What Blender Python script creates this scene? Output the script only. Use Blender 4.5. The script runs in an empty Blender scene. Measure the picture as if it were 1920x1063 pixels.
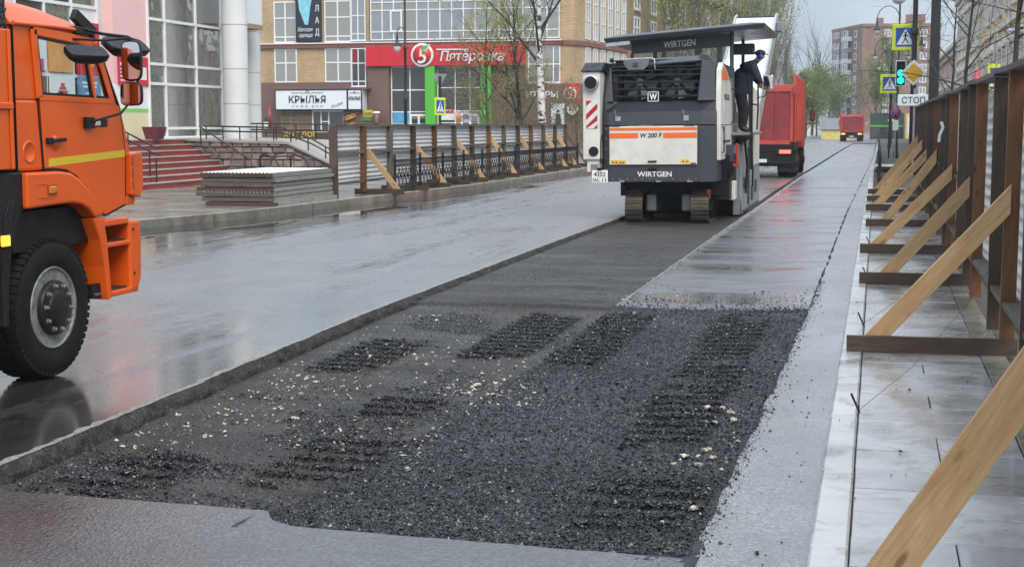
import bpy, math, random
import numpy as np
from mathutils import Vector, Matrix, Quaternion, noise as mnoise
R = math.radians
random.seed(7); RNG = np.random.default_rng(7)
S = bpy.context.scene
COL = S.collection

# ------------------------------------------------------------------ camera, sky, sun, exposure
cam = bpy.data.cameras.new('camera'); camo = bpy.data.objects.new('camera', cam); COL.objects.link(camo)
cam.sensor_width = 36; cam.lens = 36*2700/1920; cam.clip_start = .1; cam.clip_end = 3000
camo.location = (0, 0, 1.95); camo.rotation_euler = (R(90-6.33), 0, R(14.1525))
S.camera = camo

SUN_EL, SUN_AZ = 46, 148          # overcast: soft high sun behind the clouds
W = bpy.data.worlds.new('World'); S.world = W; W.use_nodes = True
nt = W.node_tree; nt.nodes.clear()
def wn(t): return nt.nodes.new(t)
sky = wn('ShaderNodeTexSky'); sky.sky_type = 'NISHITA'; sky.sun_disc = False
sky.sun_elevation = R(SUN_EL); sky.sun_rotation = R(SUN_AZ); sky.air_density = 1.2; sky.dust_density = 2.0
bg1 = wn('ShaderNodeBackground'); bg1.inputs['Strength'].default_value = .10
nt.links.new(sky.outputs[0], bg1.inputs['Color'])
tc = wn('ShaderNodeTexCoord')
mp = wn('ShaderNodeMapping'); mp.inputs['Scale'].default_value = (1.0, 1.0, 2.6)
nz = wn('ShaderNodeTexNoise'); nz.inputs['Scale'].default_value = 3.2; nz.inputs['Detail'].default_value = 7; nz.inputs['Roughness'].default_value = .55
nz.inputs['Distortion'].default_value = .35
nt.links.new(tc.outputs['Generated'], mp.inputs['Vector']); nt.links.new(mp.outputs[0], nz.inputs['Vector'])
rp = wn('ShaderNodeValToRGB')
rp.color_ramp.elements[0].position = .40; rp.color_ramp.elements[0].color = (.40, .465, .55, 1)
rp.color_ramp.elements[1].position = .61; rp.color_ramp.elements[1].color = (.74, .79, .86, 1)
e = rp.color_ramp.elements.new(.5); e.color = (.50, .58, .675, 1)
nt.links.new(nz.outputs['Fac'], rp.inputs['Fac'])
bg2 = wn('ShaderNodeBackground')
# overcast luminance: about three times brighter at the zenith than at the horizon
sxz = wn('ShaderNodeSeparateXYZ'); nt.links.new(tc.outputs['Generated'], sxz.inputs[0])
mxm = wn('ShaderNodeMath'); mxm.operation = 'MAXIMUM'; mxm.inputs[1].default_value = 0.; nt.links.new(sxz.outputs['Z'], mxm.inputs[0])
mad = wn('ShaderNodeMath'); mad.operation = 'MULTIPLY_ADD'; mad.inputs[1].default_value = 2.4*.51; mad.inputs[2].default_value = .51; nt.links.new(mxm.outputs[0], mad.inputs[0]); nt.links.new(mad.outputs[0], bg2.inputs['Strength'])
nt.links.new(rp.outputs[0], bg2.inputs['Color'])
mx = wn('ShaderNodeMixShader'); mx.inputs['Fac'].default_value = .94       # cloud cover
nt.links.new(bg1.outputs[0], mx.inputs[1]); nt.links.new(bg2.outputs[0], mx.inputs[2])
wo = wn('ShaderNodeOutputWorld'); nt.links.new(mx.outputs[0], wo.inputs['Surface'])

sl = bpy.data.lights.new('sun', 'SUN'); sl.energy = 1.5; sl.angle = R(35); sl.color = (1, .94, .85)
so = bpy.data.objects.new('sun', sl); COL.objects.link(so); so.location = (0, 0, 60)
sd = Vector((math.sin(R(SUN_AZ))*math.cos(R(SUN_EL)), math.cos(R(SUN_AZ))*math.cos(R(SUN_EL)), math.sin(R(SUN_EL))))
so.rotation_euler = sd.to_track_quat('Z', 'Y').to_euler()
V = S.view_settings; V.view_transform = 'Standard'; V.look = 'None'; V.gamma = 1; V.exposure = 0.95; V.use_curve_mapping = False

# ------------------------------------------------------------------ helpers
def tag(o, label=None, cat=None, group=None, kind=None):
    if label: o['label'] = label
    if cat: o['category'] = cat
    if group: o['group'] = group
    if kind: o['kind'] = kind
    return o
def thing(name, label, cat, loc=(0, 0, 0), rz=0, group=None):
    o = bpy.data.objects.new(name, None); COL.objects.link(o); o.empty_display_size = .2
    o.location = loc; o.rotation_euler = (0, 0, rz)
    return tag(o, label, cat, group)
def link(name, me, parent=None, loc=(0, 0, 0), rot=None, scale=None):
    o = bpy.data.objects.new(name, me); COL.objects.link(o); o.parent = parent; o.location = loc
    if rot is not None: o.rotation_euler = rot
    if scale is not None: o.scale = scale
    return o
def copy_tree(o, parent=None):
    c = o.copy(); COL.objects.link(c); c.parent = parent
    for ch in list(o.children): copy_tree(ch, c)
    return c
def frame_from(p0, p1, up=(0, 0, 1)):
    p0, p1 = Vector(p0), Vector(p1); x = (p1-p0).normalized(); z = Vector(up)
    if abs(x.dot(z)) > .999: z = Vector((0, 1, 0))
    y = z.cross(x).normalized(); z = x.cross(y)
    return x, y, z

class MB:
    def __init__(s): s.v = []; s.f = []; s.sm = []
    def add(s, vs, fs, smooth=False):
        n = len(s.v); s.v += [tuple(v) for v in vs]; s.f += [tuple(i+n for i in f) for f in fs]; s.sm += [smooth]*len(fs); return s
    def box(s, x0, x1, y0, y1, z0, z1):
        return s.add([(x0,y0,z0),(x1,y0,z0),(x1,y1,z0),(x0,y1,z0),(x0,y0,z1),(x1,y0,z1),(x1,y1,z1),(x0,y1,z1)],
                     [(0,3,2,1),(4,5,6,7),(0,1,5,4),(1,2,6,5),(2,3,7,6),(3,0,4,7)])
    def cbox(s, c, d): return s.box(c[0]-d[0]/2, c[0]+d[0]/2, c[1]-d[1]/2, c[1]+d[1]/2, c[2]-d[2]/2, c[2]+d[2]/2)
    def beam(s, p0, p1, w, h, up=(0, 0, 1)):
        x, y, z = frame_from(p0, p1, up); p0, p1 = Vector(p0), Vector(p1); a, b = y*w/2, z*h/2
        return s.add([p0-a-b, p1-a-b, p1+a-b, p0+a-b, p0-a+b, p1-a+b, p1+a+b, p0+a+b],
                     [(0,3,2,1),(4,5,6,7),(0,1,5,4),(1,2,6,5),(2,3,7,6),(3,0,4,7)])
    def prism(s, poly, ax, a, b):
        # poly in the other two axes (cyclic order); ax 0: (y,z), 1: (x,z), 2: (x,y)
        def mk(u, w, t): return [(t,u,w),(u,t,w),(u,w,t)][ax]
        n = len(poly); vs = [mk(u, w, a) for u, w in poly]+[mk(u, w, b) for u, w in poly]
        return s.add(vs, [tuple(range(n))[::-1], tuple(range(n, 2*n))]+[(i, (i+1) % n, n+(i+1) % n, n+i) for i in range(n)])
    def loft(s, rings, cap=True, smooth=False):
        n = len(rings[0]); vs = [p for r in rings for p in r]
        fs = [(k*n+i, k*n+(i+1) % n, (k+1)*n+(i+1) % n, (k+1)*n+i) for k in range(len(rings)-1) for i in range(n)]
        s.add(vs, fs, smooth)
        if cap:
            s.add(rings[0], [tuple(range(n))[::-1]]); s.add(rings[-1], [tuple(range(n))])
        return s
    def tube(s, pts, r, n=8, cap=True):
        pts = [Vector(p) for p in pts]; rr = r if isinstance(r, (list, tuple)) else [r]*len(pts); rings = []
        ref = None
        for i, p in enumerate(pts):
            t = (pts[min(i+1, len(pts)-1)]-pts[max(i-1, 0)]).normalized()
            if ref is None: ref = Vector((0, 0, 1)) if abs(t.z) < .9 else Vector((1, 0, 0))
            y = (ref-t*ref.dot(t)).normalized(); z = t.cross(y); ref = y
            rings.append([tuple(p+(y*math.cos(2*math.pi*k/n)+z*math.sin(2*math.pi*k/n))*rr[i]) for k in range(n)])
        return s.loft(rings, cap, True)
    def cyl(s, p0, p1, r, r1=None, n=16): return s.tube([p0, p1], [r, r if r1 is None else r1], n)
    def lathe(s, prof, o=(0, 0, 0), ax=2, n=24, smooth=True):
        # prof: (radius, along axis)
        rings = []
        for r, h in prof:
            ring = []
            for k in range(n):
                a = 2*math.pi*k/n; c, d = r*math.cos(a), r*math.sin(a)
                p = [(h, c, d), (c, h, d), (c, d, h)][ax]; ring.append((p[0]+o[0], p[1]+o[1], p[2]+o[2]))
            rings.append(ring)
        return s.loft(rings, True, smooth)
    def ball(s, c, r, n=12, m=7):
        rx, ry, rz = r if isinstance(r, (list, tuple)) else (r, r, r)
        rings = [[(c[0]+rx*math.sin(t)*math.cos(2*math.pi*k/n), c[1]+ry*math.sin(t)*math.sin(2*math.pi*k/n), c[2]-rz*math.cos(t)) for k in range(n)]
                 for t in [math.pi*(i+.15)/(m-.7) for i in range(m)]]
        return s.loft(rings, True, True)
    def ring(s, c, r, t, ax=0, n=20):
        pts = []
        for k in range(n):
            a = 2*math.pi*k/n; u, w = r*math.cos(a), r*math.sin(a)
            pts.append(Vector([(0,u,w),(u,0,w),(u,w,0)][ax])+Vector(c))
        rings = []
        nn = Vector([(1,0,0),(0,1,0),(0,0,1)][ax])
        for p in pts:
            d = (p-Vector(c)).normalized(); rings.append([tuple(p+d*t), tuple(p+nn*t), tuple(p-d*t), tuple(p-nn*t)])
        rings.append(rings[0]); return s.loft(rings, False, True)
    def text(s, body, size, o, ux=(1, 0, 0), uy=(0, 0, 1), depth=.004, bold=0, shear=0, sx=1., align='CENTER', width=None):
        c = bpy.data.curves.new('txt', 'FONT'); c.body = body; c.size = 1; c.align_x = align; c.extrude = .5; c.offset = bold; c.shear = shear; c.resolution_u = 3
        t = bpy.data.objects.new('txt', c); COL.objects.link(t)
        me = bpy.data.meshes.new_from_object(t.evaluated_get(bpy.context.evaluated_depsgraph_get()))
        ux, uy = Vector(ux).normalized(), Vector(uy).normalized(); uz = ux.cross(uy); o = Vector(o)
        if width:
            xs = [v.co.x for v in me.vertices]; w = max(xs)-min(xs); sx = width/(w*size); 
        n = len(s.v)
        for v in me.vertices: s.v.append(tuple(o+ux*v.co.x*size*sx+uy*v.co.y*size+uz*(v.co.z+.5)*depth))
        for p in me.polygons: s.f.append(tuple(i+n for i in p.vertices)); s.sm.append(False)
        bpy.data.objects.remove(t); bpy.data.meshes.remove(me); bpy.data.curves.remove(c); return s
    def mesh(s, name, mat):
        me = bpy.data.meshes.new(name); me.from_pydata(s.v, [], s.f)
        me.materials.append(mat)
        me.polygons.foreach_set('use_smooth', s.sm); me.update(); return me
    def build(s, name, mat, parent=None, bevel=0, world=False, seg=1, loc=(0, 0, 0), rot=None):
        me = s.mesh(name, mat)
        o = link(name, me, parent, loc, rot)
        if world and parent is not None: o.location = Vector(loc)-parent.location
        if bevel:
            b = o.modifiers.new('bevel', 'BEVEL'); b.width = bevel; b.segments = seg; b.limit_method = 'ANGLE'; b.angle_limit = R(40); b.harden_normals = False
        return o
def raw_mesh(name, V_, F_, mat, smooth=False):
    # V_ (n,3) float array, F_ (m,k) int array of equal face size
    me = bpy.data.meshes.new(name); V_ = np.ascontiguousarray(V_, dtype=np.float32); F_ = np.ascontiguousarray(F_, dtype=np.int32)
    k = F_.shape[1]; me.vertices.add(len(V_)); me.vertices.foreach_set('co', V_.ravel())
    me.loops.add(F_.size); me.loops.foreach_set('vertex_index', F_.ravel())
    me.polygons.add(len(F_)); me.polygons.foreach_set('loop_start', np.arange(0, F_.size, k, dtype=np.int32))
    me.polygons.foreach_set('use_smooth', np.full(len(F_), smooth)); me.materials.append(mat); me.update(calc_edges=True); me.validate(); return me
PLANK = {}
def plank(name, p0, p1, w, t, mat, parent=None, up=(0, 0, 1), ploc=None):
    """board from p0 to p1, width w across, thickness t along 'up'; mesh data shared by size, grain along local x"""
    p0, p1 = Vector(p0), Vector(p1); L = (p1-p0).length; key = (round(L, 3), round(w, 3), round(t, 3), mat.name)
    if key not in PLANK: PLANK[key] = MB().box(0, L, -w/2, w/2, -t/2, t/2).mesh(name, mat)
    x, y, z = frame_from(p0, p1, up); o = link(name, PLANK[key], parent)
    m = Matrix((x, y, z)).transposed(); o.rotation_euler = m.to_euler(); o.location = p0-(Vector(ploc) if ploc else Vector())
    return o

# ------------------------------------------------------------------ materials
class NT:
    def __init__(s, name):
        s.m = bpy.data.materials.new(name); s.m.use_nodes = True; s.t = s.m.node_tree; s.t.nodes.clear()
        s.b = s.n('ShaderNodeBsdfPrincipled'); s.o = s.n('ShaderNodeOutputMaterial'); s.l(s.b.outputs[0], s.o.inputs['Surface'])
    def n(s, t, **k):
        x = s.t.nodes.new(t)
        for a, b in k.items(): setattr(x, a, b)
        return x
    def l(s, a, b): s.t.links.new(a, b)
    def val(s, k, v): s.b.inputs[k].default_value = v
    def pos(s, obj=False, scale=(1, 1, 1)):
        v = s.n('ShaderNodeTexCoord').outputs['Object'] if obj else s.n('ShaderNodeNewGeometry').outputs['Position']
        m = s.n('ShaderNodeMapping'); m.inputs['Scale'].default_value = scale; s.l(v, m.inputs['Vector']); return m.outputs[0]
    def noise(s, vec, scale, detail=4, rough=.55, dist=0):
        x = s.n('ShaderNodeTexNoise'); x.inputs['Scale'].default_value = scale; x.inputs['Detail'].default_value = detail
        x.inputs['Roughness'].default_value = rough; x.inputs['Distortion'].default_value = dist; s.l(vec, x.inputs['Vector']); return x.outputs['Fac']
    def voro(s, vec, scale, feature='F1', out='Distance', rnd=1):
        x = s.n('ShaderNodeTexVoronoi'); x.feature = feature; x.inputs['Scale'].default_value = scale; x.inputs['Randomness'].default_value = rnd; s.l(vec, x.inputs['Vector']); return x.outputs[out]
    def ramp(s, fac, stops, interp='LINEAR'):
        x = s.n('ShaderNodeValToRGB'); x.color_ramp.interpolation = interp; el = x.color_ramp.elements
        while len(el) < len(stops): el.new(.5)
        for e, (p, c) in zip(el, stops):
            e.position = p; e.color = (*c, 1) if isinstance(c, (tuple, list)) else (c, c, c, 1)
        s.l(fac, x.inputs['Fac']); return x.outputs['Color']
    def math(s, op, a, b=0, c=0, clamp=False):
        x = s.n('ShaderNodeMath', operation=op); x.use_clamp = clamp
        for i, q in enumerate((a, b, c)):
            if isinstance(q, (int, float)): x.inputs[i].default_value = q
            else: s.l(q, x.inputs[i])
        return x.outputs[0]
    def mix(s, fac, a, b, mode='MIX'):
        x = s.n('ShaderNodeMix', data_type='RGBA', blend_type=mode)
        for i, q in ((0, fac), (6, a), (7, b)):
            if isinstance(q, (int, float)): x.inputs[i].default_value = q if i == 0 else (q, q, q, 1)
            elif isinstance(q, (tuple, list)): x.inputs[i].default_value = (*q, 1)
            else: s.l(q, x.inputs[i])
        return x.outputs[2]
    def bump(s, h, strength=.3, dist=.01, prev=None):
        x = s.n('ShaderNodeBump'); x.inputs['Strength'].default_value = strength; x.inputs['Distance'].default_value = dist; s.l(h, x.inputs['Height'])
        if prev is not None: s.l(prev, x.inputs['Normal'])
        return x.outputs[0]
    def sep(s, vec):
        x = s.n('ShaderNodeSeparateXYZ'); s.l(vec, x.inputs[0]); return x.outputs
    def set(s, **k):
        for a, q in k.items():
            inp = s.b.inputs[{'color': 'Base Color', 'rough': 'Roughness', 'normal': 'Normal', 'metal': 'Metallic', 'spec': 'Specular IOR Level', 'coat': 'Coat Weight', 'coatr': 'Coat Roughness', 'alpha': 'Alpha', 'emis': 'Emission Color', 'emst': 'Emission Strength', 'trans': 'Transmission Weight'}[a]]
            if isinstance(q, (int, float)): inp.default_value = q
            elif isinstance(q, (tuple, list)): inp.default_value = (*q, 1)
            else: s.l(q, inp)
        return s
MATS = {}
def paint(name, c, rough=.45, var=.18, scale=3., metal=0, bump=0., bscale=40., coat=0., dirt=0., dirtc=(.12, .10, .08), spec=.5):
    """plain procedural paint/plastic/stone: tone noise, optional fine relief and dirt blotches"""
    if name in MATS: return MATS[name]
    s = NT(name); p = s.pos(); n = s.noise(p, scale, 5)
    lo = tuple(x*(1-var) for x in c); hi = tuple(min(1, x*(1+var)) for x in c)
    col = s.ramp(n, [(.3, lo), (.7, hi)])
    if dirt:
        d = s.noise(p, scale*2.3, 8, .68); col = s.mix(s.math('MULTIPLY', s.ramp(d, [(.46, 0), (.72, 1)]), dirt), col, dirtc)
    s.set(color=col, metal=metal, spec=spec)
    r = s.ramp(s.noise(p, scale*1.7, 4), [(.3, max(0, rough-.1)), (.7, min(1, rough+.1))]); s.set(rough=r)
    if coat: s.set(coat=coat, coatr=.06)
    if bump: s.set(normal=s.bump(s.noise(p, bscale, 5, .6), bump, .01))
    MATS[name] = s.m; return s.m
def glass_facade(name, c=(.05, .06, .065), wav=.25, ior=2.4):
    if name in MATS: return MATS[name]
    s = NT(name); p = s.pos(); s.set(color=c, rough=.03, spec=.9, normal=s.bump(s.noise(p, .9, 2), wav, .06)); s.val('IOR', ior)
    MATS[name] = s.m; return s.m
def glow(name, c, st):
    s = NT(name); s.set(color=c, emis=c, emst=st, rough=.3); return s.m
def wood(name, dark, light, rough=.6, knots=True, wet=0.):
    s = NT(name); oi = s.n('ShaderNodeObjectInfo'); tcn = s.n('ShaderNodeTexCoord').outputs['Object']
    off = s.n('ShaderNodeVectorMath', operation='ADD'); s.l(tcn, off.inputs[0])
    cx = s.n('ShaderNodeCombineXYZ')
    for i in range(3): s.l(s.math('MULTIPLY', oi.outputs['Random'], 13.7*(i+1)), cx.inputs[i])
    s.l(cx.outputs[0], off.inputs[1])
    mpn = s.n('ShaderNodeMapping'); mpn.inputs['Scale'].default_value = (1.1, 13, 13); s.l(off.outputs[0], mpn.inputs['Vector'])
    g = s.noise(mpn.outputs[0], 2.2, 6, .6, .9); fine = s.noise(mpn.outputs[0], 9, 4, .6)
    f = s.math('ADD', s.math('MULTIPLY', g, .7), s.math('MULTIPLY', fine, .3))
    col = s.ramp(f, [(.32, dark), (.52, tuple((a+b)/2 for a, b in zip(dark, light))), (.7, light)])
    tone = s.ramp(oi.outputs['Random'], [(0, .72), (1, 1.2)]); col = s.mix(1., col, tone, 'MULTIPLY')
    if knots:
        mk = s.n('ShaderNodeMapping'); mk.inputs['Scale'].default_value = (1.6, 5, 5); s.l(off.outputs[0], mk.inputs['Vector'])
        k = s.voro(mk.outputs[0], 1.5); col = s.mix(s.ramp(k, [(.07, 1), (.15, 0)]), col, tuple(x*.45 for x in dark))
    s.set(color=col, rough=s.ramp(fine, [(.3, rough-.15), (.7, rough+.1)]), normal=s.bump(f, .25, .004)); return s.m
# ------------------------------------------------------------------ the ground, the road and the milled trench
def asphalt(name, base, rlo, rhi, agg=90., bump=.35, wetscale=.35, puddle=0., tint=(1, .97, .93), rr=(.38, .64), film=.12, fd=.004, drain=False):
    """wet asphalt: aggregate speckle, a film of water whose smoothness changes in patches, optional standing puddles"""
    s = NT(name); p = s.pos(); pz = s.pos(scale=(1, .35, 1))
    vd = s.voro(p, agg); vc = s.sep(s.voro(p, agg, out='Color'))[0]; n1 = s.noise(p, 1.3, 6, .6); fine = s.noise(p, agg*2.2, 3)
    col = s.ramp(vc, [(0, tuple(base*.45*t for t in tint)), (.6, tuple(base*t for t in tint)), (.93, tuple(base*1.5*t for t in tint)), (1, tuple(min(.4, base*2.2)*t for t in tint))])
    col = s.mix(1., col, s.ramp(n1, [(.3, .75), (.7, 1.25)]), 'MULTIPLY')
    w = s.noise(pz, wetscale, 6, .62, .4)
    if drain:        # the crown of the lane has drained, water lies towards the left kerb and in the near hollow
        q = s.sep(p); cr = s.ramp(s.math('MULTIPLY', s.math('ADD', q[0], 14.), 1/9.), [(.22, 0), (.5, 1)]); nr = s.ramp(s.math('MULTIPLY', s.math('SUBTRACT', q[1], 8.), 1/10.), [(.05, 0), (.75, 1)])
        w = s.math('ADD', s.math('MULTIPLY', w, .8), s.math('MULTIPLY', s.math('SUBTRACT', s.math('MULTIPLY', cr, nr), .5), .34)); w = s.math('ADD', w, .065)
        stk = s.noise(s.pos(scale=(2.6, .16, 1)), 1., 5, .6, .3); mot = s.noise(s.pos(scale=(1.6, .7, 1)), 3.4, 6, .7); w = s.math('ADD', w, s.math('ADD', s.math('MULTIPLY', s.math('SUBTRACT', stk, .5), .55), s.math('MULTIPLY', s.math('SUBTRACT', mot, .5), .5)))
    wet = s.ramp(w, [(rr[0], 0), (rr[1], 1)])
    if drain:
        col = s.mix(wet, col, s.mix(1., col, 3.4, 'MULTIPLY'))          # drained asphalt is paler than soaked asphalt
        silt = s.ramp(s.noise(s.pos(scale=(1.2, .22, 1)), .8, 6, .65, .5), [(.52, 0), (.66, 1)]); col = s.mix(s.math('MULTIPLY', silt, .6), col, (.085, .068, .048))
    rough = s.math('ADD', rlo, s.math('MULTIPLY', wet, rhi-rlo))
    hgt = s.math('ADD', s.math('MULTIPLY', vd, .7), s.math('MULTIPLY', fine, .3))
    bst = s.math('MULTIPLY', s.math('ADD', .25, s.math('MULTIPLY', wet, .75)), bump)
    b = s.n('ShaderNodeBump'); b.inputs['Distance'].default_value = .006; s.l(hgt, b.inputs['Height'])
    if puddle:
        pud = s.ramp(s.noise(s.pos(scale=(1, .28, 1)), .42, 5, .5, .3), [(.54, 0), (.70, 1)])
        pf = s.math('MULTIPLY', pud, puddle); inv = s.math('SUBTRACT', 1, pf)
        bst = s.math('MULTIPLY', bst, inv); rough = s.math('MULTIPLY', rough, s.math('ADD', .1, s.math('MULTIPLY', inv, .9)))
        col = s.mix(pf, col, (.035, .032, .028))
    s.l(bst, b.inputs['Strength']); s.set(color=col, rough=s.math('ADD', rough, .18), normal=b.outputs[0], spec=.5)
    # the water film: its own smoother surface
    cn = s.bump(s.math('ADD', s.math('MULTIPLY', hgt, .5), s.math('MULTIPLY', s.noise(p, 9, 3), .5)), film, fd)
    s.l(cn, s.b.inputs['Coat Normal']); s.set(coat=1., coatr=s.math('MULTIPLY', rough, .85)); s.val('Coat IOR', 1.5); return s.m
M_ROAD = asphalt('wet_asphalt', .030, .07, .43, 75, .5, .30, .45, film=.14, drain=True)
M_STRIP = asphalt('wet_asphalt_strip', .12, .2, .42, 85, .35, .5, 0, (1, .99, .97))
M_NEAR = asphalt('coarse_wet_asphalt', .05, .12, .34, 70, 1., .6, 0, film=1., fd=.012)
M_EARTH = paint('subsoil', (.06, .055, .05), .9)

MB().add([(-300, -60, -.35), (300, -60, -.35), (300, 800, -.35), (-300, 800, -.35)], [(0, 1, 2, 3)]).build('ground', paint('ground_soil', (.10, .095, .085), .8, bump=.3))
tag(bpy.data.objects['ground'], kind='structure')

def pn(x, y, s=1., z=0.): return mnoise.noise(Vector((x*s, y*s, z)))
def edgeL(y):      # left wall of the trench
    if y < 33.2: b = np.interp(y, [6.3, 9, 14, 22, 33], [-4.80, -4.88, -5.08, -5.14, -5.14])
    else: b = np.interp(y, [33.2, 42, 60, 80, 114, 150], [-2.80, -2.86, -2.80, -2.72, -2.55, -2.3])
    return float(b)+.022*pn(0, y, 2.1, 3)+.012*pn(0, y, 9, 5)
def edgeR(y):
    b = np.interp(y, [6.3, 10, 17, 33, 57, 96, 150], [-.76, -.70, -.63, -.58, -.40, -.10, .0])
    return float(b)+.02*pn(5, y, 1.7, 7)+.014*pn(5, y, 8, 1)
def edgeF(x):      # near edge of the trench
    b = np.interp(x, [-5, -2.95, -2.86, -2.7, -.7], [6.66, 6.62, 6.46, 6.38, 6.32])
    return float(b)+.012*pn(x, 2, 4, 2)+.008*pn(x, 2, 17, 2)
TOE = 150.
# road sheets round the trench, each at z = 0
def sheet(name, ptsA, ptsB, mat, z=0., label=None):
    m = MB(); n = len(ptsA); m.add([(x, y, z) for x, y in ptsA]+[(x, y, z) for x, y in ptsB], [(i, n+i, n+i+1, i+1) for i in range(n-1)])
    o = m.build(name, mat); tag(o, kind='structure'); return o
yy = np.unique(np.concatenate([np.arange(6.66, 33.2, .05), [33.2]])); yf = np.concatenate([np.arange(33.2, 70, .2), np.arange(70, TOE+.1, 1.0)])
road_l = [(edgeL(y), y) for y in yy]+[(edgeL(y+.001), y) for y in yf]
xs = np.arange(-4.8, -.755, .03)
near = [(x, edgeF(x)) for x in xs]
KL = [(-40, -14.6), (10, -14.4), (20, -13.8), (24.5, -13.3), (27, -12.7), (29, -12.42), (32, -12.28), (34.6, -12.0), (37.4, -11.75), (41.8, -11.48), (60, -11.4), (118, -11.3)]   # (y, x) of the left kerb face
def kerbX(y): return float(np.interp(y, [a for a, _ in KL], [b for _, b in KL]))
sheet('road', [(-16, y) for _, y in road_l], road_l, M_ROAD)
sheet('road_near', [(x, -25) for x, _ in near][::-1], near[::-1], M_NEAR)
sheet('road_near_left', [(-16, -25), (-16, 6.66)], [(-4.8, -25), (-4.8, edgeF(-4.8)+.0)], M_NEAR)
strip = [(edgeR(y), y) for y in np.concatenate([np.arange(6.32, 34, .05), np.arange(34, TOE+.1, .4)])]
sheet('road_strip', strip, [(-.2, y) if y < 60 else (float(np.interp(y, [60, 150], [-.2, .3])), y) for _, y in strip], M_STRIP)
sheet('road_strip_near', [(-.755, -25), (-.76, edgeF(-.76))], [(-.2, -25), (-.2, 6.32)], M_STRIP)
sheet('road_far', [(-60, TOE), (-60, 420)], [(40, TOE), (40, 420)], M_ROAD, -.004)
sheet('road_far_left', [(-60, 118), (-60, TOE)], [(-16, 118), (-16, TOE)], M_ROAD, -.004)

# --- milled floor: height field, loose millings, cut walls
def smooth(a, b, x): t = np.clip((x-a)/(b-a), 0, 1); return t*t*(3-2*t)
def fbm(X, Y, s, seed, oct=4):
    # cheap value noise on arrays
    out = np.zeros_like(X); amp = 1.; tot = 0
    r = np.random.default_rng(seed); tab = r.random((256, 256))
    for o in range(oct):
        u, v = X*s, Y*s; iu, iv = np.floor(u).astype(int), np.floor(v).astype(int); fu, fv = u-iu, v-iv
        fu, fv = fu*fu*(3-2*fu), fv*fv*(3-2*fv)
        a = tab[iu % 256, iv % 256]; b = tab[(iu+1) % 256, iv % 256]; c = tab[iu % 256, (iv+1) % 256]; d = tab[(iu+1) % 256, (iv+1) % 256]
        out += amp*((a*(1-fu)+b*fu)*(1-fv)+(c*(1-fu)+d*fu)*fv); tot += amp; amp *= .5; s *= 2.03
    return out/tot
def lane_seam(Y): return np.interp(Y, [6.3, 8.7, 11.4, 31, 48], [-3.0, -2.80, -2.72, -2.76, -2.78])
def loose_mask(X, Y):
    """where loose millings lie (0..1)"""
    n = fbm(X, Y, .9, 11, 4); sm = lane_seam(Y)
    right = (X > sm+.02)*smooth(16.0, 15.3, Y+(n-.5)*1.6)
    far = smooth(-4.9, -4.4, X)
    left = (X <= sm)*np.clip((smooth(.56, .66, n)*smooth(15.2, 14.4, Y)+smooth(7.4, 6.9, Y)*.5+.06), 0, 1)*smooth(15.6, 15.2, Y)*far
    return np.clip(right*np.clip(.75+(n-.4), .3, 1)+left, 0, 1)
PRINTS = [(-3.18, .36, 7.4, 8.9), (-4.25, .36, 6.9, 8.1), (-3.27, .34, 12.0, 15.2), (-4.34, .34, 11.0, 13.0), (-1.28, .30, 8.6, 15.2), (-2.46, .28, 11.5, 15.4), (-1.15, .34, 6.7, 8.0), (-3.3, .3, 9.2, 10.1), (-4.3, .3, 17, 23), (-3.2, .3, 16, 22)]
def floor_z(X, Y):
    sm = lane_seam(Y); left = X < sm
    z = np.where(left, -.105, -.075)
    z = z+np.where(left, .0, .0)
    z = z+.028*np.exp(-((X-sm)/.045)**2)                                                # ridge at the seam between two passes
    z = np.where(left & (Y > 15.62+.04*np.sin(X*3)), z+.035, z)                        # unmilled step across the left pass
    z = z+.03*smooth(-1.6, -.7, X)*(1-smooth(30, 34, Y))                               # rises towards the right edge
    z = z+.045*smooth(7.2, 6.45, Y)                                                    # feathers out at the near edge
    n = fbm(X, Y, 2.3, 3, 5)-.5; f = fbm(X, Y, 22, 5, 3)-.5
    lm = loose_mask(X, Y)
    z = z+.018*n*np.where(Y < 15.7, 1, .35)+f*(.006+.012*lm)
    # cross-wise prints of crawler plates, in bands where the crawlers ran
    ph = Y*2*math.pi/.235+.8*(fbm(X, Y, 1.1, 21, 2)-.5)*4+X*.5
    rid = (.5+.5*np.cos(ph))**1.6                                                    # grooves between flat plates
    msk = np.zeros_like(X); brk = fbm(X, Y, 1.7, 47, 3)
    for xc, xw, y0, y1 in PRINTS: msk = np.maximum(msk, smooth(xw*1.15, xw*.8, np.abs(X-xc))*smooth(y0-.3, y0+.15, Y)*smooth(y1+.3, y1-.15, Y))
    z = z-.065*rid*msk*smooth(.30, .46, brk)*np.where(Y < 15.7, 1, .3)
    z = z+.008*lm*(fbm(X, Y, 60, 9, 2)-.3)
    return z
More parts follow.
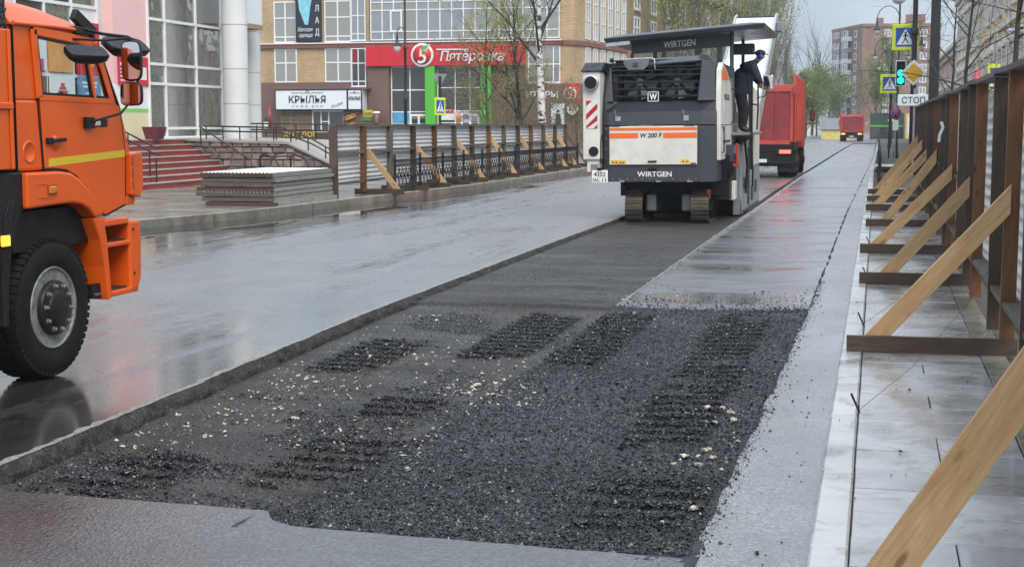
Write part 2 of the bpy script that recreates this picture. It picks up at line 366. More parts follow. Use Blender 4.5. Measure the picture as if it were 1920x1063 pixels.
def milled_mat(name, c, r0, r1, bump, agg=70., coat=0.):
    s = NT(name); p = s.pos(); vd = s.voro(p, agg); vc = s.sep(s.voro(p, agg, out='Color'))[0]
    n = s.noise(s.pos(scale=(.6, 1.6, 1)), 1.6, 7, .62); st = s.noise(s.pos(scale=(.35, 9, 1)), 1.4, 5, .6)
    col = s.ramp(vc, [(0, tuple(x*.5 for x in c)), (.7, c), (1, tuple(min(.5, x*2.4) for x in c))])
    col = s.mix(1., col, s.ramp(n, [(.3, .5), (.7, 1.5)]), 'MULTIPLY')
    dust = s.ramp(s.math('ADD', s.math('MULTIPLY', st, .6), s.math('MULTIPLY', n, .4)), [(.56, 0), (.68, 1)])
    col = s.mix(s.math('MULTIPLY', dust, .35), col, tuple(min(.14, x*3.5) for x in c))
    rough = s.ramp(s.noise(s.pos(scale=(.35, 1.3, 1)), .9, 6, .6), [(.36, r0), (.64, r1)])
    if coat: s.set(coat=coat, coatr=rough)
    h = s.math('ADD', s.math('MULTIPLY', vd, .6), s.math('MULTIPLY', s.noise(p, 160, 4, .7), .4))
    s.set(color=col, rough=rough, normal=s.bump(h, bump, .008)); return s.m
M_MILL_L = milled_mat('milled_asphalt_dull', (.024, .021, .018), .5, .8, .9)
M_MILL_R = milled_mat('milled_asphalt_wet', (.062, .063, .065), .16, .46, .8, coat=1.)
M_MILL_N = milled_mat('milled_asphalt_loose', (.007, .0075, .009), .38, .65, .9, 60)
def patch_grid(name, x0, x1, xr, ylist, mat):
    """x0/x1: functions of y for the borders; xr: number of columns"""
    ylist = np.asarray(ylist); t = np.linspace(0, 1, xr); X0 = np.array([x0(y) for y in ylist]); X1 = np.array([x1(y) for y in ylist])
    X = X0[:, None]+(X1-X0)[:, None]*t[None]; Y = np.repeat(ylist[:, None], xr, 1); Z = floor_z(X, Y)
    Vv = np.stack([X, Y, Z], -1).reshape(-1, 3); i = np.arange((len(ylist)-1)*(xr)).reshape(-1, xr)[:, :-1].ravel()
    F_ = np.stack([i, i+1, i+xr+1, i+xr], 1); o = link(name, raw_mesh(name, Vv, F_, mat, True)); tag(o, kind='structure'); return o
sm1 = lambda y: float(lane_seam(y))
yn = np.arange(6.2, 15.72, .022)
patch_grid('milled_road_left', lambda y: edgeL(y)-.02, sm1, 105, yn, M_MILL_L)
patch_grid('milled_road_right', sm1, lambda y: edgeR(y)+.02, 100, yn, M_MILL_N)
patch_grid('milled_road_left_far', lambda y: edgeL(min(y, 33.19))-.02, sm1, 60, np.arange(15.698, 33.3, .06), M_MILL_L)
patch_grid('milled_road_right_far', sm1, lambda y: edgeR(y)+.02, 60, np.concatenate([np.arange(15.698, 34, .07), np.arange(34, TOE, .8), [TOE]]), M_MILL_R)
# cut walls (a real step, scored by the drum's picks)
def cut_wall(name, pts, nx, mat, depth, rows=6, lean=.05):
    Vv = []; n = len(pts)
    for j in range(rows):
        t = j/(rows-1)
        for i, (x, y) in enumerate(pts):
            sc = .022*abs(math.sin((x+y)*2*math.pi/.085+t*2.5))+.03*pn(x*1.0, y, 6, t*3)
            k = lean*t+sc*math.sin(t*math.pi)
            Vv.append((x+nx[0]*k, y+nx[1]*k, .0-t*depth-(.0 if j else 0)))
    F_ = [(j*n+i, j*n+i+1, (j+1)*n+i+1, (j+1)*n+i) for j in range(rows-1) for i in range(n-1)]
    o = link(name, raw_mesh(name, np.array(Vv), np.array(F_), mat, True)); tag(o, kind='structure')
M_CUT = milled_mat('cut_asphalt', (.026, .023, .020), .6, .85, 1.0, 55)
M_RIM = paint('dusty_cut_rim', (.20, .195, .18), .7, .5, 30, bump=.5, bscale=120)
cut_wall('trench_wall_left', [(edgeL(y), y) for y in np.arange(6.5, 33.2, .02)], (1, 0), M_CUT, .15)
cut_wall('trench_wall_front', [(x, edgeF(x)) for x in np.arange(-4.82, -.74, .02)], (0, 1), M_CUT, .12)
cut_wall('trench_wall_right', [(edgeR(y), y) for y in np.concatenate([np.arange(6.3, 34, .03), np.arange(34, TOE, .5)])], (-1, 0), M_CUT, .12)
cut_wall('trench_wall_ahead', [(edgeL(y+.001), y) for y in np.concatenate([np.arange(33.2, 70, .06), np.arange(70, TOE, .5)])], (1, 0), M_CUT, .13)
cut_wall('trench_wall_face', [(x, 33.2) for x in np.arange(-5.15, -2.78, .03)], (0, -1), M_CUT, .13)
def rim(name, pts, d, w):
    V_ = []
    for k, (x, y) in enumerate(pts):
        ww = w*(.55+.9*abs(pn(x, y, 5, 9)))
        V_ += [(x, y, .004), (x+d*ww, y, .005)]
    F_ = [(2*i, 2*i+1, 2*i+3, 2*i+2) for i in range(len(pts)-1)]
    tag(link(name, raw_mesh(name, np.array(V_), np.array(F_), M_RIM)), kind='structure')
rim('trench_rim_left', [(edgeL(y), y) for y in np.arange(6.7, 33.2, .03)], -1, .07)
V_ = []; ys_ = np.arange(7.0, 33, .04)
for y in ys_:
    x = float(lane_seam(y)); w = .006+.022*abs(pn(x, y, 4, 4)); V_ += [(x-w, y, float(floor_z(np.array([x-w]), np.array([y]))[0])+.005), (x+w, y, float(floor_z(np.array([x+w]), np.array([y]))[0])+.005)]
tag(link('seam_slurry', raw_mesh('seam_slurry', np.array(V_), np.array([(2*i, 2*i+1, 2*i+3, 2*i+2) for i in range(len(ys_)-1)]), M_RIM)), kind='structure')

# loose millings: real grains, too many to count
def grains(name, X, Y, size, mat, zf, flat=.75):
    n = len(X); d = np.array([(1,0,0),(-1,0,0),(0,1,0),(0,-1,0),(0,0,1),(0,0,-1)], float)
    P = d[None]*(size[:, None, None]*RNG.uniform(.55, 1.25, (n, 6, 1)))+RNG.normal(0, .16, (n, 6, 3))*size[:, None, None]
    P[:, :, 2] *= flat; a = RNG.uniform(0, 6.28, n); c, s_ = np.cos(a)[:, None], np.sin(a)[:, None]
    tl = RNG.normal(0, .5, n)[:, None]; x, y, z = P[..., 0], P[..., 1], P[..., 2]; y, z = y*np.cos(tl)-z*np.sin(tl), y*np.sin(tl)+z*np.cos(tl)
    P = np.stack([x*c-y*s_+X[:, None], x*s_+y*c+Y[:, None], z+(zf+size*.25)[:, None]], -1)
    f = np.array([(0,2,4),(2,1,4),(1,3,4),(3,0,4),(2,0,5),(1,2,5),(3,1,5),(0,3,5)])
    F_ = (f[None]+6*np.arange(n)[:, None, None]).reshape(-1, 3)
    return link(name, raw_mesh(name, P.reshape(-1, 3), F_, mat))
def grain_mat(name, stops, r=.4):
    s = NT(name); p = s.pos(); c = s.sep(s.voro(p, 45, out='Color'))[0]; s.set(color=s.ramp(c, stops), rough=r); return s.m
M_GRAIN = grain_mat('bitumen_millings', [(0, (.003, .0035, .005)), (.7, (.010, .011, .014)), (.93, (.022, .023, .026)), (1, (.09, .085, .08))], .24)
M_WHITE = grain_mat('limestone_chips', [(0, (.14, .11, .08)), (.45, (.34, .30, .23)), (1, (.56, .53, .46))], .6)
def scatter(n, x0, x1, y0, y1, near_bias=1.6):
    t = RNG.random(n); Y = y0+(y1-y0)*t**near_bias; X = RNG.uniform(x0, x1, n); return X, Y
X, Y = scatter(225000, -4.95, -.66, 6.36, 16.6, 1.45)
ok = (RNG.random(len(X)) < loose_mask(X, Y)**1.3)&(X > np.array([np.interp(y, [6.3, 9, 14, 22], [-4.78, -4.84, -5.03, -5.1]) for y in Y]))&(X < np.interp(Y, [6.3, 10, 17], [-.78, -.72, -.65]))&(Y > np.interp(X, [-5, -2.95, -2.86, -2.7, -.7], [6.68, 6.64, 6.48, 6.40, 6.34]))
X, Y = X[ok], Y[ok]; sz = np.clip(RNG.lognormal(-5.15, .45, len(X)), .003, .018)
tag(grains('loose_asphalt_millings', X, Y, sz, M_GRAIN, floor_z(X, Y)), 'loose dark asphalt millings strewn over the trench floor', 'gravel', kind='stuff')
# millings thrown up in rows by the crawler plates
gx_, gy_ = [], []
for xc, xw, y0, y1 in PRINTS[:8]:
    n_ = int(3600*(y1-y0)); xx = RNG.uniform(xc-xw, xc+xw, n_*2); yy_ = RNG.uniform(y0, y1, n_*2)
    ph_ = yy_*2*math.pi/.235+.8*(fbm(xx, yy_, 1.1, 21, 2)-.5)*4+xx*.5; fd_ = smooth(xw*1.05, xw*.55, np.abs(xx-xc+.12*(fbm(xx, yy_, 2.2, 61, 3)-.5)))*smooth(y0-.05, y0+.4, yy_+(fbm(xx, yy_, 2, 62, 2)-.5))*smooth(y1+.05, y1-.4, yy_+(fbm(xx, yy_, 2, 63, 2)-.5)); k_ = (np.cos(ph_+RNG.normal(0, .1, len(ph_))) < -.45)&(RNG.random(len(ph_)) < np.clip(fd_*1.6, 0, 1)*smooth(.30, .40, fbm(xx, yy_, 1.7, 47, 3))*(.7 if xc > -2.7 else 1.)); gx_.append(xx[k_]); gy_.append(yy_[k_])
gx_.append(RNG.uniform(-2.7, -.66, 1300)); gy_.append(15.4+np.abs(RNG.exponential(.5, 1300)))
X, Y = np.concatenate(gx_), np.concatenate(gy_); ok = (X > -4.9)&(Y > 6.75); X, Y = X[ok], Y[ok]
tag(grains('millings_in_crawler_prints', X, Y, np.clip(RNG.lognormal(-4.9, .4, len(X)), .004, .02), M_GRAIN, floor_z(X, Y)+RNG.uniform(0, .022, len(X))), 'rows of loose millings pushed up between the crawler prints', 'gravel', kind='stuff')
# grit over the dull left pass
M_GRIT = grain_mat('brown_grit', [(0, (.012, .011, .010)), (.6, (.04, .035, .03)), (.9, (.09, .08, .068)), (1, (.22, .20, .17))], .6)
X, Y = scatter(52000, -4.95, -2.75, 6.7, 24, 2.0); ok = (X < lane_seam(Y)+.05)&(fbm(X, Y, 1.3, 71, 4) > RNG.uniform(.25, .7, len(X)))&(X > np.interp(Y, [6.3, 9, 14, 22], [-4.76, -4.82, -5.0, -5.06])); X, Y = X[ok], Y[ok]
tag(grains('road_grit', X, Y, np.clip(RNG.lognormal(-5.45, .4, len(X)), .002, .012), M_GRIT, floor_z(X, Y)), 'fine brown grit spread over the left milled pass', 'gravel', kind='stuff')
# pale limestone fragments in clusters
CL = [(-4.35, 11.6, .32, .9, 170), (-4.1, 10.2, .3, .5, 60), (-3.05, 10.6, .22, .55, 120), (-4.35, 9.2, .3, .4, 90), (-3.35, 8.7, .14, .35, 70), (-2.75, 9.0, .06, 1.2, 90), (-2.6, 10.3, .2, .25, 50),
      (-1.05, 9.9, .12, .35, 40), (-.95, 8.6, .14, .4, 45), (-.92, 7.3, .14, .4, 30), (-4.0, 12.2, .5, .5, 110), (-3.0, 11.0, .35, .3, 70), (-4.5, 10.6, .2, .6, 70), (-4.5, 14.4, .25, .6, 60), (-2.6, 15.2, .2, .5, 25), (-4.55, 8.0, .2, .5, 60), (-2.75, 20, .04, 6, 120), (-.66, 13, .03, 3.5, 160)]
px_, py_ = [], []
for cx_, cy_, sx_, sy_, n_ in CL: px_.append(RNG.normal(cx_, sx_, n_)); py_.append(RNG.normal(cy_, sy_, n_))
X, Y = np.concatenate(px_), np.concatenate(py_); ok = (Y > 6.9)&(X < -.68)&(X > -4.95); X, Y = X[ok], Y[ok]
tag(grains('limestone_chips', X, Y, np.clip(RNG.lognormal(-4.7, .5, len(X)), .004, .024), M_WHITE, floor_z(X, Y), .6), 'small pale limestone chips scattered over the milled floor', 'stone chips', kind='stuff')
import bmesh
def rock_mesh(seed):
    r = np.random.default_rng(seed); bm = bmesh.new(); bmesh.ops.create_icosphere(bm, subdivisions=1, radius=1)
    for v in bm.verts: v.co = Vector((v.co.x*1.25, v.co.y, v.co.z*.62))*(.75+.5*r.random())
    me = bpy.data.meshes.new('stone'); bm.to_mesh(me); bm.free(); me.materials.append(M_WHITE); return me
RK = [rock_mesh(k) for k in range(5)]
for cx_, cy_, rad in [(-4.30,11.9,.05),(-4.18,11.5,.045),(-4.42,11.3,.04),(-4.05,11.8,.05),(-4.5,12.1,.04),(-4.22,11.1,.035),(-3.0,10.75,.06),(-2.97,10.45,.05),(-3.18,10.6,.04),(-2.88,10.9,.045),(-3.1,10.2,.035),
                     (-1.02,10.2,.055),(-.93,9.9,.05),(-1.12,10.05,.06),(-.88,9.6,.05),(-1.0,9.55,.04),(-.98,8.75,.05),(-1.08,8.55,.055),(-.90,8.5,.045),(-.96,8.3,.05),(-1.12,8.35,.035),(-.95,7.5,.05),(-1.12,7.28,.045),(-.88,7.35,.05),(-1.0,7.1,.035),
                     (-4.42,9.35,.035),(-4.2,9.1,.03),(-3.38,8.8,.035),(-3.3,8.6,.03),(-2.62,15.1,.05),(-2.45,10.4,.03),(-4.55,14.6,.045),(-4.42,14.3,.04),(-2.2,14.8,.035)]:
    o = link('stone', random.choice(RK), None, (cx_, cy_, float(floor_z(np.array([cx_]), np.array([cy_]))[0])+rad*.25), (random.uniform(-.3, .3), random.uniform(-.3, .3), random.uniform(0, 6)), (rad*.5,)*3)
    tag(o, 'fist sized pale limestone lump lying among the dark millings', 'stone', 'pale stones in the trench')
# black crumbs on the strip, the kerb and the pavement
n_ = 2300; X = np.concatenate([RNG.normal(-.5, .13, 200), RNG.uniform(-.2, .8, 100), np.zeros(2000)]); Y = 6.3+RNG.random(n_)**1.2*12; X[300:] = np.interp(Y[300:], [6.3, 10, 17], [-.765, -.705, -.635])+np.abs(RNG.normal(0, .04, 2000)*(.4+1.2*RNG.random(2000)))
ok = (X > np.interp(Y, [6.3, 10, 17], [-.765, -.705, -.635]))&(X < .85); X, Y = X[ok], Y[ok]
tag(grains('asphalt_crumbs', X, Y, np.clip(RNG.lognormal(-5.7, .6, len(X)), .0015, .018), M_GRAIN, np.where(X > -.26, .062, 0.0)), 'black asphalt crumbs scattered on the wet strip and the pavement', 'gravel', kind='stuff')

# standing water along the left kerb
s = NT('puddle_water'); p = s.pos(); s.set(color=(.030, .028, .024), rough=.02, spec=.5, normal=s.bump(s.noise(s.pos(scale=(1, .5, 1)), 5, 3), .05, .01)); s.val('IOR', 1.34); M_PUD = s.m
def puddle(y0, y1, wf, off=.02):
    ys = np.arange(y0, y1+.01, .15); A = []; B = []
    for y in ys:
        k = kerbX(y)+off; e = min(1, (y-y0)/1.5, (y1-y)/1.5); w = max(.01, wf*max(0, e)**.6*(1+.55*pn(0, y, .45, 2)+.25*pn(0, y, 1.7, 8))); A.append((k, y)); B.append((k+w, y))
    sheet('puddle', A, B, M_PUD, .004)
puddle(19, 33.5, 1.5); puddle(33.8, 46, .95); puddle(46.5, 58.5, .75); puddle(60, 75, .6)
def puddle_blob(cx, cy, rx, ry, seed):
    P = []
    for i in range(48):
        a = 2*math.pi*i/48; r = 1+.35*pn(math.cos(a)*1.3, math.sin(a)*1.3, 1, seed)+.12*pn(math.cos(a)*4, math.sin(a)*4, 1, seed+3); P.append((cx+rx*r*math.cos(a), cy+ry*r*math.sin(a), .004))
    tag(MB().add(P, [tuple(range(48))]).build('puddle', M_PUD), kind='structure')
# ------------------------------------------------------------------ pavements and kerbs
def slab_mat(name, c, var=.25, rlo=.16, rhi=.5, tintvar=.5):
    s = NT(name); p = s.pos(); oi = s.n('ShaderNodeObjectInfo'); n = s.noise(p, 1.6, 6, .6); sp = s.noise(p, 130, 3)
    col = s.ramp(n, [(.3, tuple(x*(1-var) for x in c)), (.7, tuple(x*(1+var) for x in c))])
    col = s.mix(1., col, s.ramp(oi.outputs['Random'], [(0, 1-tintvar*.5), (1, 1+tintvar*.4)]), 'MULTIPLY')
    st = s.ramp(s.noise(p, 2.7, 7, .65, .6), [(.50, 0), (.68, 1)]); col = s.mix(s.math('MULTIPLY', st, .75), col, (.085, .066, .042))
    s.set(color=col, rough=s.ramp(s.noise(p, 1.1, 5, .6, .3), [(.35, rlo), (.65, rhi)]), normal=s.bump(s.math('ADD', sp, s.math('MULTIPLY', n, .3)), .12, .004), coat=.55, coatr=s.ramp(s.noise(p, 1.9, 5, .6), [(.4, .05), (.62, .4)])); return s.m
M_SLAB = slab_mat('wet_granite_slab', (.29, .29, .285), .25, .06, .36); M_SLAB2 = slab_mat('wet_olive_slab', (.19, .18, .145), .3, .12, .45)
M_KERB = slab_mat('pale_concrete_kerb', (.42, .42, .40), .15, .25, .5, .2); M_JOINT = paint('dark_joint', (.05, .045, .038), .8)
pav = sheet('pavement', [(-.21, -25), (-.21, 46), (-.1, 150), (.6, 420)], [(14, -25), (14, 46), (14, 150), (14, 420)], M_JOINT, .025)
kerb = tag(MB().box(-.245, -.075, -25, 5.0, -.3, .03).build('kerb', M_KERB), kind='structure')
def stone_mesh(dx, dy, h, mat, name, bev=.004):
    b = bev; m = MB(); x, y = dx/2, dy/2
    vs = [(-x,-y,0),(x,-y,0),(x,y,0),(-x,y,0),(-x,-y,h-b),(x,-y,h-b),(x,y,h-b),(-x,y,h-b),(-x+b,-y+b,h),(x-b,-y+b,h),(x-b,y-b,h),(-x+b,y-b,h)]
    m.add(vs, [(0,1,5,4),(1,2,6,5),(2,3,7,6),(3,0,4,7),(4,5,9,8),(5,6,10,9),(6,7,11,10),(7,4,8,11),(8,9,10,11)]); return m.mesh(name, mat)
KM = stone_mesh(.17, 1.49, .36, M_KERB, 'kerb_stone', .012)
y = 5.0+.75
while y < 62:
    link('kerb_stone', KM, kerb, (-.16, y, -.3+random.uniform(-.003, .003)), (0, 0, random.uniform(-.002, .002))); y += 1.5
KMf = stone_mesh(.17, 9.9, .36, M_KERB, 'kerb_stone', .012)
for k in range(9): link('kerb_stone', KMf, kerb, (-.16+.035*(k+.5), 67+k*10, -.3), (0, 0, -.0035*1))
T1 = stone_mesh(.93, .455, .05, M_SLAB, 'slab'); T2 = stone_mesh(.20, .455, .05, M_SLAB2, 'slab'); T3 = stone_mesh(.60, .455, .05, M_SLAB2, 'slab')
T1h = stone_mesh(.462, .455, .05, M_SLAB, 'slab')
y = 4.6; k = 0
while y < 44:
    j = lambda: random.uniform(-.002, .0025)
    if random.random() < .3:
        link('slab', T1h, pav, (-.067+.231, y, .005+j())); link('slab', T1h, pav, (-.067+.699, y, .005+j()))
    else: link('slab', T1, pav, (.40, y, .005+j()))
    link('slab', T2, pav, (.973, y, .006+j()))
    if y < 30: link('slab', T3, pav, (1.62, y+.2, .004+j()))
    y += .461; k += 1
# drain grate let into the pavement beside the fence
dg = thing('drain_grate', 'black cast iron drain grate in the pavement under the timber hoarding', 'grate', (1.19, 10.6, .03))
MB().box(-.11, .11, -.55, -.53, -.01, .03).box(-.11, .11, .53, .55, -.01, .03).box(-.11, -.095, -.53, .53, -.01, .03).box(.095, .11, -.53, .53, -.01, .03).build('frame', paint('cast_iron', (.03, .03, .032), .45), dg)
gb = MB().box(-.095, .095, -.008, .008, -.008, .024).mesh('bar', paint('cast_iron', (.03, .03, .032), .45))
for i in range(26): link('bar', gb, dg, (0, -.5+i*.04, 0))

# left pavement: slabs as fine courses, kerb of long stones following the bend
s = NT('wet_left_paving'); p = s.pos(); sx = s.sep(p)
bk = s.n('ShaderNodeTexBrick'); bk.inputs['Scale'].default_value = 1; bk.inputs['Brick Width'].default_value = .6; bk.inputs['Row Height'].default_value = .3; bk.inputs['Mortar Size'].default_value = .008
bk.inputs['Color1'].default_value = (.20, .175, .135, 1); bk.inputs['Color2'].default_value = (.14, .125, .10, 1); bk.inputs['Mortar'].default_value = (.06, .05, .04, 1)
s.l(p, bk.inputs['Vector']); n = s.noise(p, .8, 6, .6)
s.set(color=s.mix(1., bk.outputs['Color'], s.ramp(n, [(.3, .7), (.7, 1.25)]), 'MULTIPLY'), rough=s.ramp(s.noise(s.pos(scale=(.6, 1, 1)), .7, 5), [(.35, .12), (.65, .45)]), normal=s.bump(bk.outputs['Fac'], -.3, .004)); M_LPAV = s.m
ky = list(np.arange(-40, 20, 5.))+list(np.arange(20, 42, 1.))+list(np.arange(42, 119, 4.))
sheet('pavement_left', [(-75, y) for y in ky], [(kerbX(y)-.14, y) for y in ky], M_LPAV, .15)
lk = tag(MB().box(-14.7, -14.5, -40, -38.5, -.3, .14).build('kerb_left', M_KERB), kind='structure')
M_KERBL = slab_mat('wet_dark_kerb', (.19, .18, .15), .25, .2, .5, .3)
y = 14.
while y < 116:
    L_ = 2.0 if y > 24 else 2.5; a = Vector((kerbX(y), y)); b = Vector((kerbX(y+L_), y+L_)); c = (a+b)/2; ang = math.atan2(-(b.x-a.x), b.y-a.y)
    me = PLANK.setdefault(('kl', L_), stone_mesh(.15, L_-.015, .47, M_KERBL, 'kerb_stone', .015))
    link('kerb_stone', me, lk, (c.x-.075, c.y, -.3), (0, 0, ang)); y += L_

# ------------------------------------------------------------------ timber and sheet
M_WDARK = wood('stained_timber', (.030, .020, .014), (.105, .066, .043), .5)
M_WRED = wood('amber_timber', (.075, .032, .012), (.20, .085, .028), .45)
M_WGREY = wood('weathered_timber', (.05, .04, .033), (.14, .115, .095), .65)
M_WPALE = wood('silvered_board', (.17, .16, .145), (.36, .345, .32), .65)
M_PINE = wood('new_pine', (.36, .205, .085), (.62, .42, .215), .6)
M_SHEET = paint('galvanised_sheet', (.56, .57, .58), .42, .10, 1.2, .0, dirt=.25, dirtc=(.2, .19, .18))
M_SHEETW = paint('white_coated_sheet', (.62, .62, .60), .4, .1, 1.4, 0, dirt=.3, dirtc=(.3, .29, .27))
def corrugated(name, w, h, mat, pitch=.09, amp=.016, vertical=False, seed=0):
    """sheet in local x (0..w) / z (0..h); ribs run along x"""
    n = max(4, int(round(h/pitch*6))); V_ = []; 
    for i in range(n+1):
        z = h*i/n; ph = (z/pitch) % 1; yv = amp*math.sin(2*math.pi*z/pitch)
        V_ += [(0, yv, z), (w, yv, z)]
    F_ = [(2*i, 2*i+1, 2*i+3, 2*i+2) for i in range(n)]; m = MB(); m.add(V_, F_, True); return m.mesh(name, mat)

# ------------------------------------------------------------------ hoarding on the left pavement
HX, H0, HS, HN = -12.74, 32.85, 2.06, 13
hl = thing('timber_hoarding', 'long hoarding of galvanised corrugated sheets on brown posts behind the iron railing', 'hoarding', (HX, H0, .15))
lp = (HX, H0, .15); SHL = corrugated('sheet', HS-.06, 1.36, M_SHEET, .115, .017)
for i in range(HN):
    y0 = H0+i*HS
    sh = link('sheet', SHL, hl, (-.07, y0-H0+.03, .37), (0, random.uniform(-.006, .006), R(90)))
    plank('top_rail', (HX, y0-.02, 1.905), (HX, y0+HS-.03, 1.905+random.uniform(-.012, .012)), .14, .045, M_WGREY, hl, ploc=lp)
    plank('middle_rail', (HX+.02, y0+.04, 1.24+random.uniform(-.03, .03)), (HX+.02, y0+HS-.04, 1.24+random.uniform(-.03, .03)), .10, .05, M_WGREY, hl, ploc=lp)
    plank('bottom_rail', (HX+.02, y0+.04, .49), (HX+.02, y0+HS-.04, .49+random.uniform(-.02, .02)), .10, .05, M_WGREY, hl, ploc=lp)
for i in range(HN+1):
    y0 = H0+i*HS; first = i == 0
    plank('post', (HX+.01, y0, .15 if i % 2 == 0 else .22), (HX+.01+random.uniform(-.02, .02), y0, 1.88), .16 if not first else .2, .07, [M_WDARK, M_WRED, M_WGREY][i % 3 if i else 0], hl, up=(0, 1, 0), ploc=lp)
    plank('base_beam', (HX-.25, y0+.07, .22), (HX+1.08, y0+.07, .22), .06, .14, M_WDARK, hl, ploc=lp) if i else None
for i, (zt, dx) in {1: (1.28, .95), 3: (1.30, .95), 5: (1.42, .95), 7: (1.45, .95), 9: (1.45, .95), 11: (1.5, .95), 12: (1.55, .9)}.items():
    y0 = H0+i*HS+.13
    plank('brace', (HX+dx, y0, .19), (HX+.06, y0, zt), .05, .14, M_PINE, hl, ploc=lp)
plank('brace', (HX+1.0, H0+HN*HS+.1, .2), (HX+.06, H0+HN*HS+.1, 1.5), .05, .14, M_WGREY, hl, ploc=lp)

# ------------------------------------------------------------------ stack of spare hoarding panels
SX0, SX1, SY0, SY1 = -14.42, -12.72, 29.2, 32.8
SHP = None
stl = ['lowest of its stack, resting on the pavement', 'second from the bottom of the stack', 'third from the bottom of the stack', 'fourth from the bottom of the stack', 'third from the top of the stack', 'second from the top of the stack', 'topmost of its stack, with the white sheet showing']
for k in range(7):
    z0 = .15+k*.105; dx, dy = random.uniform(-.04, .04), random.uniform(-.03, .03)
    if k == 0: dx = .09
    t = thing('hoarding_panel', 'spare hoarding panel lying flat, '+stl[k], 'panel', ((SX0+SX1)/2+dx, (SY0+SY1)/2+dy, z0), 0, 'hoarding panels stacked on the left pavement')
    a, b = (SX1-SX0)/2, (SY1-SY0)/2; lpk = tuple(t.location); cx_, cy_ = lpk[0], lpk[1]
    zc = z0+.045
    plank('end_board', (cx_-a-(.12 if k in (2, 3) else .0), cy_-b, zc), (cx_+a, cy_-b, zc), .045, .088, M_WDARK if k % 3 == 0 else M_WGREY, t, ploc=lpk)
    plank('end_board', (cx_-a, cy_+b, zc), (cx_+a, cy_+b, zc), .045, .088, M_WGREY, t, ploc=lpk)
    for sx_ in (-1, 1): plank('side_board', (cx_+sx_*(a-.022), cy_-b+.03, zc), (cx_+sx_*(a-.022), cy_+b-.03, zc), .045, .088, M_WPALE, t, ploc=lpk)
    plank('cross_board', (cx_-a+.05, cy_, zc), (cx_+a-.05, cy_, zc), .05, .08, M_WGREY, t, ploc=lpk)
    if SHP is None: SHP = corrugated('sheet', SY1-SY0-.06, SX1-SX0-.1, M_SHEETW, .09, .013)
    o = link('sheet', SHP, t, (a-.05, -b+.0, .098), (0, 0, 0)); o.rotation_euler = Matrix(((0, 0, -1), (1, 0, 0), (0, -1, 0))).to_euler()

# ------------------------------------------------------------------ cast-iron railing
M_IRON = paint('black_cast_iron', (.012, .013, .015), .38, .2, 6, .2)
rl = thing('iron_railing', 'black cast iron railing with ringed panels along the left kerb', 'railing', (-11.98, 35.2, .15))
RS = 2.125
pm = MB(); pm.lathe([(.075, 0), (.085, .04), (.05, .09), (.045, .16), (.058, .2), (.042, .24), (.04, .82), (.055, .86), (.04, .9), (.045, .93), (.025, .95), (.042, .985), (.03, 1.02), (.004, 1.03)], n=12)
PM = pm.mesh('post', M_IRON)
def rail_panel():
    m = MB(); L_ = RS-.12
    for z in (.18, .22, .70, .86): m.box(-.015, .015, 0, L_, z, z+.022)
    n = 22
    for i in range(n): m.box(-.008, .008, L_*(i+.3)/n, L_*(i+.3)/n+.022, .722, .86)
    for i in range(7):
        c = L_*(i+.5)/7
        for dz in (0,): m.ring((0, c, .46), .235, .011, 0, 18)
        m.ball((0, c, .46), (.02, .03, .045), 6, 4)
    for i in range(6): m.ring((0, L_*(i+1)/7, .46), .10, .009, 0, 12)
    return m.mesh('panel', M_IRON)
RP = rail_panel()
for i in range(12):
    link('post', PM, rl, (0, i*RS, 0))
    if i < 11: link('panel', RP, rl, (0, i*RS+.06, 0))

def cut_brace(xf, y, zf, xt, zt, w, t, mat, parent, lp):
    """sloping board in the x-z plane, cut level at the foot and upright at the post; grain along local x"""
    p0 = Vector((xf+.05, y, zf+.06)); d = Vector((xt-p0.x, 0, zt-.06-p0.z)); al = math.atan2(d.z, d.x); ca_, sa_ = math.cos(al), math.sin(al); P = []
    for sg in (-1, 1): P.append(((zf-p0.z-sg*w/2*ca_)/sa_, sg*w/2))
    for sg in (1, -1): P.append(((xt-p0.x+sg*w/2*sa_)/ca_, sg*w/2))
    o = MB().prism([(a, b) for a, b in P], 1, -t/2, t/2).build('brace', mat, parent); o.location = p0-Vector(lp); o.rotation_euler = (random.uniform(-.03, .03), -al, random.uniform(-.03, .03)); return o
# ------------------------------------------------------------------ hoarding on the right pavement
FX = 1.02; PZ = .055
hr = thing('timber_hoarding', 'tall hoarding of dark and amber planks with white sheet behind, propped by pale pine braces', 'hoarding', (FX, 4.2, PZ))
lp = (FX, 4.2, PZ)
posts = [4.2, 5.6, 7.3, 8.9, 10.7, 12.4, 13.75, 16.3, 17.7, 19.5, 21.9, 23.3, 25.4, 27.6, 29.0, 31.4, 32.7, 34.2, 36.6, 38.4, 40.4, 42.6]
wm = [M_WRED, M_WDARK]
for i, y in enumerate(posts):
    h = 2.37+random.uniform(-.02, .02)
    plank('post', (FX+.06, y, PZ+(.0 if i % 3 == 2 else .02)), (FX+.06+random.uniform(-.012, .012), y+random.uniform(-.02, .02), h), .12, .05, wm[0] if i in (5, 7, 3, 10, 13) else wm[1], hr, up=(0, 1, 0), ploc=lp)
top = posts+[posts[-1]+.1]
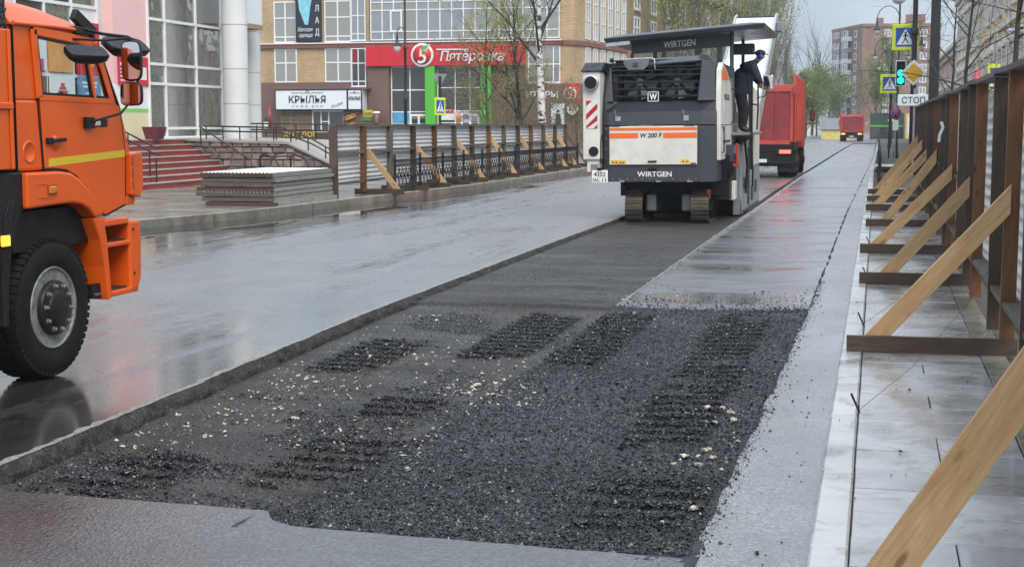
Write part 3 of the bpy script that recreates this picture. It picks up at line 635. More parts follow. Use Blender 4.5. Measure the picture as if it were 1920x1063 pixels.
for i in range(len(posts)-1):
    a, b = posts[i]+.03, posts[i+1]-.03
    plank('top_plate', (FX+.08, a-.03, 2.40+random.uniform(-.01, .01)), (FX+.08, b+.025, 2.40+random.uniform(-.01, .015)), .19, .045, M_WGREY, hr, ploc=lp)
    plank('middle_rail', (FX+.10, a, 1.22), (FX+.10, b, 1.22+random.uniform(-.03, .03)), .07, .05, M_WDARK, hr, ploc=lp) if i > 8 else None
    plank('bottom_rail', (FX+.09, a, .47+random.uniform(-.02, .02)), (FX+.09, b, .47), .15, .045, M_WDARK if i % 2 else M_WGREY, hr, ploc=lp)
    w = b-a-.0; key = ('rs', round(w, 2))
    if key not in PLANK: PLANK[key] = corrugated('sheet', w, 1.9, M_SHEETW, .12, .02)
    link('sheet', PLANK[key], hr, (.19, a-4.2, .36), (0, 0, R(90)))
for y, foot, ft, zt in [(5.6, -.05, .10, 1.90), (12.4, -.07, .10, 1.40), (17.7, .06, .10, 1.28), (21.9, -.07, .10, 1.32), (27.6, .10, .10, 1.42), (32.7, -.07, .10, 1.35), (36.6, -.05, .1, 1.5), (40.4, -.05, .1, 1.6)]:
    plank('base_beam', (-.20 if foot < .05 else -.16, y-.16, PZ+.07), (FX+.14, y-.06, PZ+.07), .05, .14, M_WDARK, hr, ploc=lp)
    cut_brace(foot, y-.09, PZ+.0, FX+.045, zt, .155, .05, M_PINE, hr, lp)
# torn film tied to the hoarding
tp = MB(); pts = [(0, 0), (.03, -.10), (-.02, -.22), (-.03, -.34)]
for k in range(3): tp.add([(pts[k][0]-.025, 0, pts[k][1]), (pts[k][0]+.025, .01, pts[k][1]), (pts[k+1][0]+.025, -.01, pts[k+1][1]), (pts[k+1][0]-.025, 0, pts[k+1][1])], [(0, 1, 2, 3)])
o = tp.build('film_strip', paint('white_film', (.7, .72, .7), .3), None, loc=(FX+.02, 25.33, 1.98)); tag(o, 'strip of white plastic film hanging from a plank of the hoarding', 'film')
# steel pins with tie wire along the kerb
M_STEEL = paint('rusty_bar', (.035, .025, .02), .5, .3, 20, .5)
PINL = ['in front of the first base beam', 'between the first and second base beams', 'by the second base beam', 'by the third base beam', 'by the fourth base beam', 'beyond the fourth base beam', 'near the last braces']
for i, (x, y) in enumerate([(-.05, 9.65), (-.06, 13.9), (-.06, 18.4), (-.05, 23.3), (-.06, 28.3), (-.06, 34.0), (-.05, 40.0)]):
    t = thing('steel_pin', 'rusty steel pin with tie wire at the kerb '+PINL[i], 'steel pin', (x, y, PZ))
    MB().cyl((0, 0, -.03), (-.07, .02, .12), .008, None, 8).build('bar', M_STEEL, t)
    MB().tube([(-.01, .0, .02), (.35, .9, .18), (.75, 1.9, .5), (1.1, 2.65, .95)], .0022, 4).build('wire', M_STEEL, t)
# ------------------------------------------------------------------ vehicles: shared pieces
def clear_glass(name, tint=(.85, .9, .9), dark=.0):
    s = NT(name); s.t.nodes.remove(s.b); tr = s.n('ShaderNodeBsdfTransparent'); tr.inputs[0].default_value = (*tint, 1)
    gl = s.n('ShaderNodeBsdfGlossy'); gl.inputs['Roughness'].default_value = .02
    fr = s.n('ShaderNodeFresnel'); fr.inputs['IOR'].default_value = 1.5; m = s.n('ShaderNodeMixShader')
    s.l(fr.outputs[0], m.inputs[0]); s.l(tr.outputs[0], m.inputs[1]); s.l(gl.outputs[0], m.inputs[2]); s.l(m.outputs[0], s.o.inputs['Surface']); return s.m
M_CLEAR = clear_glass('cab_glass')
M_ORANGE = paint('orange_truck_paint', (.64, .088, .004), .38, .06, .9, 0, coat=.28, dirt=.22, dirtc=(.34, .075, .02), spec=.35)
M_BLACKP = paint('black_plastic', (.009, .009, .010), .5, .3, 8, bump=.05, bscale=90, spec=.3)
M_RUBBER = paint('tyre_rubber', (.007, .007, .0075), .7, .3, 5, dirt=.3, dirtc=(.022, .020, .018), bump=.1, bscale=60, spec=.2)
M_RIM = paint('steel_rim', (.26, .26, .25), .45, .25, 9, .3, dirt=.9, dirtc=(.05, .045, .04))
M_HUB = paint('black_hub', (.010, .010, .010), .45, .3, 9, spec=.3)
M_BOLT = paint('bolt_steel', (.22, .22, .21), .4, .3, 20, .6)
M_MIRR = NT('mirror_glass').set(color=(.75, .76, .77), metal=1, rough=.03).m
M_AMBER = NT('amber_lens').set(color=(.55, .16, .01), rough=.15, spec=.8).m
M_AMBERLIT = glow('amber_lens_lit', (1., .45, .03), 1.2)
M_CHASS = paint('chassis_black', (.009, .009, .01), .6, .3, 6, dirt=.3, dirtc=(.03, .027, .024), spec=.25)
M_STEP = paint('step_grip', (.012, .012, .012), .8, .4, 90, bump=.8, bscale=150)
M_YEL = paint('yellow_tape', (.60, .42, .02), .4, .06, 4)
M_WHITE = paint('white_letter', (.75, .75, .73), .4, .05)
def wheel(parent, loc, r=.54, w=.30, dual=False, plain=False):
    """wheel about the x axis, outer face towards +x"""
    t = link('wheel', MB().lathe([(r*.60, -w), (r*.60, -.03), (r*.55, -.02)], ax=0, n=28).mesh('wheel', M_RIM), parent, loc)
    k = r/.54
    ty = MB(); ty.lathe([(.30*k, -w), (.42*k, -w-.01), (.515*k, -w+.03), (.535*k, -w+.06), (.535*k, -.055), (.518*k, -.025), (.49*k, -.004), (.44*k, .008), (.37*k, .006), (.315*k, -.012), (.30*k, -.03)], ax=0, n=48)
    nb = 56 if not plain else 0
    for i in range(nb):
        a = 2*math.pi*i/nb; c, s_ = math.cos(a), math.sin(a); tx = Vector((0, -s_, c)); nr = Vector((0, c, s_))
        for x0, x1, off in ((-.075, -.008, 0), (-w+.012, -w+.075, .5), (-w*.62, -w*.38, .25)):
            aa = a+off*2*math.pi/nb; nr = Vector((0, math.cos(aa), math.sin(aa))); tx = Vector((0, -math.sin(aa), math.cos(aa))); r0, r1 = .50*k, .548*k; hw = .019*k
            ri = .522*k if x0 > -.1 else r0
            v = []
            for xx in (x0, x1):
                rr1 = r1 if xx < -.02 else .527*k
                v += [Vector((xx, 0, 0))+nr*(r0 if xx < -.02 else .497*k)+tx*hw*q for q in (-1, 1)]+[Vector((xx, 0, 0))+nr*rr1+tx*hw*q for q in (1, -1)]
            ty.add(v, [(0,1,2,3),(7,6,5,4),(0,4,5,1),(1,5,6,2),(2,6,7,3),(3,7,4,0)])
    ty.build('tyre', M_RUBBER, t)
    MB().lathe([(.300*k, -.045), (.318*k, -.012), (.310*k, .002), (.296*k, -.012), (.287*k, -.13), (.25*k, -.125), (.215*k, -.06), (.0001, -.06)], ax=0, n=40).build('rim', M_RIM, t)
    if not plain:
        ho = MB()
        for i in range(10):
            a = 2*math.pi*(i+.5)/10; ho.lathe([(.028*k, 0), (.027*k, .004), (.0001, .004)], (-.122, .262*k*math.cos(a), .253*k*math.sin(a)), 0, 10)
        ho.build('vent_hole', M_BLACKP, t)
    MB().lathe([(.212*k, -.08), (.212*k, .012), (.203*k, .026), (.135*k, .03), (.13*k, .044), (.12*k, .05), (.0001, .052)], ax=0, n=36).build('hub', M_HUB, t, .003)
    if plain: return t
    nm = PLANK.setdefault(('nut', k), MB().lathe([(.021*k, -.004), (.021*k, .004), (.015*k, .006), (.015*k, .024), (.011*k, .032), (.0001, .033)], ax=0, n=8, smooth=False).mesh('wheel_nut', M_BOLT))
    for i in range(10):
        a = 2*math.pi*(i+.5)/10; link('wheel_nut', nm, t, (.026, .172*k*math.cos(a), .172*k*math.sin(a)))
    return t

# ------------------------------------------------------------------ orange tipper truck at the left
TK = thing('tipper_truck', 'orange tipper truck with yellow door stripe and black mirrors standing at the trench', 'truck', (-7.30, 9.8, 0))
SX = 1.22
def arc(c, r0, r1, a0, a1, n): return [(c[0]+r0*math.cos(R(a0+(a1-a0)*i/n)), c[1]+r1*math.sin(R(a0+(a1-a0)*i/n))) for i in range(n+1)]
archtop = [(-.45, 1.60), (.02, 1.60), (.18, 1.585), (.32, 1.53), (.46, 1.43), (.57, 1.33), (.66, 1.23), (.74, 1.20), (1.07, 1.27)]
cab = MB().prism([(-.46, 1.60)]+archtop[1:]+[(1.20, 1.30), (1.225, 1.62), (1.18, 1.78), (1.055, 2.10), (.95, 2.125), (-.46, 2.125)][0:], 0, -SX, SX)
cabo = cab.build('cab_body', M_ORANGE, TK, .022, seg=2)
for sgn in (1, -1):
    sf = MB(); x0, x1 = (SX-.05, SX-.004) if sgn > 0 else (-SX+.004, -SX+.05)
    for poly in ([(-.46, 2.12), (-.10, 2.12), (-.165, 2.60), (-.165, 2.69), (-.46, 2.69)], [(-.165, 2.60), (.66, 2.545), (.64, 2.69), (-.165, 2.69)],
                 [(.66, 2.545), (.725, 2.50), (.885, 2.12), (1.06, 2.09), (.70, 2.69), (.64, 2.69)]):
        sf.prism(poly, 0, x0, x1)
    sf.build('side_frame', M_ORANGE, TK, .012)
# rounded roof
ring = []
for yv, h in [(-.47, .24), (-.40, .28), (-.1, .275), (.2, .245), (.42, .19), (.58, .11), (.68, .03), (.70, .004)]:
    rr = [(SX*x, yv+(.035*(1-abs(x)**3) if yv > .5 else 0), 2.665+h*max(0, 1-abs(x)**3.2)**.55) for x in np.linspace(1, -1, 25)]
    ring.append(rr)
m = MB(); n = 25
m.add([p for r_ in ring for p in r_], [(k*n+i, k*n+i+1, (k+1)*n+i+1, (k+1)*n+i) for k in range(len(ring)-1) for i in range(n-1)], True)
m.add(ring[0], [tuple(range(n))]); m.add(ring[-1], [tuple(range(n))[::-1]])
roof = m.build('roof', M_ORANGE, TK)
MB().tube([(SX+.012, -.47, 2.672), (SX+.012, .1, 2.678), (SX+.012, .5, 2.672), (SX-.02, .70, 2.655)], .017, 6).build('gutter', M_ORANGE, roof)
MB().box(-SX+.05, SX-.05, -.46, -.43, 2.12, 2.68).build('rear_wall', M_ORANGE, TK)
MB().box(-SX+.06, SX-.06, .82, 1.05, 1.9, 2.115).box(-SX+.06, SX-.06, -.42, .9, 1.6, 1.66).build('dashboard', M_BLACKP, TK, .02)
for x in (-.65, .65): MB().box(x-.25, x+.25, -.35, .1, 1.62, 1.95).box(x-.24, x+.24, -.42, -.27, 1.9, 2.42).build('seat', M_BLACKP, TK, .04)
st = MB().ring((-.65, .62, 2.14), .23, .017, 1, 24); so_ = st.build('steering_wheel', M_BLACKP, TK)
MB().add([(-SX+.08, 1.045, 2.11), (SX-.08, 1.045, 2.11), (SX-.08, .70, 2.665), (-SX+.08, .70, 2.665)], [(0, 1, 2, 3)]).build('windscreen', M_CLEAR, TK)
wp = MB()
for x0 in (-.7, .1): wp.beam((x0, 1.07, 2.11), (x0+.62, 1.0, 2.20), .02, .02)
wp.build('wiper', M_BLACKP, TK)
# door (right-hand side) with its window, handle and badge
dsm = MB(); dpts = [(-.215, 2.655), (-.125, 1.606), (.02, 1.606), (.175, 1.590), (.32, 1.536), (.463, 1.436), (.575, 1.336), (.664, 1.238), (.745, 1.207), (1.070, 1.278), (1.094, 1.62), (1.076, 1.80), (1.020, 2.088), (.68, 2.62)]
for a, b in zip(dpts, dpts[1:]+dpts[:1]): dsm.beam((SX+.003, a[0], a[1]), (SX+.003, b[0], b[1]), .014, .016)
dsm.build('door_seam', M_BLACKP, TK)
door = MB().prism([(-.115, 1.615), (.02, 1.612), (.18, 1.597), (.325, 1.543), (.468, 1.443), (.58, 1.342), (.668, 1.245), (.745, 1.215), (1.062, 1.285), (1.085, 1.62), (1.068, 1.80), (1.012, 2.085), (.89, 2.135), (-.145, 2.14)], 0, SX, SX+.014).build('door', M_ORANGE, TK, .006, seg=2)
df = MB()
for a, b, w_ in (((-.15, 2.14), (-.205, 2.645), .075), ((-.205, 2.635), (.655, 2.585), .07), ((.66, 2.59), (.90, 2.14), .07), ((-.15, 2.14), (.93, 2.125), .045)):
    df.beam((SX+.008, a[0], a[1]), (SX+.008, b[0], b[1]), .02, w_)
df.build('window_frame', M_ORANGE, door, .006)
ws = MB()
for a, b, w_ in (((-.108, 2.165), (-.16, 2.595), .022), ((-.165, 2.592), (.66, 2.54), .025), ((.665, 2.54), (.862, 2.15), .025), ((-.11, 2.165), (.87, 2.15), .035), ((.60, 2.15), (.50, 2.55), .02)):
    ws.beam((SX+.002, a[0], a[1]), (SX+.002, b[0], b[1]), .02, w_)
ws.build('window_seal', M_BLACKP, door)
MB().beam((SX+.012, .635, 2.14), (SX+.012, .535, 2.56), .016, .032).build('divider', M_ORANGE, door, .004)
MB().add([(SX-.01, -.12, 2.15), (SX-.01, .88, 2.14), (SX-.01, .69, 2.56), (SX-.01, -.17, 2.61)], [(0, 1, 2, 3)]).build('window_glass', M_CLEAR, door)
MB().box(SX+.014, SX+.045, -.10, -.03, 1.795, 1.845).beam((SX+.04, -.05, 1.82), (SX+.045, .135, 1.828), .022, .03).build('door_handle', M_BLACKP, door, .008, seg=2)
MB().lathe([(.06, 0), (.058, .004), (.0001, .005)], (SX+.0135, .03, 1.80), 0, 20).build('handle_recess', M_ORANGE, door)
MB().prism([(-.07, 1.625), (1.075, 1.675), (1.072, 1.732), (-.068, 1.685)], 0, SX+.0145, SX+.017).build('reflective_stripe', M_YEL, door)
MB().box(SX+.014, SX+.024, .50, .80, 1.925, 1.985).build('badge', M_BLACKP, door, .004)
MB().text('6520', .058, (SX+.0245, .595, 1.936), (0, 1, 0), (0, 0, 1), .003, .012, width=.17).build('badge_number', M_WHITE, door)
MB().lathe([(.085, 0), (.082, .006), (.07, .007), (.066, .002), (.0001, .002)], (SX, -.30, 1.74), 0, 24).build('cab_cap', M_ORANGE, TK)
MB().box(SX-.03, SX+.003, -.462, -.452, 1.6, 2.66).build('seam', M_BLACKP, TK)
# wing over the wheel
outer = [(-.42, 1.592), (.02, 1.590), (.18, 1.573), (.31, 1.520), (.45, 1.42), (.56, 1.32), (.655, 1.215)]
inner = [(.52, 1.205), (.43, 1.275), (.32, 1.32), (.18, 1.34), (.0, 1.338), (-.42, 1.325)]
wing = MB().prism(outer+inner, 0, .70, SX+.055).build('wing', M_ORANGE, TK, .02, seg=2)
MB().box(SX+.056, SX+.072, -.15, -.055, 1.425, 1.48).build('side_repeater', M_AMBER, wing, .006)
MB().box(SX+.05, SX+.062, -.165, -.04, 1.412, 1.492).build('repeater_recess', paint('dark_orange_recess', (.30, .055, .01), .5), wing)
MB().beam((SX+.058, -.29, 1.50), (SX+.058, -.17, 1.505), .006, .006).beam((SX+.058, -.29, 1.40), (SX+.058, -.05, 1.405), .006, .008).build('crease', M_ORANGE, wing)
# bumper with two steps
leg = [(.50, 1.20), (.655, 1.20), (.70, 1.04), (.755, .535), (.70, .52), (.66, .80), (.60, 1.02)]
bump = MB().prism(leg, 0, .95, SX+.045).box(.98, SX+.03, .72, 1.22, .535, .585).box(.98, SX+.035, .70, 1.1, .945, .985).prism([(.62, 1.115), (1.08, 1.12), (1.08, 1.175), (.66, 1.175)], 0, .95, SX+.03).box(.93, .985, .66, 1.2, .55, 1.15).build('bumper_step', M_ORANGE, TK, .012, seg=2)
MB().prism([(1.085, .545), (1.21, .56), (1.265, .66), (1.28, 1.00), (1.255, 1.14), (1.085, 1.15)], 0, -SX-.02, SX+.04).build('bumper', M_ORANGE, TK, .025, seg=2)
MB().box(.99, SX+.0, .765, 1.07, .586, .598).build('step_mat', M_STEP, bump); MB().box(.99, SX+.005, .74, 1.06, .986, .998).build('step_mat', M_STEP, bump)
for z in (.70, 1.07): MB().lathe([(.014, 0), (.013, .006), (.0001, .006)], (SX+.041, 1.13, z), 0, 12).build('bumper_screw', M_BLACKP, bump)
for y_ in (.60, .655): MB().cyl((SX-.02, y_, .575), (SX+.0, y_, .575), .012, None, 8).build('bracket_rivet', M_BOLT, bump)
MB().box(SX-.06, SX-.02, .55, .70, .55, .66).build('step_bracket', M_BLACKP, bump)
cd = MB().prism([(1.10, 1.36), (1.24, 1.33), (1.30, 1.42), (1.295, 1.70), (1.22, 1.715), (1.10, 1.70)], 0, SX-.28, SX+.06).prism([(1.06, 1.27), (1.22, 1.275), (1.235, 1.34), (1.08, 1.36)], 0, SX-.3, SX+.015).build('corner_deflector', M_ORANGE, TK, .012, seg=2)
for z in (1.40, 1.50, 1.60): MB().box(SX+.055, SX+.062, 1.105, 1.135, z, z+.075).build('deflector_slot', paint('dark_orange_recess', (.30, .055, .01), .5), cd)
MB().box(-.9, .9, 1.21, 1.235, 1.32, 1.75).build('grille', M_BLACKP, TK, .01)
# mirrors
mm = MB().tube([(SX-.02, .42, 2.70), (SX+.10, .62, 2.655), (SX+.22, .80, 2.64), (SX+.28, .86, 2.60)], .014, 8).tube([(SX, .30, 2.60), (SX+.14, .55, 2.60), (SX+.26, .74, 2.625), (SX+.28, .84, 2.56), (SX+.28, .84, 2.20), (SX+.2, .70, 2.03), (SX+.06, .50, 1.965)], .011, 8).box(SX-.02, SX+.05, .44, .56, 1.91, 2.0).box(SX-.06, SX+.03, .36, .56, 2.645, 2.70)
mm.beam((SX-.03, .42, 2.80), (SX+.0, .66, 2.66), .05, .09); arm = mm.build('mirror_arm', M_BLACKP, TK, .006)
def mirror(c, w, h, d, yaw, name='mirror', tilt=0, glass=True):
    ex = MB(); pts = []
    for i in range(16):
        a = 2*math.pi*i/16; cc, ss = math.cos(a), math.sin(a); pts.append((w/2*math.copysign(abs(cc)**.45, cc), h/2*math.copysign(abs(ss)**.45, ss)))
    rings = [[(x*k, yv, z*k) for x, z in pts] for yv, k in ((0, .94), (.012, 1), (d*.6, .95), (d, .6))]
    ex.loft(rings, True, True)
    o = ex.build(name, M_BLACKP, TK, loc=c, rot=(R(tilt), 0, R(yaw)))
    if glass: MB().loft([[(x*.88, -.004, z*.9) for x, z in pts], [(x*.88, .003, z*.9) for x, z in pts]]).build('mirror_glass', M_MIRR, o)
    return o
mirror((SX+.27, .76, 2.45), .17, .33, .08, 10); mirror((SX+.27, .74, 2.185), .185, .19, .08, 8)
mirror((SX+.27, .10, 2.50), .34, .17, .09, 58, tilt=-58, glass=False); mirror((SX+.12, .98, 2.60), .48, .19, .10, 78, tilt=-52, glass=False)
# behind the cab: air intake with a drilled guard, tipper body, chassis
ai = MB().box(SX-.32, SX-.03, -.72, -.475, 2.56, 2.99).build('air_intake', M_BLACKP, TK, .02)
hm = MB()
for i in range(5):
    for j in range(9):
        yv = -.70+i*.05+(.02 if j % 2 else 0)
        if yv < -.485: hm.ring((SX-.03, yv, 2.58+j*.046), .014, .005, 0, 8)
hm.build('guard_holes', paint('guard_rim', (.05, .05, .052), .4), ai)
MB().cyl((SX-.17, -.60, 2.2), (SX-.17, -.60, 2.57), .07, None, 14).build('intake_pipe', M_BLACKP, TK)
tb = MB().box(-1.2, 1.2, -5.4, -.80, 1.62, 2.62).box(SX-.02, SX+.03, -.90, -.545, 1.62, 2.62).box(-1.2, 1.2, -.80, -.52, 1.62, 2.62)
tb.box(SX+.0, SX+.05, -5.4, -.545, 2.05, 2.10).box(SX+.03, SX+.045, -.585, -.545, 1.62, 2.62)
tb.build('tipper_body', M_ORANGE, TK, .015)
MB().cyl((SX-.05, -.80, 2.19), (SX-.05, -.52, 2.19), .03, None, 10).build('body_latch', M_BLACKP, TK)
MB().box(-.45, .45, -5.6, 1.1, .72, .98).box(-1.0, 1.0, -.1, .1, .48, .62).build('chassis', M_CHASS, TK, .01)
MB().box(-1.15, 1.15, -.45, .72, 1.0, 1.30).box(.4, .82, -.6, .7, .62, 1.02).build('wheel_housing', M_CHASS, TK)
fl = MB(); fl.prism([(-.80, 1.60), (-.42, 1.595), (-.335, 1.585), (-.335, 1.36), (-.44, 1.30), (-.56, 1.10), (-.62, .80), (-.64, .48), (-.70, .48), (-.70, .9), (-.80, 1.3)], 0, .75, SX+.01); fl.build('mudguard', M_BLACKP, TK, .012)
mk = MB().box(SX-.02, SX+.02, -.75, -.56, 1.06, 1.16).build('marker_bracket', M_BLACKP, TK, .005)
MB().box(SX+.02, SX+.045, -.735, -.645, 1.075, 1.15).build('side_marker', M_AMBERLIT, mk, .005)
for k in range(3): MB().tube([(SX+.012, -.60+.03*k, 1.40), (SX+.014, -.66+.03*k, 1.25), (SX+.012, -.69+.02*k, 1.05)], .006, 6).build('air_hose', M_BLACKP, TK)
MB().cyl((SX-.55, -1.0, .78), (SX-.55, -2.2, .78), .3, None, 24).build('fuel_tank', M_CHASS, TK)
wheel(TK, (SX-.02, 0, .545)); o = wheel(TK, (-SX+.02, 0, .545)); o.rotation_euler = (0, 0, math.pi)
for y_ in (-3.3, -4.65):
    wheel(TK, (SX-.02, y_, .545), plain=True); o = wheel(TK, (-SX+.02, y_, .545), plain=True); o.rotation_euler = (0, 0, math.pi)
bpy.data.objects['wheel'].rotation_euler = (R(12), 0, R(0))
# ------------------------------------------------------------------ cold milling machine
M_MDARK = paint('machine_anthracite', (.042, .046, .054), .42, .10, 1.5, dirt=.15, dirtc=(.09, .085, .08))
M_MBLK = paint('machine_black', (.009, .0095, .012), .5, .25, 3, spec=.3)
M_MWHITE = paint('machine_white', (.62, .60, .55), .38, .05, 1.2, dirt=.4, dirtc=(.30, .27, .22))
M_MGREY = paint('machine_grey', (.20, .21, .22), .45, .15, 3, .2, dirt=.4, dirtc=(.10, .09, .08))
M_MORANGE = paint('machine_orange', (.72, .14, .02), .45, .05)
M_TRACK = paint('track_steel', (.07, .055, .042), .55, .35, 7, .5, dirt=.7, dirtc=(.10, .08, .055), bump=.2)
M_REDP = paint('red_paint', (.45, .03, .02), .4, .1)
M_REFR = paint('retro_red', (.42, .008, .03), .35, .05); M_REFW = paint('retro_white', (.62, .64, .62), .35, .05)
M_FAN = paint('fan_grey', (.24, .245, .25), .4, .3, 6, .3)
M_ALU = paint('brushed_steel', (.50, .51, .52), .3, .12, 4, .7)
M_PANE = clear_glass('tinted_pane', (.72, .78, .76))
ML = (-4.25, 29.0, -.09)
MM = thing('milling_machine', 'white and anthracite road milling machine standing in the trench', 'milling machine', ML)
def mb_(m, name, mat, bevel=0, parent=None, seg=1):
    par = parent or MM; o = m.build(name, mat, par, bevel, seg=seg); o.location = -Vector(ML) if par is MM else (0, 0, 0); return o
XL, XR = -5.41, -3.09
# lower body: rear box, chamfered at both rear corners
def ring_z(z, y0, ins=0): return [(XL+ins, y0+.16, z), (XL+.14+ins, y0, z), (XR-.30, y0, z), (XR-.0-ins, y0+.10, z), (XR-ins, 33.6, z), (XL+ins, 33.6, z)]
low = mb_(MB().loft([ring_z(.78, 29.03), ring_z(1.905, 29.0)]), 'rear_body', M_MDARK, .018, seg=2)
up1 = mb_(MB().loft([ring_z(1.925, 29.0), ring_z(2.19, 29.02)]), 'rear_skirt', M_MDARK, .015)
# bowl below the grille
mb_(MB().loft([[(XL+.02, 29.14, 2.19), (XL+.16, 29.03, 2.19), (XR-.30, 29.03, 2.19), (XR-.02, 29.12, 2.19), (XR-.02, 33.4, 2.19), (XL+.02, 33.4, 2.19)],
              [(XL+.03, 29.20, 2.40), (XL+.30, 29.28, 2.40), (XR-.42, 29.28, 2.40), (XR-.03, 29.18, 2.40), (XR-.03, 33.4, 2.40), (XL+.03, 33.4, 2.40)]]), 'grille_sill', M_MBLK, .012)
# engine housing around an open grille
z0, z1 = 2.40, 3.20
hs = MB()
def quadp(a, b, c, d, t=.06):
    n = (Vector(b)-Vector(a)).cross(Vector(d)-Vector(a)).normalized()*t; hs.add([a, b, c, d]+[tuple(Vector(p)-n) for p in (a, b, c, d)], [(0,1,2,3),(7,6,5,4),(0,4,5,1),(1,5,6,2),(2,6,7,3),(3,7,4,0)])
quadp((XL+.02, 29.19, z0), (XL+.20, 29.17, z0), (XL+.11, 29.42, z1-.10), (XL+.02, 29.5, z1-.14))
quadp((XL+.02, 29.19, z0-.2), (XL+.02, 29.19, z0), (XL+.02, 29.5, z1-.14), (XL+.02, 29.9, z0-.2))
quadp((XR-.40, 29.17, z0), (XR-.03, 29.17, z0), (XR-.06, 29.32, z1-.02), (XR-.34, 29.38, z1+.02))
quadp((XR-.03, 29.17, z0), (XR-.03, 33.2, z0), (XR-.06, 33.2, z1), (XR-.06, 29.32, z1-.02))
quadp((XL+.11, 29.42, z1-.10), (XR-.34, 29.38, z1+.02), (XR-.34, 29.55, z1+.12), (XL+.2, 29.75, z1+.06), .04)
hs.prism([(XL+.02, z1-.14), (XL+.2, z1+.06), (XR-.34, z1+.12), (XR-.06, z1-.02), (XR-.06, 2.4), (XL+.02, 2.4)], 1, 31.0, 33.2)
mb_(hs, 'engine_hood', M_MDARK, .01)
mb_(MB().prism([(XR-.50, 3.20), (XR-.34, 3.36), (XR-.22, 3.33), (XR-.06, 3.17), (XR-.06, 3.0), (XR-.45, 3.05)], 1, 29.45, 29.95), 'corner_hump', M_MDARK, .02)
mb_(MB().box(XR-.33, XR-.20, 29.41, 29.46, 3.13, 3.19), 'lamp', M_MBLK, .008)
mb_(MB().box(XL+.25, XR-.4, 29.75, 29.8, 2.40, 3.24).box(XL+.05, XL+.1, 29.4, 29.8, 2.4, 3.1), 'radiator', M_MBLK)
mb_(MB().box(XL+.15, XR-.35, 29.5, 30.9, 3.225, 3.245), 'hood_top', M_MBLK)
for i, z in enumerate((2.50, 2.645, 2.79, 2.93, 3.03, 3.10, 3.17)):
    t = (z-z0)/(z1-z0); y = 29.28+t*.2
    mb_(MB().beam((XL+.20-.08*t, y, z), (XR-.40+.05*t, y, z), .09, .045 if i < 4 else .035), 'slat', M_MBLK, .006)
for cx in (-4.72, -3.95):
    f = MB(); f.lathe([(.36, 29.70), (.40, 29.62), (.41, 29.62), (.41, 29.72)], (cx, 0, 2.80), 1, 28)
    f2 = mb_(f, 'fan_shroud', M_MBLK)
    b = MB()
    for k in range(7):
        a = 2*math.pi*k/7+.3; c, s_ = math.cos(a), math.sin(a); c2, s2 = math.cos(a+.55), math.sin(a+.55)
        b.add([(cx+.07*c, 29.66, 2.8+.07*s_), (cx+.36*c, 29.60, 2.8+.36*s_), (cx+.36*c2, 29.70, 2.8+.36*s2), (cx+.09*c2, 29.70, 2.8+.09*s2)], [(0, 1, 2, 3)])
    b.lathe([(.08, 29.58), (.08, 29.72), (.0001, 29.72)], (cx, 0, 2.8), 1, 14)
    mb_(b, 'fan_blades', M_FAN)
# half-round service plate on the hood and its bail
pl = [(-4.77+.27*math.cos(R(a)), 3.235+.235*math.sin(R(a))) for a in range(180, 361, 15)]
mb_(MB().prism(pl, 1, 29.40, 29.44), 'service_plate', paint('plate_grey', (.13, .135, .14), .45), .008)
mb_(MB().box(-4.83, -4.73, 29.375, 29.405, 3.11, 3.19), 'plate_latch', M_MDARK, .006)
mb_(MB().tube([(-5.06, 29.42, 3.255), (-4.45, 29.42, 3.275), (-4.40, 29.42, 3.25), (-4.38, 29.42, 3.05)], .012, 8), 'bail', M_ALU)
# logo square
lg = mb_(MB().box(-4.52, -4.27, 29.255, 29.30, 2.385, 2.60), 'emblem', M_MBLK, .01)
fr_ = MB(); 
for a, b in (((-4.50, 2.40), (-4.29, 2.40)), ((-4.29, 2.40), (-4.29, 2.585)), ((-4.29, 2.585), (-4.50, 2.585)), ((-4.50, 2.585), (-4.50, 2.40))): fr_.beam((a[0], 29.25, a[1]), (b[0], 29.25, b[1]), .014, .012, (0, 1, 0))
fr_.text('W', .17, (-4.395, 29.253, 2.432), (1, 0, 0), (0, 0, 1), .006, .03, width=.15); mb_(fr_, 'emblem_letter', M_WHITE, parent=lg)
# white rear door with stripes and lettering
pd = mb_(MB().box(-5.25, -3.47, 28.975, 29.0, 1.125, 1.90), 'rear_door', M_MWHITE, .008)
mb_(MB().box(-5.245, -3.475, 28.970, 28.974, 1.815, 1.868).box(-5.245, -4.66, 28.970, 28.974, 1.66, 1.765).box(-4.15, -3.475, 28.970, 28.974, 1.66, 1.765), 'orange_stripe', M_MORANGE, parent=pd)
mb_(MB().text('W 200 F', .125, (-4.41, 28.972, 1.672), bold=.02, shear=.18, width=.44, depth=.004), 'model_lettering', M_MBLK, parent=pd)
mb_(MB().beam((-4.46, 28.955, 1.19), (-4.28, 28.955, 1.195), .03, .03), 'door_handle', M_MBLK, .008, pd)
mb_(MB().beam((-4.46, 29.0, 1.04), (-4.28, 29.0, 1.045), .04, .03), 'flap_handle', M_MBLK, .008)
for x0, x1, zz in ((-5.225, -5.06, 1.145), (-5.055, -4.92, 1.14), (-3.80, -3.62, 1.16)):
    mb_(MB().box(x0, x1, 28.970, 28.974, zz, zz+.075), 'warning_label', paint('label_yellow', (.68, .42, .02), .5), parent=pd)
    wl = MB()
    for q in (.28, .72):
        xx = x0+(x1-x0)*q; wl.prism([(xx-.022, zz+.018), (xx+.022, zz+.018), (xx, zz+.056)], 1, 28.9675, 28.9695)
    mb_(wl, 'warning_symbol', M_MBLK, parent=pd)
mb_(MB().box(-3.60, -3.49, 28.970, 28.974, 1.135, 1.165), 'reflector', M_REFR, parent=pd)
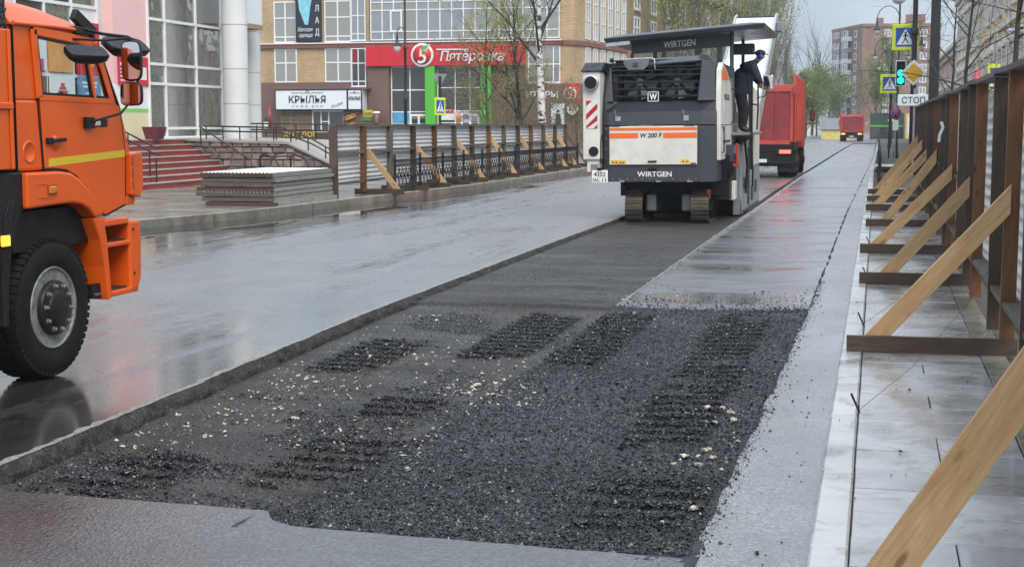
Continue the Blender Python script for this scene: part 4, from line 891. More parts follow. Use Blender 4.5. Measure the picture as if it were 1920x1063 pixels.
mb_(MB().text('WIRTGEN', .145, (-4.33, 29.028, .885), bold=.016, width=.70, depth=.006), 'maker_lettering', M_WHITE)
for x in (-5.0, -4.25, -3.62): mb_(MB().box(x-.05, x+.05, 28.99, 29.03, .775, .80), 'latch', M_ALU, .004)
for x in (-5.08, -3.70):
    mb_(MB().box(x-.05, x+.06, 28.985, 29.0, 2.0, 2.10).beam((x-.02, 28.97, 2.05), (x-.05, 28.95, 2.22), .012, .012), 'rubber_latch', M_ALU if x < 0 else M_ALU, .003)
for x in (-5.13, -3.62): mb_(MB().box(x-.10, x+.10, 28.955, 28.99, 1.905, 1.928), 'hinge', M_MBLK, .004)
# number plate
np_ = mb_(MB().box(-5.60, -5.27, 28.90, 28.915, .76, 1.02), 'number_plate', paint('plate_white', (.70, .70, .68), .4, .05), .006)
mb_(MB().text('4352', .125, (-5.435, 28.898, .895), bold=.012, width=.24, depth=.003).text('МА', .105, (-5.52, 28.898, .782), bold=.01, width=.115, depth=.003).text('11', .11, (-5.345, 28.898, .785), bold=.012, width=.075, depth=.003).beam((-5.435, 28.897, .77), (-5.435, 28.897, .885), .003, .003), 'plate_number', M_MBLK, parent=np_)
mb_(MB().box(-5.49, -5.39, 28.87, 28.95, 1.02, 1.07).beam((-5.43, 28.92, .95), (-5.25, 29.15, 1.0), .03, .04), 'plate_lamp', M_MBLK, .01)
# left wing with the exhaust
lw = mb_(MB().box(-5.79, -5.44, 28.95, 32.5, 1.23, 3.03).box(-5.72, -5.46, 29.0, 32.5, .95, 1.24), 'exhaust_housing', M_MWHITE, .02, seg=2)
mb_(MB().prism([(28.9, 3.03), (29.35, 3.20), (32.5, 3.22), (32.5, 3.02), (28.9, 3.0)], 0, -5.82, -5.40), 'housing_lid', M_MBLK, .015)
mb_(MB().lathe([(.13, 28.85), (.152, 28.85), (.155, 28.94), (.16, 28.955), (.12, 28.955), (.12, 28.90)], (-5.61, 0, 2.78), 1, 26), 'exhaust_pipe', M_ALU, parent=lw)
mb_(MB().lathe([(.128, 28.847), (.0001, 28.846)], (-5.61, 0, 2.78), 1, 22), 'exhaust_bore', paint('soot', (.004, .004, .004), .9), parent=lw)
mb_(MB().box(-5.72, -5.49, 28.942, 28.949, 1.86, 2.43), 'hazard_board', M_REFW, .02, lw)
hz = MB()
for k in range(-1, 4):
    a = 1.80+k*.235; P = [(-5.72, a), (-5.72, a+.115), (-5.49, a+.335), (-5.49, a+.22)]
    P = [(x, min(2.425, max(1.865, z))) for x, z in P]
    if k in (0, 1): hz.prism(P, 1, 28.938, 28.941)
hz.prism([(-5.72, 2.31), (-5.72, 2.425), (-5.60, 2.425)], 1, 28.938, 28.941).prism([(-5.57, 1.865), (-5.49, 1.865), (-5.49, 1.94)], 1, 28.938, 28.941)
mb_(hz, 'hazard_stripe', M_REFR, parent=lw)
mb_(MB().lathe([(.10, 28.93), (.10, 28.96), (.07, 28.965), (.06, 28.945), (.0001, 28.945)], (-5.57, 0, 1.40), 1, 20), 'filler_cap', M_MBLK, parent=lw)
mb_(MB().box(-5.64, -5.48, 28.985, 29.0, .99, 1.14), 'port', M_MGREY, .005, lw); mb_(MB().box(-5.71, -5.63, 28.985, 29.0, .955, .985), 'reflector', M_REFR, parent=lw)
mb_(MB().lathe([(.0001, 3.20), (.04, 3.20), (.045, 3.25), (.03, 3.29), (.0001, 3.295)], (-5.28, 29.45, 0), 2, 12), 'work_lamp', M_MBLK)
# right side: white quarter panel, walkway, console, fenders
SXm = -3.02
mb_(MB().prism([(29.16, 1.20), (29.12, 1.92), (29.14, 2.60), (29.22, 3.02), (29.55, 3.16), (30.2, 3.06), (31.2, 2.80), (31.45, 2.2), (31.45, 1.35), (30.9, 1.20)], 0, SXm-.10, SXm), 'quarter_panel', M_MWHITE, .015)
mb_(MB().prism([(29.3, 2.96), (29.57, 3.09), (30.1, 3.03), (30.75, 2.85), (29.3, 2.80)], 0, SXm, SXm+.004), 'orange_flash', M_MORANGE)
mb_(MB().text('WIRTGEN', .17, (SXm+.003, 30.3, 2.42), (0, 1, 0), (0, 0, 1), .004, .012, width=1.0), 'side_lettering', paint('letter_grey', (.10, .10, .10), .5))
mb_(MB().box(SXm-.1, SXm+.01, 29.6, 31.0, 1.55, 1.60).box(SXm-.1, SXm+.01, 29.6, 29.9, 1.78, 1.88), 'panel_recess', M_MDARK, .004)
mb_(MB().box(-3.3, -2.62, 31.3, 34.6, 1.68, 1.75), 'walkway', M_MGREY, .01)
mb_(MB().box(-3.25, -2.80, 33.9, 36.2, .95, 2.45).prism([(33.9, 2.45), (34.5, 2.85), (36.2, 2.75), (36.2, 2.45)], 0, -3.25, -2.85), 'front_panel', M_MWHITE, .02)
mb_(MB().box(-4.9, -3.3, 33.0, 36.5, 1.2, 3.0), 'front_body', M_MDARK, .03); mb_(MB().box(-5.3, -3.2, 33.2, 37.2, .45, 1.5), 'frame', M_MBLK, .03)
mb_(MB().box(-3.4, -3.02, 31.45, 32.0, 1.0, 3.15), 'cabin_pillar', M_MGREY, .015)
# ladder and rails
ld = MB()
for y in (31.35, 31.75): ld.tube([(-2.60, y, .95), (-2.62, y, 1.75), (-2.66, y, 2.98)], .022, 8)
for k in range(9): ld.beam((-2.61, 31.35, 1.02+k*.2), (-2.61, 31.75, 1.02+k*.2), .05, .022)
ladder = mb_(ld, 'ladder', M_MBLK)
mb_(MB().tube([(-2.62, 31.8, 2.95), (-2.60, 32.6, 2.95), (-2.60, 33.1, 2.92), (-2.60, 33.2, 2.3), (-2.60, 32.9, 1.8)], .02, 8).tube([(-2.62, 31.8, 2.35), (-2.60, 33.15, 2.35)], .018, 8).tube([(-2.62, 31.8, 1.76), (-2.62, 31.8, 2.95)], .018, 8), 'guard_rail', M_MBLK)
mb_(MB().tube([(-2.62, 33.1, 2.5), (-2.45, 33.3, 2.55), (-2.40, 33.3, 2.75)], .012, 8), 'mirror_arm', M_MBLK)
mr = mb_(MB().box(-2.50, -2.28, 33.28, 33.36, 2.68, 3.02), 'mirror', M_ALU, .03, seg=2)
mb_(MB().box(-2.48, -2.30, 33.272, 33.279, 2.71, 2.99), 'mirror_glass', M_MIRR, parent=mr)
# side plate of the drum
sp = mb_(MB().prism([(31.9, -.05), (36.6, -.02), (36.9, .5), (36.2, 1.35), (34.5, 1.62), (32.6, 1.55), (31.75, 1.45), (31.7, .3)], 0, -2.90, -2.83), 'side_plate', paint('worn_plate', (.33, .34, .35), .42, .2, 2, .3, dirt=.6, dirtc=(.10, .09, .08)), .012)
mb_(MB().box(-2.83, -2.80, 32.2, 32.5, .5, .75).box(-2.83, -2.79, 33.2, 33.35, .1, 1.4).box(-2.83, -2.80, 34.2, 34.6, .15, .5).box(-2.83, -2.80, 35.2, 35.5, .3, .6).box(-2.83, -2.81, 32.0, 36.3, -.02, .05), 'plate_fitting', M_MDARK, .008, sp)
mb_(MB().box(-3.0, -2.86, 31.55, 31.72, -.04, 1.5), 'plate_edge', M_MGREY, .01)
mb_(MB().tube([(-2.78, 31.9, 1.55), (-2.76, 32.3, 1.0), (-2.78, 32.2, .4)], .025, 8), 'hydraulic_hose', M_MBLK); mb_(MB().tube([(-2.8, 33.4, 1.5), (-2.74, 33.6, .9), (-2.78, 34.0, .5)], .02, 8), 'hydraulic_hose', M_MBLK)
mb_(MB().box(-3.20, -2.86, 30.6, 31.0, .33, .73), 'water_box', M_MWHITE, .025, seg=2)
mb_(MB().box(-3.3, -2.93, 30.1, 31.6, .35, 1.3), 'pump_bay', M_MBLK, .02); mb_(MB().cyl((-2.98, 30.35, 1.15), (-2.98, 30.35, 1.5), .1, None, 16), 'filter', M_MDARK)
mb_(MB().cyl((-2.86, 30.9, 1.05), (-2.86, 30.9, 1.52), .025, None, 10).beam((-2.86, 30.3, 1.08), (-2.86, 31.0, 1.04), .05, .05), 'red_lever', M_REDP, .004)
# hoses, cables, bolts, grab handles and gaps between panels
for k in range(5): mb_(MB().tube([(-2.98, 29.7+k*.22, 1.32-.02*k), (-2.90, 29.75+k*.22, 1.05), (-2.94, 29.9+k*.2, .80), (-3.05, 30.2+k*.15, .70)], .016, 6), 'hydraulic_hose', M_MBLK)
for k in range(4): mb_(MB().tube([(-4.75+k*.32, 29.45, .80), (-4.72+k*.3, 29.38, .62-.03*k), (-4.60+k*.25, 29.5, .50)], .014, 6), 'hydraulic_hose', M_MBLK)
mb_(MB().tube([(-3.015, 29.35, 1.35), (-2.97, 29.35, 1.37), (-2.97, 29.35, 1.85), (-3.015, 29.35, 1.87)], .014, 6), 'grab_handle', M_MBLK)
mb_(MB().tube([(-3.015, 31.2, 1.95), (-2.95, 31.2, 1.97), (-2.95, 31.2, 2.65), (-3.015, 31.2, 2.67)], .014, 6), 'grab_handle', M_MBLK)
mb_(MB().box(SXm, SXm+.004, 29.2, 31.4, 1.905, 1.918), 'panel_gap', M_MBLK); mb_(MB().box(SXm, SXm+.004, 30.18, 30.195, 1.25, 2.98), 'panel_gap', M_MBLK)
bm_ = MB().cyl((0, 0, 0), (0, -.012, 0), .011, None, 6).mesh('bolt', M_ALU)
for k in range(12): link('bolt', bm_, MM, Vector((-5.2+k*.155, 29.026, .835))-Vector(ML))
for k in range(5): link('bolt', bm_, MM, Vector((-5.33, 29.0+.07, 1.05+k*.2))-Vector(ML))
mb_(MB().tube([(-5.35, 29.2, 2.0), (-5.43, 28.98, 1.6), (-5.43, 28.97, 1.15)], .012, 6), 'lamp_cable', M_MBLK)
# crawlers
def crawler(xc, yc, w=.36, L_=1.75, r=.33):
    o0 = -.085; t = mb_(MB().box(xc-w*.32, xc+w*.32, yc-L_/2+.2, yc+L_/2-.2, .12, .55).box(xc-.09, xc+.09, yc-.15, yc+.15, .5, .9), 'crawler', M_MBLK, .02)
    path = []; n = 12
    for i in range(n+1): a = math.pi/2+math.pi*i/n; path.append((yc-L_/2+r+r*math.cos(a), o0+r+r*math.sin(a)))
    for i in range(n+1): a = -math.pi/2+math.pi*i/n; path.append((yc+L_/2-r+r*math.cos(a), o0+r+r*math.sin(a)))
    path.append(path[0]); P = [Vector((0, a, b)) for a, b in path]; d = [0]
    for a, b in zip(P, P[1:]): d.append(d[-1]+(b-a).length)
    N = 30; cy_ = Vector((0, yc, o0+r))
    for k in range(N):
        s_ = d[-1]*(k+.5)/N; i = max(j for j in range(len(d)) if d[j] <= s_); p = P[i].lerp(P[i+1], (s_-d[i])/(d[i+1]-d[i])); tg = (P[i+1]-P[i]).normalized(); nn = Vector((0, tg.z, -tg.y))
        if nn.dot(p-cy_) < 0: nn = -nn
        q = p-nn*.03; hl_ = d[-1]/N*.44; m = MB(); m.beam((xc, *(q-tg*hl_)[1:]), (xc, *(q+tg*hl_)[1:]), w, .05, nn)
        g = p-nn*.004; m.beam((xc, *(g-tg*.02)[1:]), (xc, *(g+tg*.02)[1:]), w*.96, .03, nn)
        mb_(m, 'track_pad', M_TRACK, 0, t)
    for yy_ in (yc-L_/2+r, yc+L_/2-r): mb_(MB().cyl((xc-w*.3, yy_, o0+r), (xc+w*.3, yy_, o0+r), r-.06, None, 20), 'sprocket', M_MBLK, 0, t)
    return t
crawler(-4.80, 30.1); crawler(-3.45, 30.1); crawler(-4.80, 36.4); crawler(-3.45, 36.4)
for x0, x1 in ((-4.60, -4.38), (-3.86, -3.65)): mb_(MB().box(x0, x1, 29.6, 30.2, .15, .50), 'track_motor', M_MGREY, .04, seg=2)
mb_(MB().box(-3.34, -3.26, 29.4, 29.6, .40, .62), 'red_clamp', M_REDP, .02)
mb_(MB().box(-5.2, -3.1, 30.0, 33.5, .45, .80).cyl((-4.8, 30.1, .5), (-4.8, 30.1, 1.0), .12).cyl((-3.45, 30.1, .5), (-3.45, 30.1, 1.0), .12).box(-4.5, -3.75, 29.9, 30.0, .55, .8), 'undercarriage', M_MBLK, .01)
mb_(MB().lathe([(.50, -4.9), (.50, -2.95)], (0, 33.5, .43), 0, 30), 'drum', M_TRACK); mb_(MB().box(-5.0, -2.92, 32.7, 32.9, -.05, 1.0), 'drum_housing', M_MBLK, .01)
mb_(MB().beam((-5.05, 29.5, .75), (-4.85, 29.75, .45), .03, .05).tube([(-4.25, 29.5, .8), (-4.18, 29.6, .45), (-4.3, 29.65, .22)], .018, 8), 'hose', M_MBLK)
# canopy, windows below it
cr = R(-2.4)
can = MB(); can.loft([[(-5.62, 30.6, 3.66), (-2.30, 30.6, 3.90), (-2.30, 34.4, 3.90), (-5.62, 34.4, 3.66)], [(-5.66, 30.55, 3.76), (-2.26, 30.55, 4.0), (-2.26, 34.45, 4.0), (-5.66, 34.45, 3.76)], [(-5.4, 30.8, 3.84), (-2.6, 30.8, 4.03), (-2.6, 34.2, 4.03), (-5.4, 34.2, 3.84)]])
mb_(can, 'canopy', M_MDARK, .015)
mb_(MB().beam((-5.05, 30.72, 3.72), (-4.0, 30.72, 3.80), .04, .035).beam((-5.1, 30.62, 3.66), (-5.62, 30.62, 3.62), .05, .08), 'canopy_rail', M_ALU, .005)
mb_(MB().add([(-5.13, 31.0, 3.44), (-3.0, 31.0, 3.56), (-3.0, 31.0, 3.84), (-5.13, 31.0, 3.68), (-5.13, 31.05, 3.44), (-3.0, 31.05, 3.56), (-3.0, 31.05, 3.84), (-5.13, 31.05, 3.68)], [(0,1,2,3),(7,6,5,4),(0,4,5,1),(1,5,6,2),(2,6,7,3),(3,7,4,0)]), 'canopy_band', M_MDARK, .004)
mb_(MB().text('WIRTGEN', .19, (-4.09, 30.995, 3.575), (1, 0, .065), (0, 0, 1), .006, .016, width=.68), 'canopy_lettering', M_WHITE)
mb_(MB().add([(-5.13, 31.02, 3.2), (-3.0, 31.02, 3.3), (-3.0, 31.02, 3.56), (-5.13, 31.02, 3.44)], [(0, 1, 2, 3)]), 'rear_window', M_PANE)
for b_ in ((-4.48, -4.38, 30.99, 31.06, 3.2, 3.5), (-3.78, -3.62, 30.99, 31.06, 3.2, 3.55), (-3.30, -3.20, 30.99, 31.06, 3.2, 3.58), (-5.15, -5.08, 30.99, 31.06, 3.0, 3.46), (-3.05, -2.98, 33.9, 34.0, 1.8, 3.9), (-5.1, -5.0, 33.9, 34.0, 1.8, 3.7), (-3.03, -2.95, 31.0, 31.1, 2.9, 3.85)):
    mb_(MB().box(*b_), 'window_post', M_MDARK, .008)
mb_(MB().box(-3.0, -2.55, 31.2, 31.6, 3.40, 3.62), 'sun_visor', M_MBLK, .01)
# discharge conveyor rising over the truck
cv = MB(); A, B = (-4.05, -2.87), None
prof = [(36.5, 1.6), (43.2, 4.62), (43.7, 4.95), (43.4, 5.15), (42.9, 5.05), (36.3, 2.1)]
for x0, x1 in ((-4.08, -4.02), (-2.92, -2.85)): cv.prism(prof, 0, x0, x1)
conv = mb_(cv, 'conveyor_side', M_ALU, .02)
mb_(MB().prism([(36.6, 1.9), (43.1, 4.80), (43.0, 5.0), (36.5, 2.2)], 0, -4.02, -2.92), 'conveyor_cover', paint('conveyor_white', (.60, .63, .66), .35, .06), .01, conv)
mb_(MB().cyl((-4.0, 43.25, 4.92), (-2.9, 43.25, 4.92), .15, None, 16), 'head_pulley', M_MBLK, 0, conv)
mb_(MB().box(-2.86, -2.70, 42.6, 43.0, 4.55, 4.85), 'conveyor_lamp', M_MGREY, .03, conv)
MM.rotation_euler = (0, R(-.6), 0)
# ------------------------------------------------------------------ the operator
def skin_figure(name, J, E_, root, mats, matfn, parent=None, sub=2):
    me = bpy.data.meshes.new(name); names = list(J); me.from_pydata([J[k][0] for k in names], [(names.index(a), names.index(b)) for a, b in E_], []); o = link(name, me)
    sk = o.modifiers.new('skin', 'SKIN'); sk.use_smooth_shade = True
    for i, k in enumerate(names):
        r = J[k][1]; v = me.skin_vertices[0].data[i]; v.radius = r if isinstance(r, tuple) else (r, r); v.use_root = (k == root)
    sb = o.modifiers.new('sub', 'SUBSURF'); sb.levels = sub; sb.render_levels = sub
    ev = o.evaluated_get(bpy.context.evaluated_depsgraph_get()); nm = bpy.data.meshes.new_from_object(ev); nm.name = name
    bpy.data.objects.remove(o); bpy.data.meshes.remove(me)
    for m in mats: nm.materials.append(m)
    for p in nm.polygons: p.material_index = matfn(p.center); p.use_smooth = True
    return link(name, nm, parent)
OP = (-2.90, 32.35, 1.75)
per = thing('person', 'person in dark navy jacket and cap with blue ear defenders leaning over the machine rail', 'person', OP)
J = {'pelvis': ((-.08, 0, .95), (.21, .20)), 'waist': ((-.05, 0, 1.13), (.25, .23)), 'chest': ((.06, 0, 1.34), (.27, .26)), 'upper': ((.17, 0, 1.47), (.20, .20)), 'neck': ((.27, 0, 1.56), .065), 'chin': ((.33, 0, 1.60), (.07, .07)), 'head': ((.37, 0, 1.68), (.098, .088)), 'crown': ((.365, 0, 1.76), (.072, .067)), 'nose': ((.475, 0, 1.64), .017),
     'hipR': ((-.06, -.11, .88), .14), 'kneeR': ((.0, -.12, .49), .105), 'ankR': ((-.03, -.12, .09), .075), 'toeR': ((.14, -.14, .045), .045),
     'hipL': ((-.06, .11, .88), .14), 'kneeL': ((.06, .12, .49), .105), 'ankL': ((.03, .12, .09), .075), 'toeL': ((.20, .14, .045), .045),
     'shR': ((.19, -.22, 1.43), .12), 'elR': ((.30, -.27, 1.19), .10), 'wrR': ((.38, -.22, 1.07), .055), 'haR': ((.40, -.17, 1.0), (.035, .024)),
     'shL': ((.19, .22, 1.43), .12), 'elL': ((.30, .27, 1.19), .10), 'wrL': ((.38, .24, 1.07), .055), 'haL': ((.40, .19, 1.0), (.035, .024))}
E_ = [('pelvis','waist'),('waist','chest'),('chest','upper'),('upper','neck'),('neck','chin'),('chin','head'),('head','crown'),('head','nose'),('pelvis','hipR'),('hipR','kneeR'),('kneeR','ankR'),('ankR','toeR'),('pelvis','hipL'),('hipL','kneeL'),('kneeL','ankL'),('ankL','toeL'),
      ('upper','shR'),('shR','elR'),('elR','wrR'),('wrR','haR'),('upper','shL'),('shL','elL'),('elL','wrL'),('wrL','haL')]
for sd_, hy in (('R', -.17), ('L', .19)):
    for k, (dy, ln) in enumerate([(-.028, .055), (-.010, .065), (.010, .062), (.027, .05)]):
        a, b = f'f{sd_}{k}a', f'f{sd_}{k}b'
        J[a] = ((.40+ln*.55, hy+dy, .985), .0095); J[b] = ((.40+ln*.7, hy+dy, .985-ln*.7), .008); E_ += [('ha'+sd_, a), (a, b)]
    J['t'+sd_] = ((.385, hy+(.05 if sd_ == 'R' else -.05), .97), .010); E_.append(('ha'+sd_, 't'+sd_))
M_NAVY = paint('navy_jacket', (.012, .017, .034), .8, .3, 9, bump=.3, bscale=14); M_PANTS = paint('black_trousers', (.010, .010, .012), .85, .3, 9, bump=.3, bscale=12)
M_SKIN = paint('skin', (.42, .25, .18), .5, .08); M_SHOE = paint('boot_leather', (.012, .011, .01), .5)
def pmat(c):
    if c.z > 1.555 and c.x > .25: return 2
    if c.x > .34 and c.z < 1.06: return 2
    if c.z < .13: return 3
    return 1 if c.z < .93 else 0
skin_figure('body', J, E_, 'pelvis', [M_NAVY, M_PANTS, M_SKIN, M_SHOE], pmat, per)
MB().ball((.365, 0, 1.735), (.122, .102, .078), 16, 8).prism([(.43, -.075), (.53, -.05), (.545, 0), (.53, .05), (.43, .075)], 2, 1.70, 1.715).build('cap', paint('dark_cap', (.012, .012, .012), .8), per)
em = MB().ball((.365, -.105, 1.655), (.055, .035, .06), 12, 6).ball((.365, .105, 1.655), (.055, .035, .06), 12, 6).tube([(.365, -.12, 1.67), (.355, -.115, 1.77), (.355, 0, 1.825), (.355, .115, 1.77), (.365, .12, 1.67)], .009, 6)
em.build('ear_defenders', paint('blue_plastic', (.008, .06, .24), .4), per)
MB().lathe([(.075, 1.53), (.088, 1.565), (.08, 1.60), (.066, 1.59)], (.255, 0, -.02), 2, 16).build('collar', M_NAVY, per)
hip = MB().lathe([(.235, .84), (.25, .88), (.235, .98)], (-.055, 0, 0), 2, 20).build('jacket_hem', M_NAVY, per)
hip.scale = (1, .95, 1)
per.rotation_euler = (0, 0, R(8))
# ------------------------------------------------------------------ red tipper trucks ahead of the machine
M_REDT = paint('red_tipper_paint', (.47, .062, .042), .45, .12, 1.2, dirt=.35, dirtc=(.20, .05, .04))
M_REDR = paint('red_tailboard', (.25, .028, .032), .5, .25, .8, dirt=.6, dirtc=(.07, .035, .04))
M_TAIL = glow('brake_lamp', (1., .03, .02), 6.); M_TAILO = glow('tail_lamp_amber', (1., .22, .04), 4.)
def red_tipper(name, label, loc, lit, rz=0):
    t = thing(name, label, 'truck', loc, rz, 'red tippers ahead on the road')
    w = 1.25
    # tub: sloping sides, ribs, tailboard with frame
    MB().loft([[(-w+.12, 0, 1.15), (w-.12, 0, 1.15), (w-.12, 5.2, 1.15), (-w+.12, 5.2, 1.15)], [(-w, -.15, 3.15), (w, -.15, 3.15), (w, 5.3, 3.35), (-w, 5.3, 3.35)]]).build('tub', M_REDR, t, .02)
    MB().box(-w-.02, w+.02, 4.6, 5.6, 3.0, 3.45).build('tub_visor', M_REDT, t, .02)
    for s_ in (-1, 1):
        MB().prism([(-.35, 1.28), (5.2, 1.28), (5.3, 3.62), (-.1, 3.62), (-.42, 3.3)], 0, s_*(w-.02)-.02, s_*(w-.02)+.02).build('side_board', M_REDT, t, .01)
        MB().box(s_*w-.03, s_*w+.03, -.15, 5.3, 3.5, 3.64).build('top_rail', M_REDT, t, .01)
        for k in range(6): MB().box(s_*(w+.03)-.03, s_*(w+.03)+.03, .05+k*1.0, .17+k*1.0, 1.3, 3.5).build('rib', M_REDT, t, .01)
        MB().prism([(-.36, 3.0), (-.12, 2.75), (-.12, 3.68), (-.3, 3.72)], 0, s_*(w-.06)-.05, s_*(w-.06)+.05).build('hinge_arm', M_REDT, t, .01)
    tbd = MB().box(-w+.06, w-.06, -.22, -.14, 1.2, 3.25).build('tailboard', M_REDR, t, .01)
    tf = MB().box(-w+.06, w-.06, -.27, -.22, 3.08, 3.25).box(-w+.06, -w+.2, -.27, -.22, 1.3, 3.08).box(w-.2, w-.06, -.27, -.22, 1.3, 3.08).box(-w+.2, w-.2, -.26, -.22, 1.2, 1.34)
    tf.build('tailboard_frame', M_REDT, tbd, .008)
    for x in (-.55, 0, .55): MB().box(x-.05, x+.05, -.26, -.22, 1.34, 3.08).build('tailboard_rib', M_REDR, tbd, .008)
    for s_ in (-1, 1): MB().box(s_*.95-.28, s_*.95+.28, -.20, -.18, .22, .75).build('mudflap', M_BLACKP, t); MB().cyl((s_*(w-.1), -.3, 1.25), (s_*(w-.1), -.12, 1.25), .05, None, 10).build('tailboard_latch', M_CHASS, t)
    MB().box(-w+.05, w-.05, -.3, -.1, .95, 1.2).build('rear_beam', M_CHASS, t, .01)
    MB().box(-1.2, 1.2, -.28, -.22, .42, .98).build('mud_panel', M_CHASS, t, .01); MB().box(-.45, .45, 0, 6.5, .75, 1.0).build('chassis', M_CHASS, t)
    MB().box(-1.15, 1.15, -.34, -.26, .5, .6).build('underrun_bar', M_CHASS, t, .01)
    for s_ in (-1, 1):
        lb = MB().box(s_*.86-.28, s_*.86+.28, -.36, -.29, .86, 1.03).build('lamp_cluster', M_BLACKP, t, .01)
        MB().box(s_*.9-.2, s_*.9+.2, -.372, -.361, .885, 1.005).build('tail_lamp', {0: M_REFR, 1: M_TAIL, 2: M_TAILO}[lit[0 if s_ < 0 else 1]], lb, .005)
    MB().box(-.26, .26, -.37, -.355, .56, .68).build('number_plate', M_REFW, t)
    # cab
    cb = MB().prism([(5.6, 1.0), (7.4, 1.0), (7.45, 1.7), (7.2, 2.2), (6.95, 2.85), (5.6, 2.9)], 0, -1.22, 1.22).build('cab', M_REDT, t, .03)
    MB().box(-1.23, 1.23, 5.9, 6.8, 2.1, 2.65).build('cab_window', glass_facade('dark_glass', (.02, .025, .03)), cb)
    for s_ in (-1, 1):
        MB().tube([(s_*1.2, 6.9, 2.6), (s_*1.5, 7.1, 2.7), (s_*1.52, 7.1, 2.3)], .025, 6).build('mirror_arm', M_BLACKP, t)
        mo = MB().box(s_*1.52-.1, s_*1.52+.1, 7.02, 7.12, 2.05, 2.5).build('mirror', M_BLACKP, t, .03); MB().box(s_*1.52-.08, s_*1.52+.08, 7.01, 7.02, 2.08, 2.47).build('mirror_glass', M_MIRR, mo)
    for y_ in (.9, 2.25, 6.5):
        for s_ in (-1, 1):
            for d_ in ((0, .33) if y_ < 5 else (0,)):
                o = wheel(t, (s_*(1.22-d_), y_, .53), plain=True)
                if s_ < 0: o.rotation_euler = (0, 0, math.pi)
    MB().box(-1.2, 1.2, .2, 2.9, 1.0, 1.12).build('mudguard', M_BLACKP, t)
    return t
red_tipper('tipper_truck', 'red ribbed tipper truck under the conveyor with its brake lamp lit', (-4.08, 53.0, 0), (1, 1))
red_tipper('tipper_truck', 'small red tipper truck far down the street with two amber tail lamps', (-2.75, 165.0, 0), (2, 2)).scale = (1, 1, .86)
# ------------------------------------------------------------------ buildings
def brick_mat(name, c1, c2, mortar, bw=.25, rh=.075):
    s = NT(name); p = s.pos(); q = s.sep(p); cb = s.n('ShaderNodeCombineXYZ'); s.l(s.math('ADD', q[0], q[1]), cb.inputs[0]); s.l(q[2], cb.inputs[1])
    b = s.n('ShaderNodeTexBrick'); b.inputs['Scale'].default_value = 1; b.inputs['Brick Width'].default_value = bw; b.inputs['Row Height'].default_value = rh; b.inputs['Mortar Size'].default_value = .012; b.inputs['Bias'].default_value = 0
    b.inputs['Color1'].default_value = (*c1, 1); b.inputs['Color2'].default_value = (*c2, 1); b.inputs['Mortar'].default_value = (*mortar, 1); s.l(cb.outputs[0], b.inputs['Vector'])
    n = s.noise(s.pos(scale=(1, 1, .35)), .6, 6, .6); col = s.mix(1., b.outputs['Color'], s.ramp(n, [(.3, .72), (.7, 1.2)]), 'MULTIPLY')
    s.set(color=col, rough=.8, normal=s.bump(b.outputs['Fac'], -.3, .01)); return s.m
M_BRICKY = brick_mat('ochre_brick', (.52, .37, .20), (.42, .29, .155), (.26, .20, .14), .30, .105)
M_BRICKR = brick_mat('red_brown_brick', (.25, .14, .095), (.20, .11, .075), (.19, .14, .11), .5, .16)
M_OCHRE = paint('ochre_render', (.30, .22, .12), .85, .2, .5, dirt=.4, dirtc=(.14, .11, .08), bump=.2, bscale=8)
M_BROWN = paint('brown_panel', (.15, .085, .068), .55, .12, .5)
M_RUST = paint('red_brown_cornice', (.19, .07, .045), .6, .15, 1)
M_WFRAME = paint('white_frame', (.72, .73, .74), .4, .06)
M_GL = glass_facade('facade_glass', (.17, .19, .20), .06); M_GLY = glass_facade('facade_glass_warm', (.10, .10, .085), .5); M_GLD = glass_facade('shop_glass', (.035, .037, .03), .08, 1.6)
M_GLB = glass_facade('blinds_glass', (.20, .18, .135), .05)
M_REDS = paint('sign_red', (.52, .012, .022), .42, .05, .6); M_GREEN = paint('sign_green', (.08, .42, .04), .5, .06)
M_SIGNW = paint('sign_white', (.66, .71, .74), .35, .03); M_DKTXT = paint('sign_dark', (.012, .014, .025), .5)
UNIT = {}
def unit(mat):
    if mat.name not in UNIT: UNIT[mat.name] = MB().box(0, 1, 0, 1, 0, 1).mesh('pane', mat)
    return UNIT[mat.name]
def facade_window(parent, org, u, xs, zs, glass, frame=None, fw=.07, sill=True, n=(0, 0, 0), d=.06):
    """window: one frame mesh with bars at every x in xs / z in zs, panes as its sub-parts; u = along-wall unit vector, org = wall point at x=0,z=0"""
    u = Vector(u); nn = Vector(n); o = Vector(org); m = MB(); fr = frame or M_WFRAME
    P = lambda x, z, k: o+u*x+Vector((0, 0, z))+nn*k
    for x in xs: m.beam(P(x, zs[0]-fw/2, d*.5), P(x, zs[-1]+fw/2, d*.5), fw, d, tuple(nn))
    for z in zs:
        for a, b in zip(xs, xs[1:]): m.beam(P(a+fw/2, z, d*.5), P(b-fw/2, z, d*.5), fw, d, tuple(nn))
    if sill: m.beam(P(xs[0]-.08, zs[0]-fw, d), P(xs[-1]+.08, zs[0]-fw, d), .05, d*3, tuple(nn))
    w = m.build('window', fr, parent); w.location = -parent.location
    ang = math.atan2(u.y, u.x)
    for a, b in zip(xs, xs[1:]):
        for c, e_ in zip(zs, zs[1:]):
            g = random.choice(glass) if isinstance(glass, (list, tuple)) else glass
            q = P(a, c, 0); po = link('pane', unit(g), w, q, (0, 0, ang), (b-a, .02, e_-c)); 
            po.location = q+nn*(.01 if nn.dot(Vector((-u.y, u.x, 0))) < 0 else .0)
    return w
def bp(m, name, mat, parent, bevel=0): 
    o = m.build(name, mat, parent, bevel); o.location = -parent.location; return o

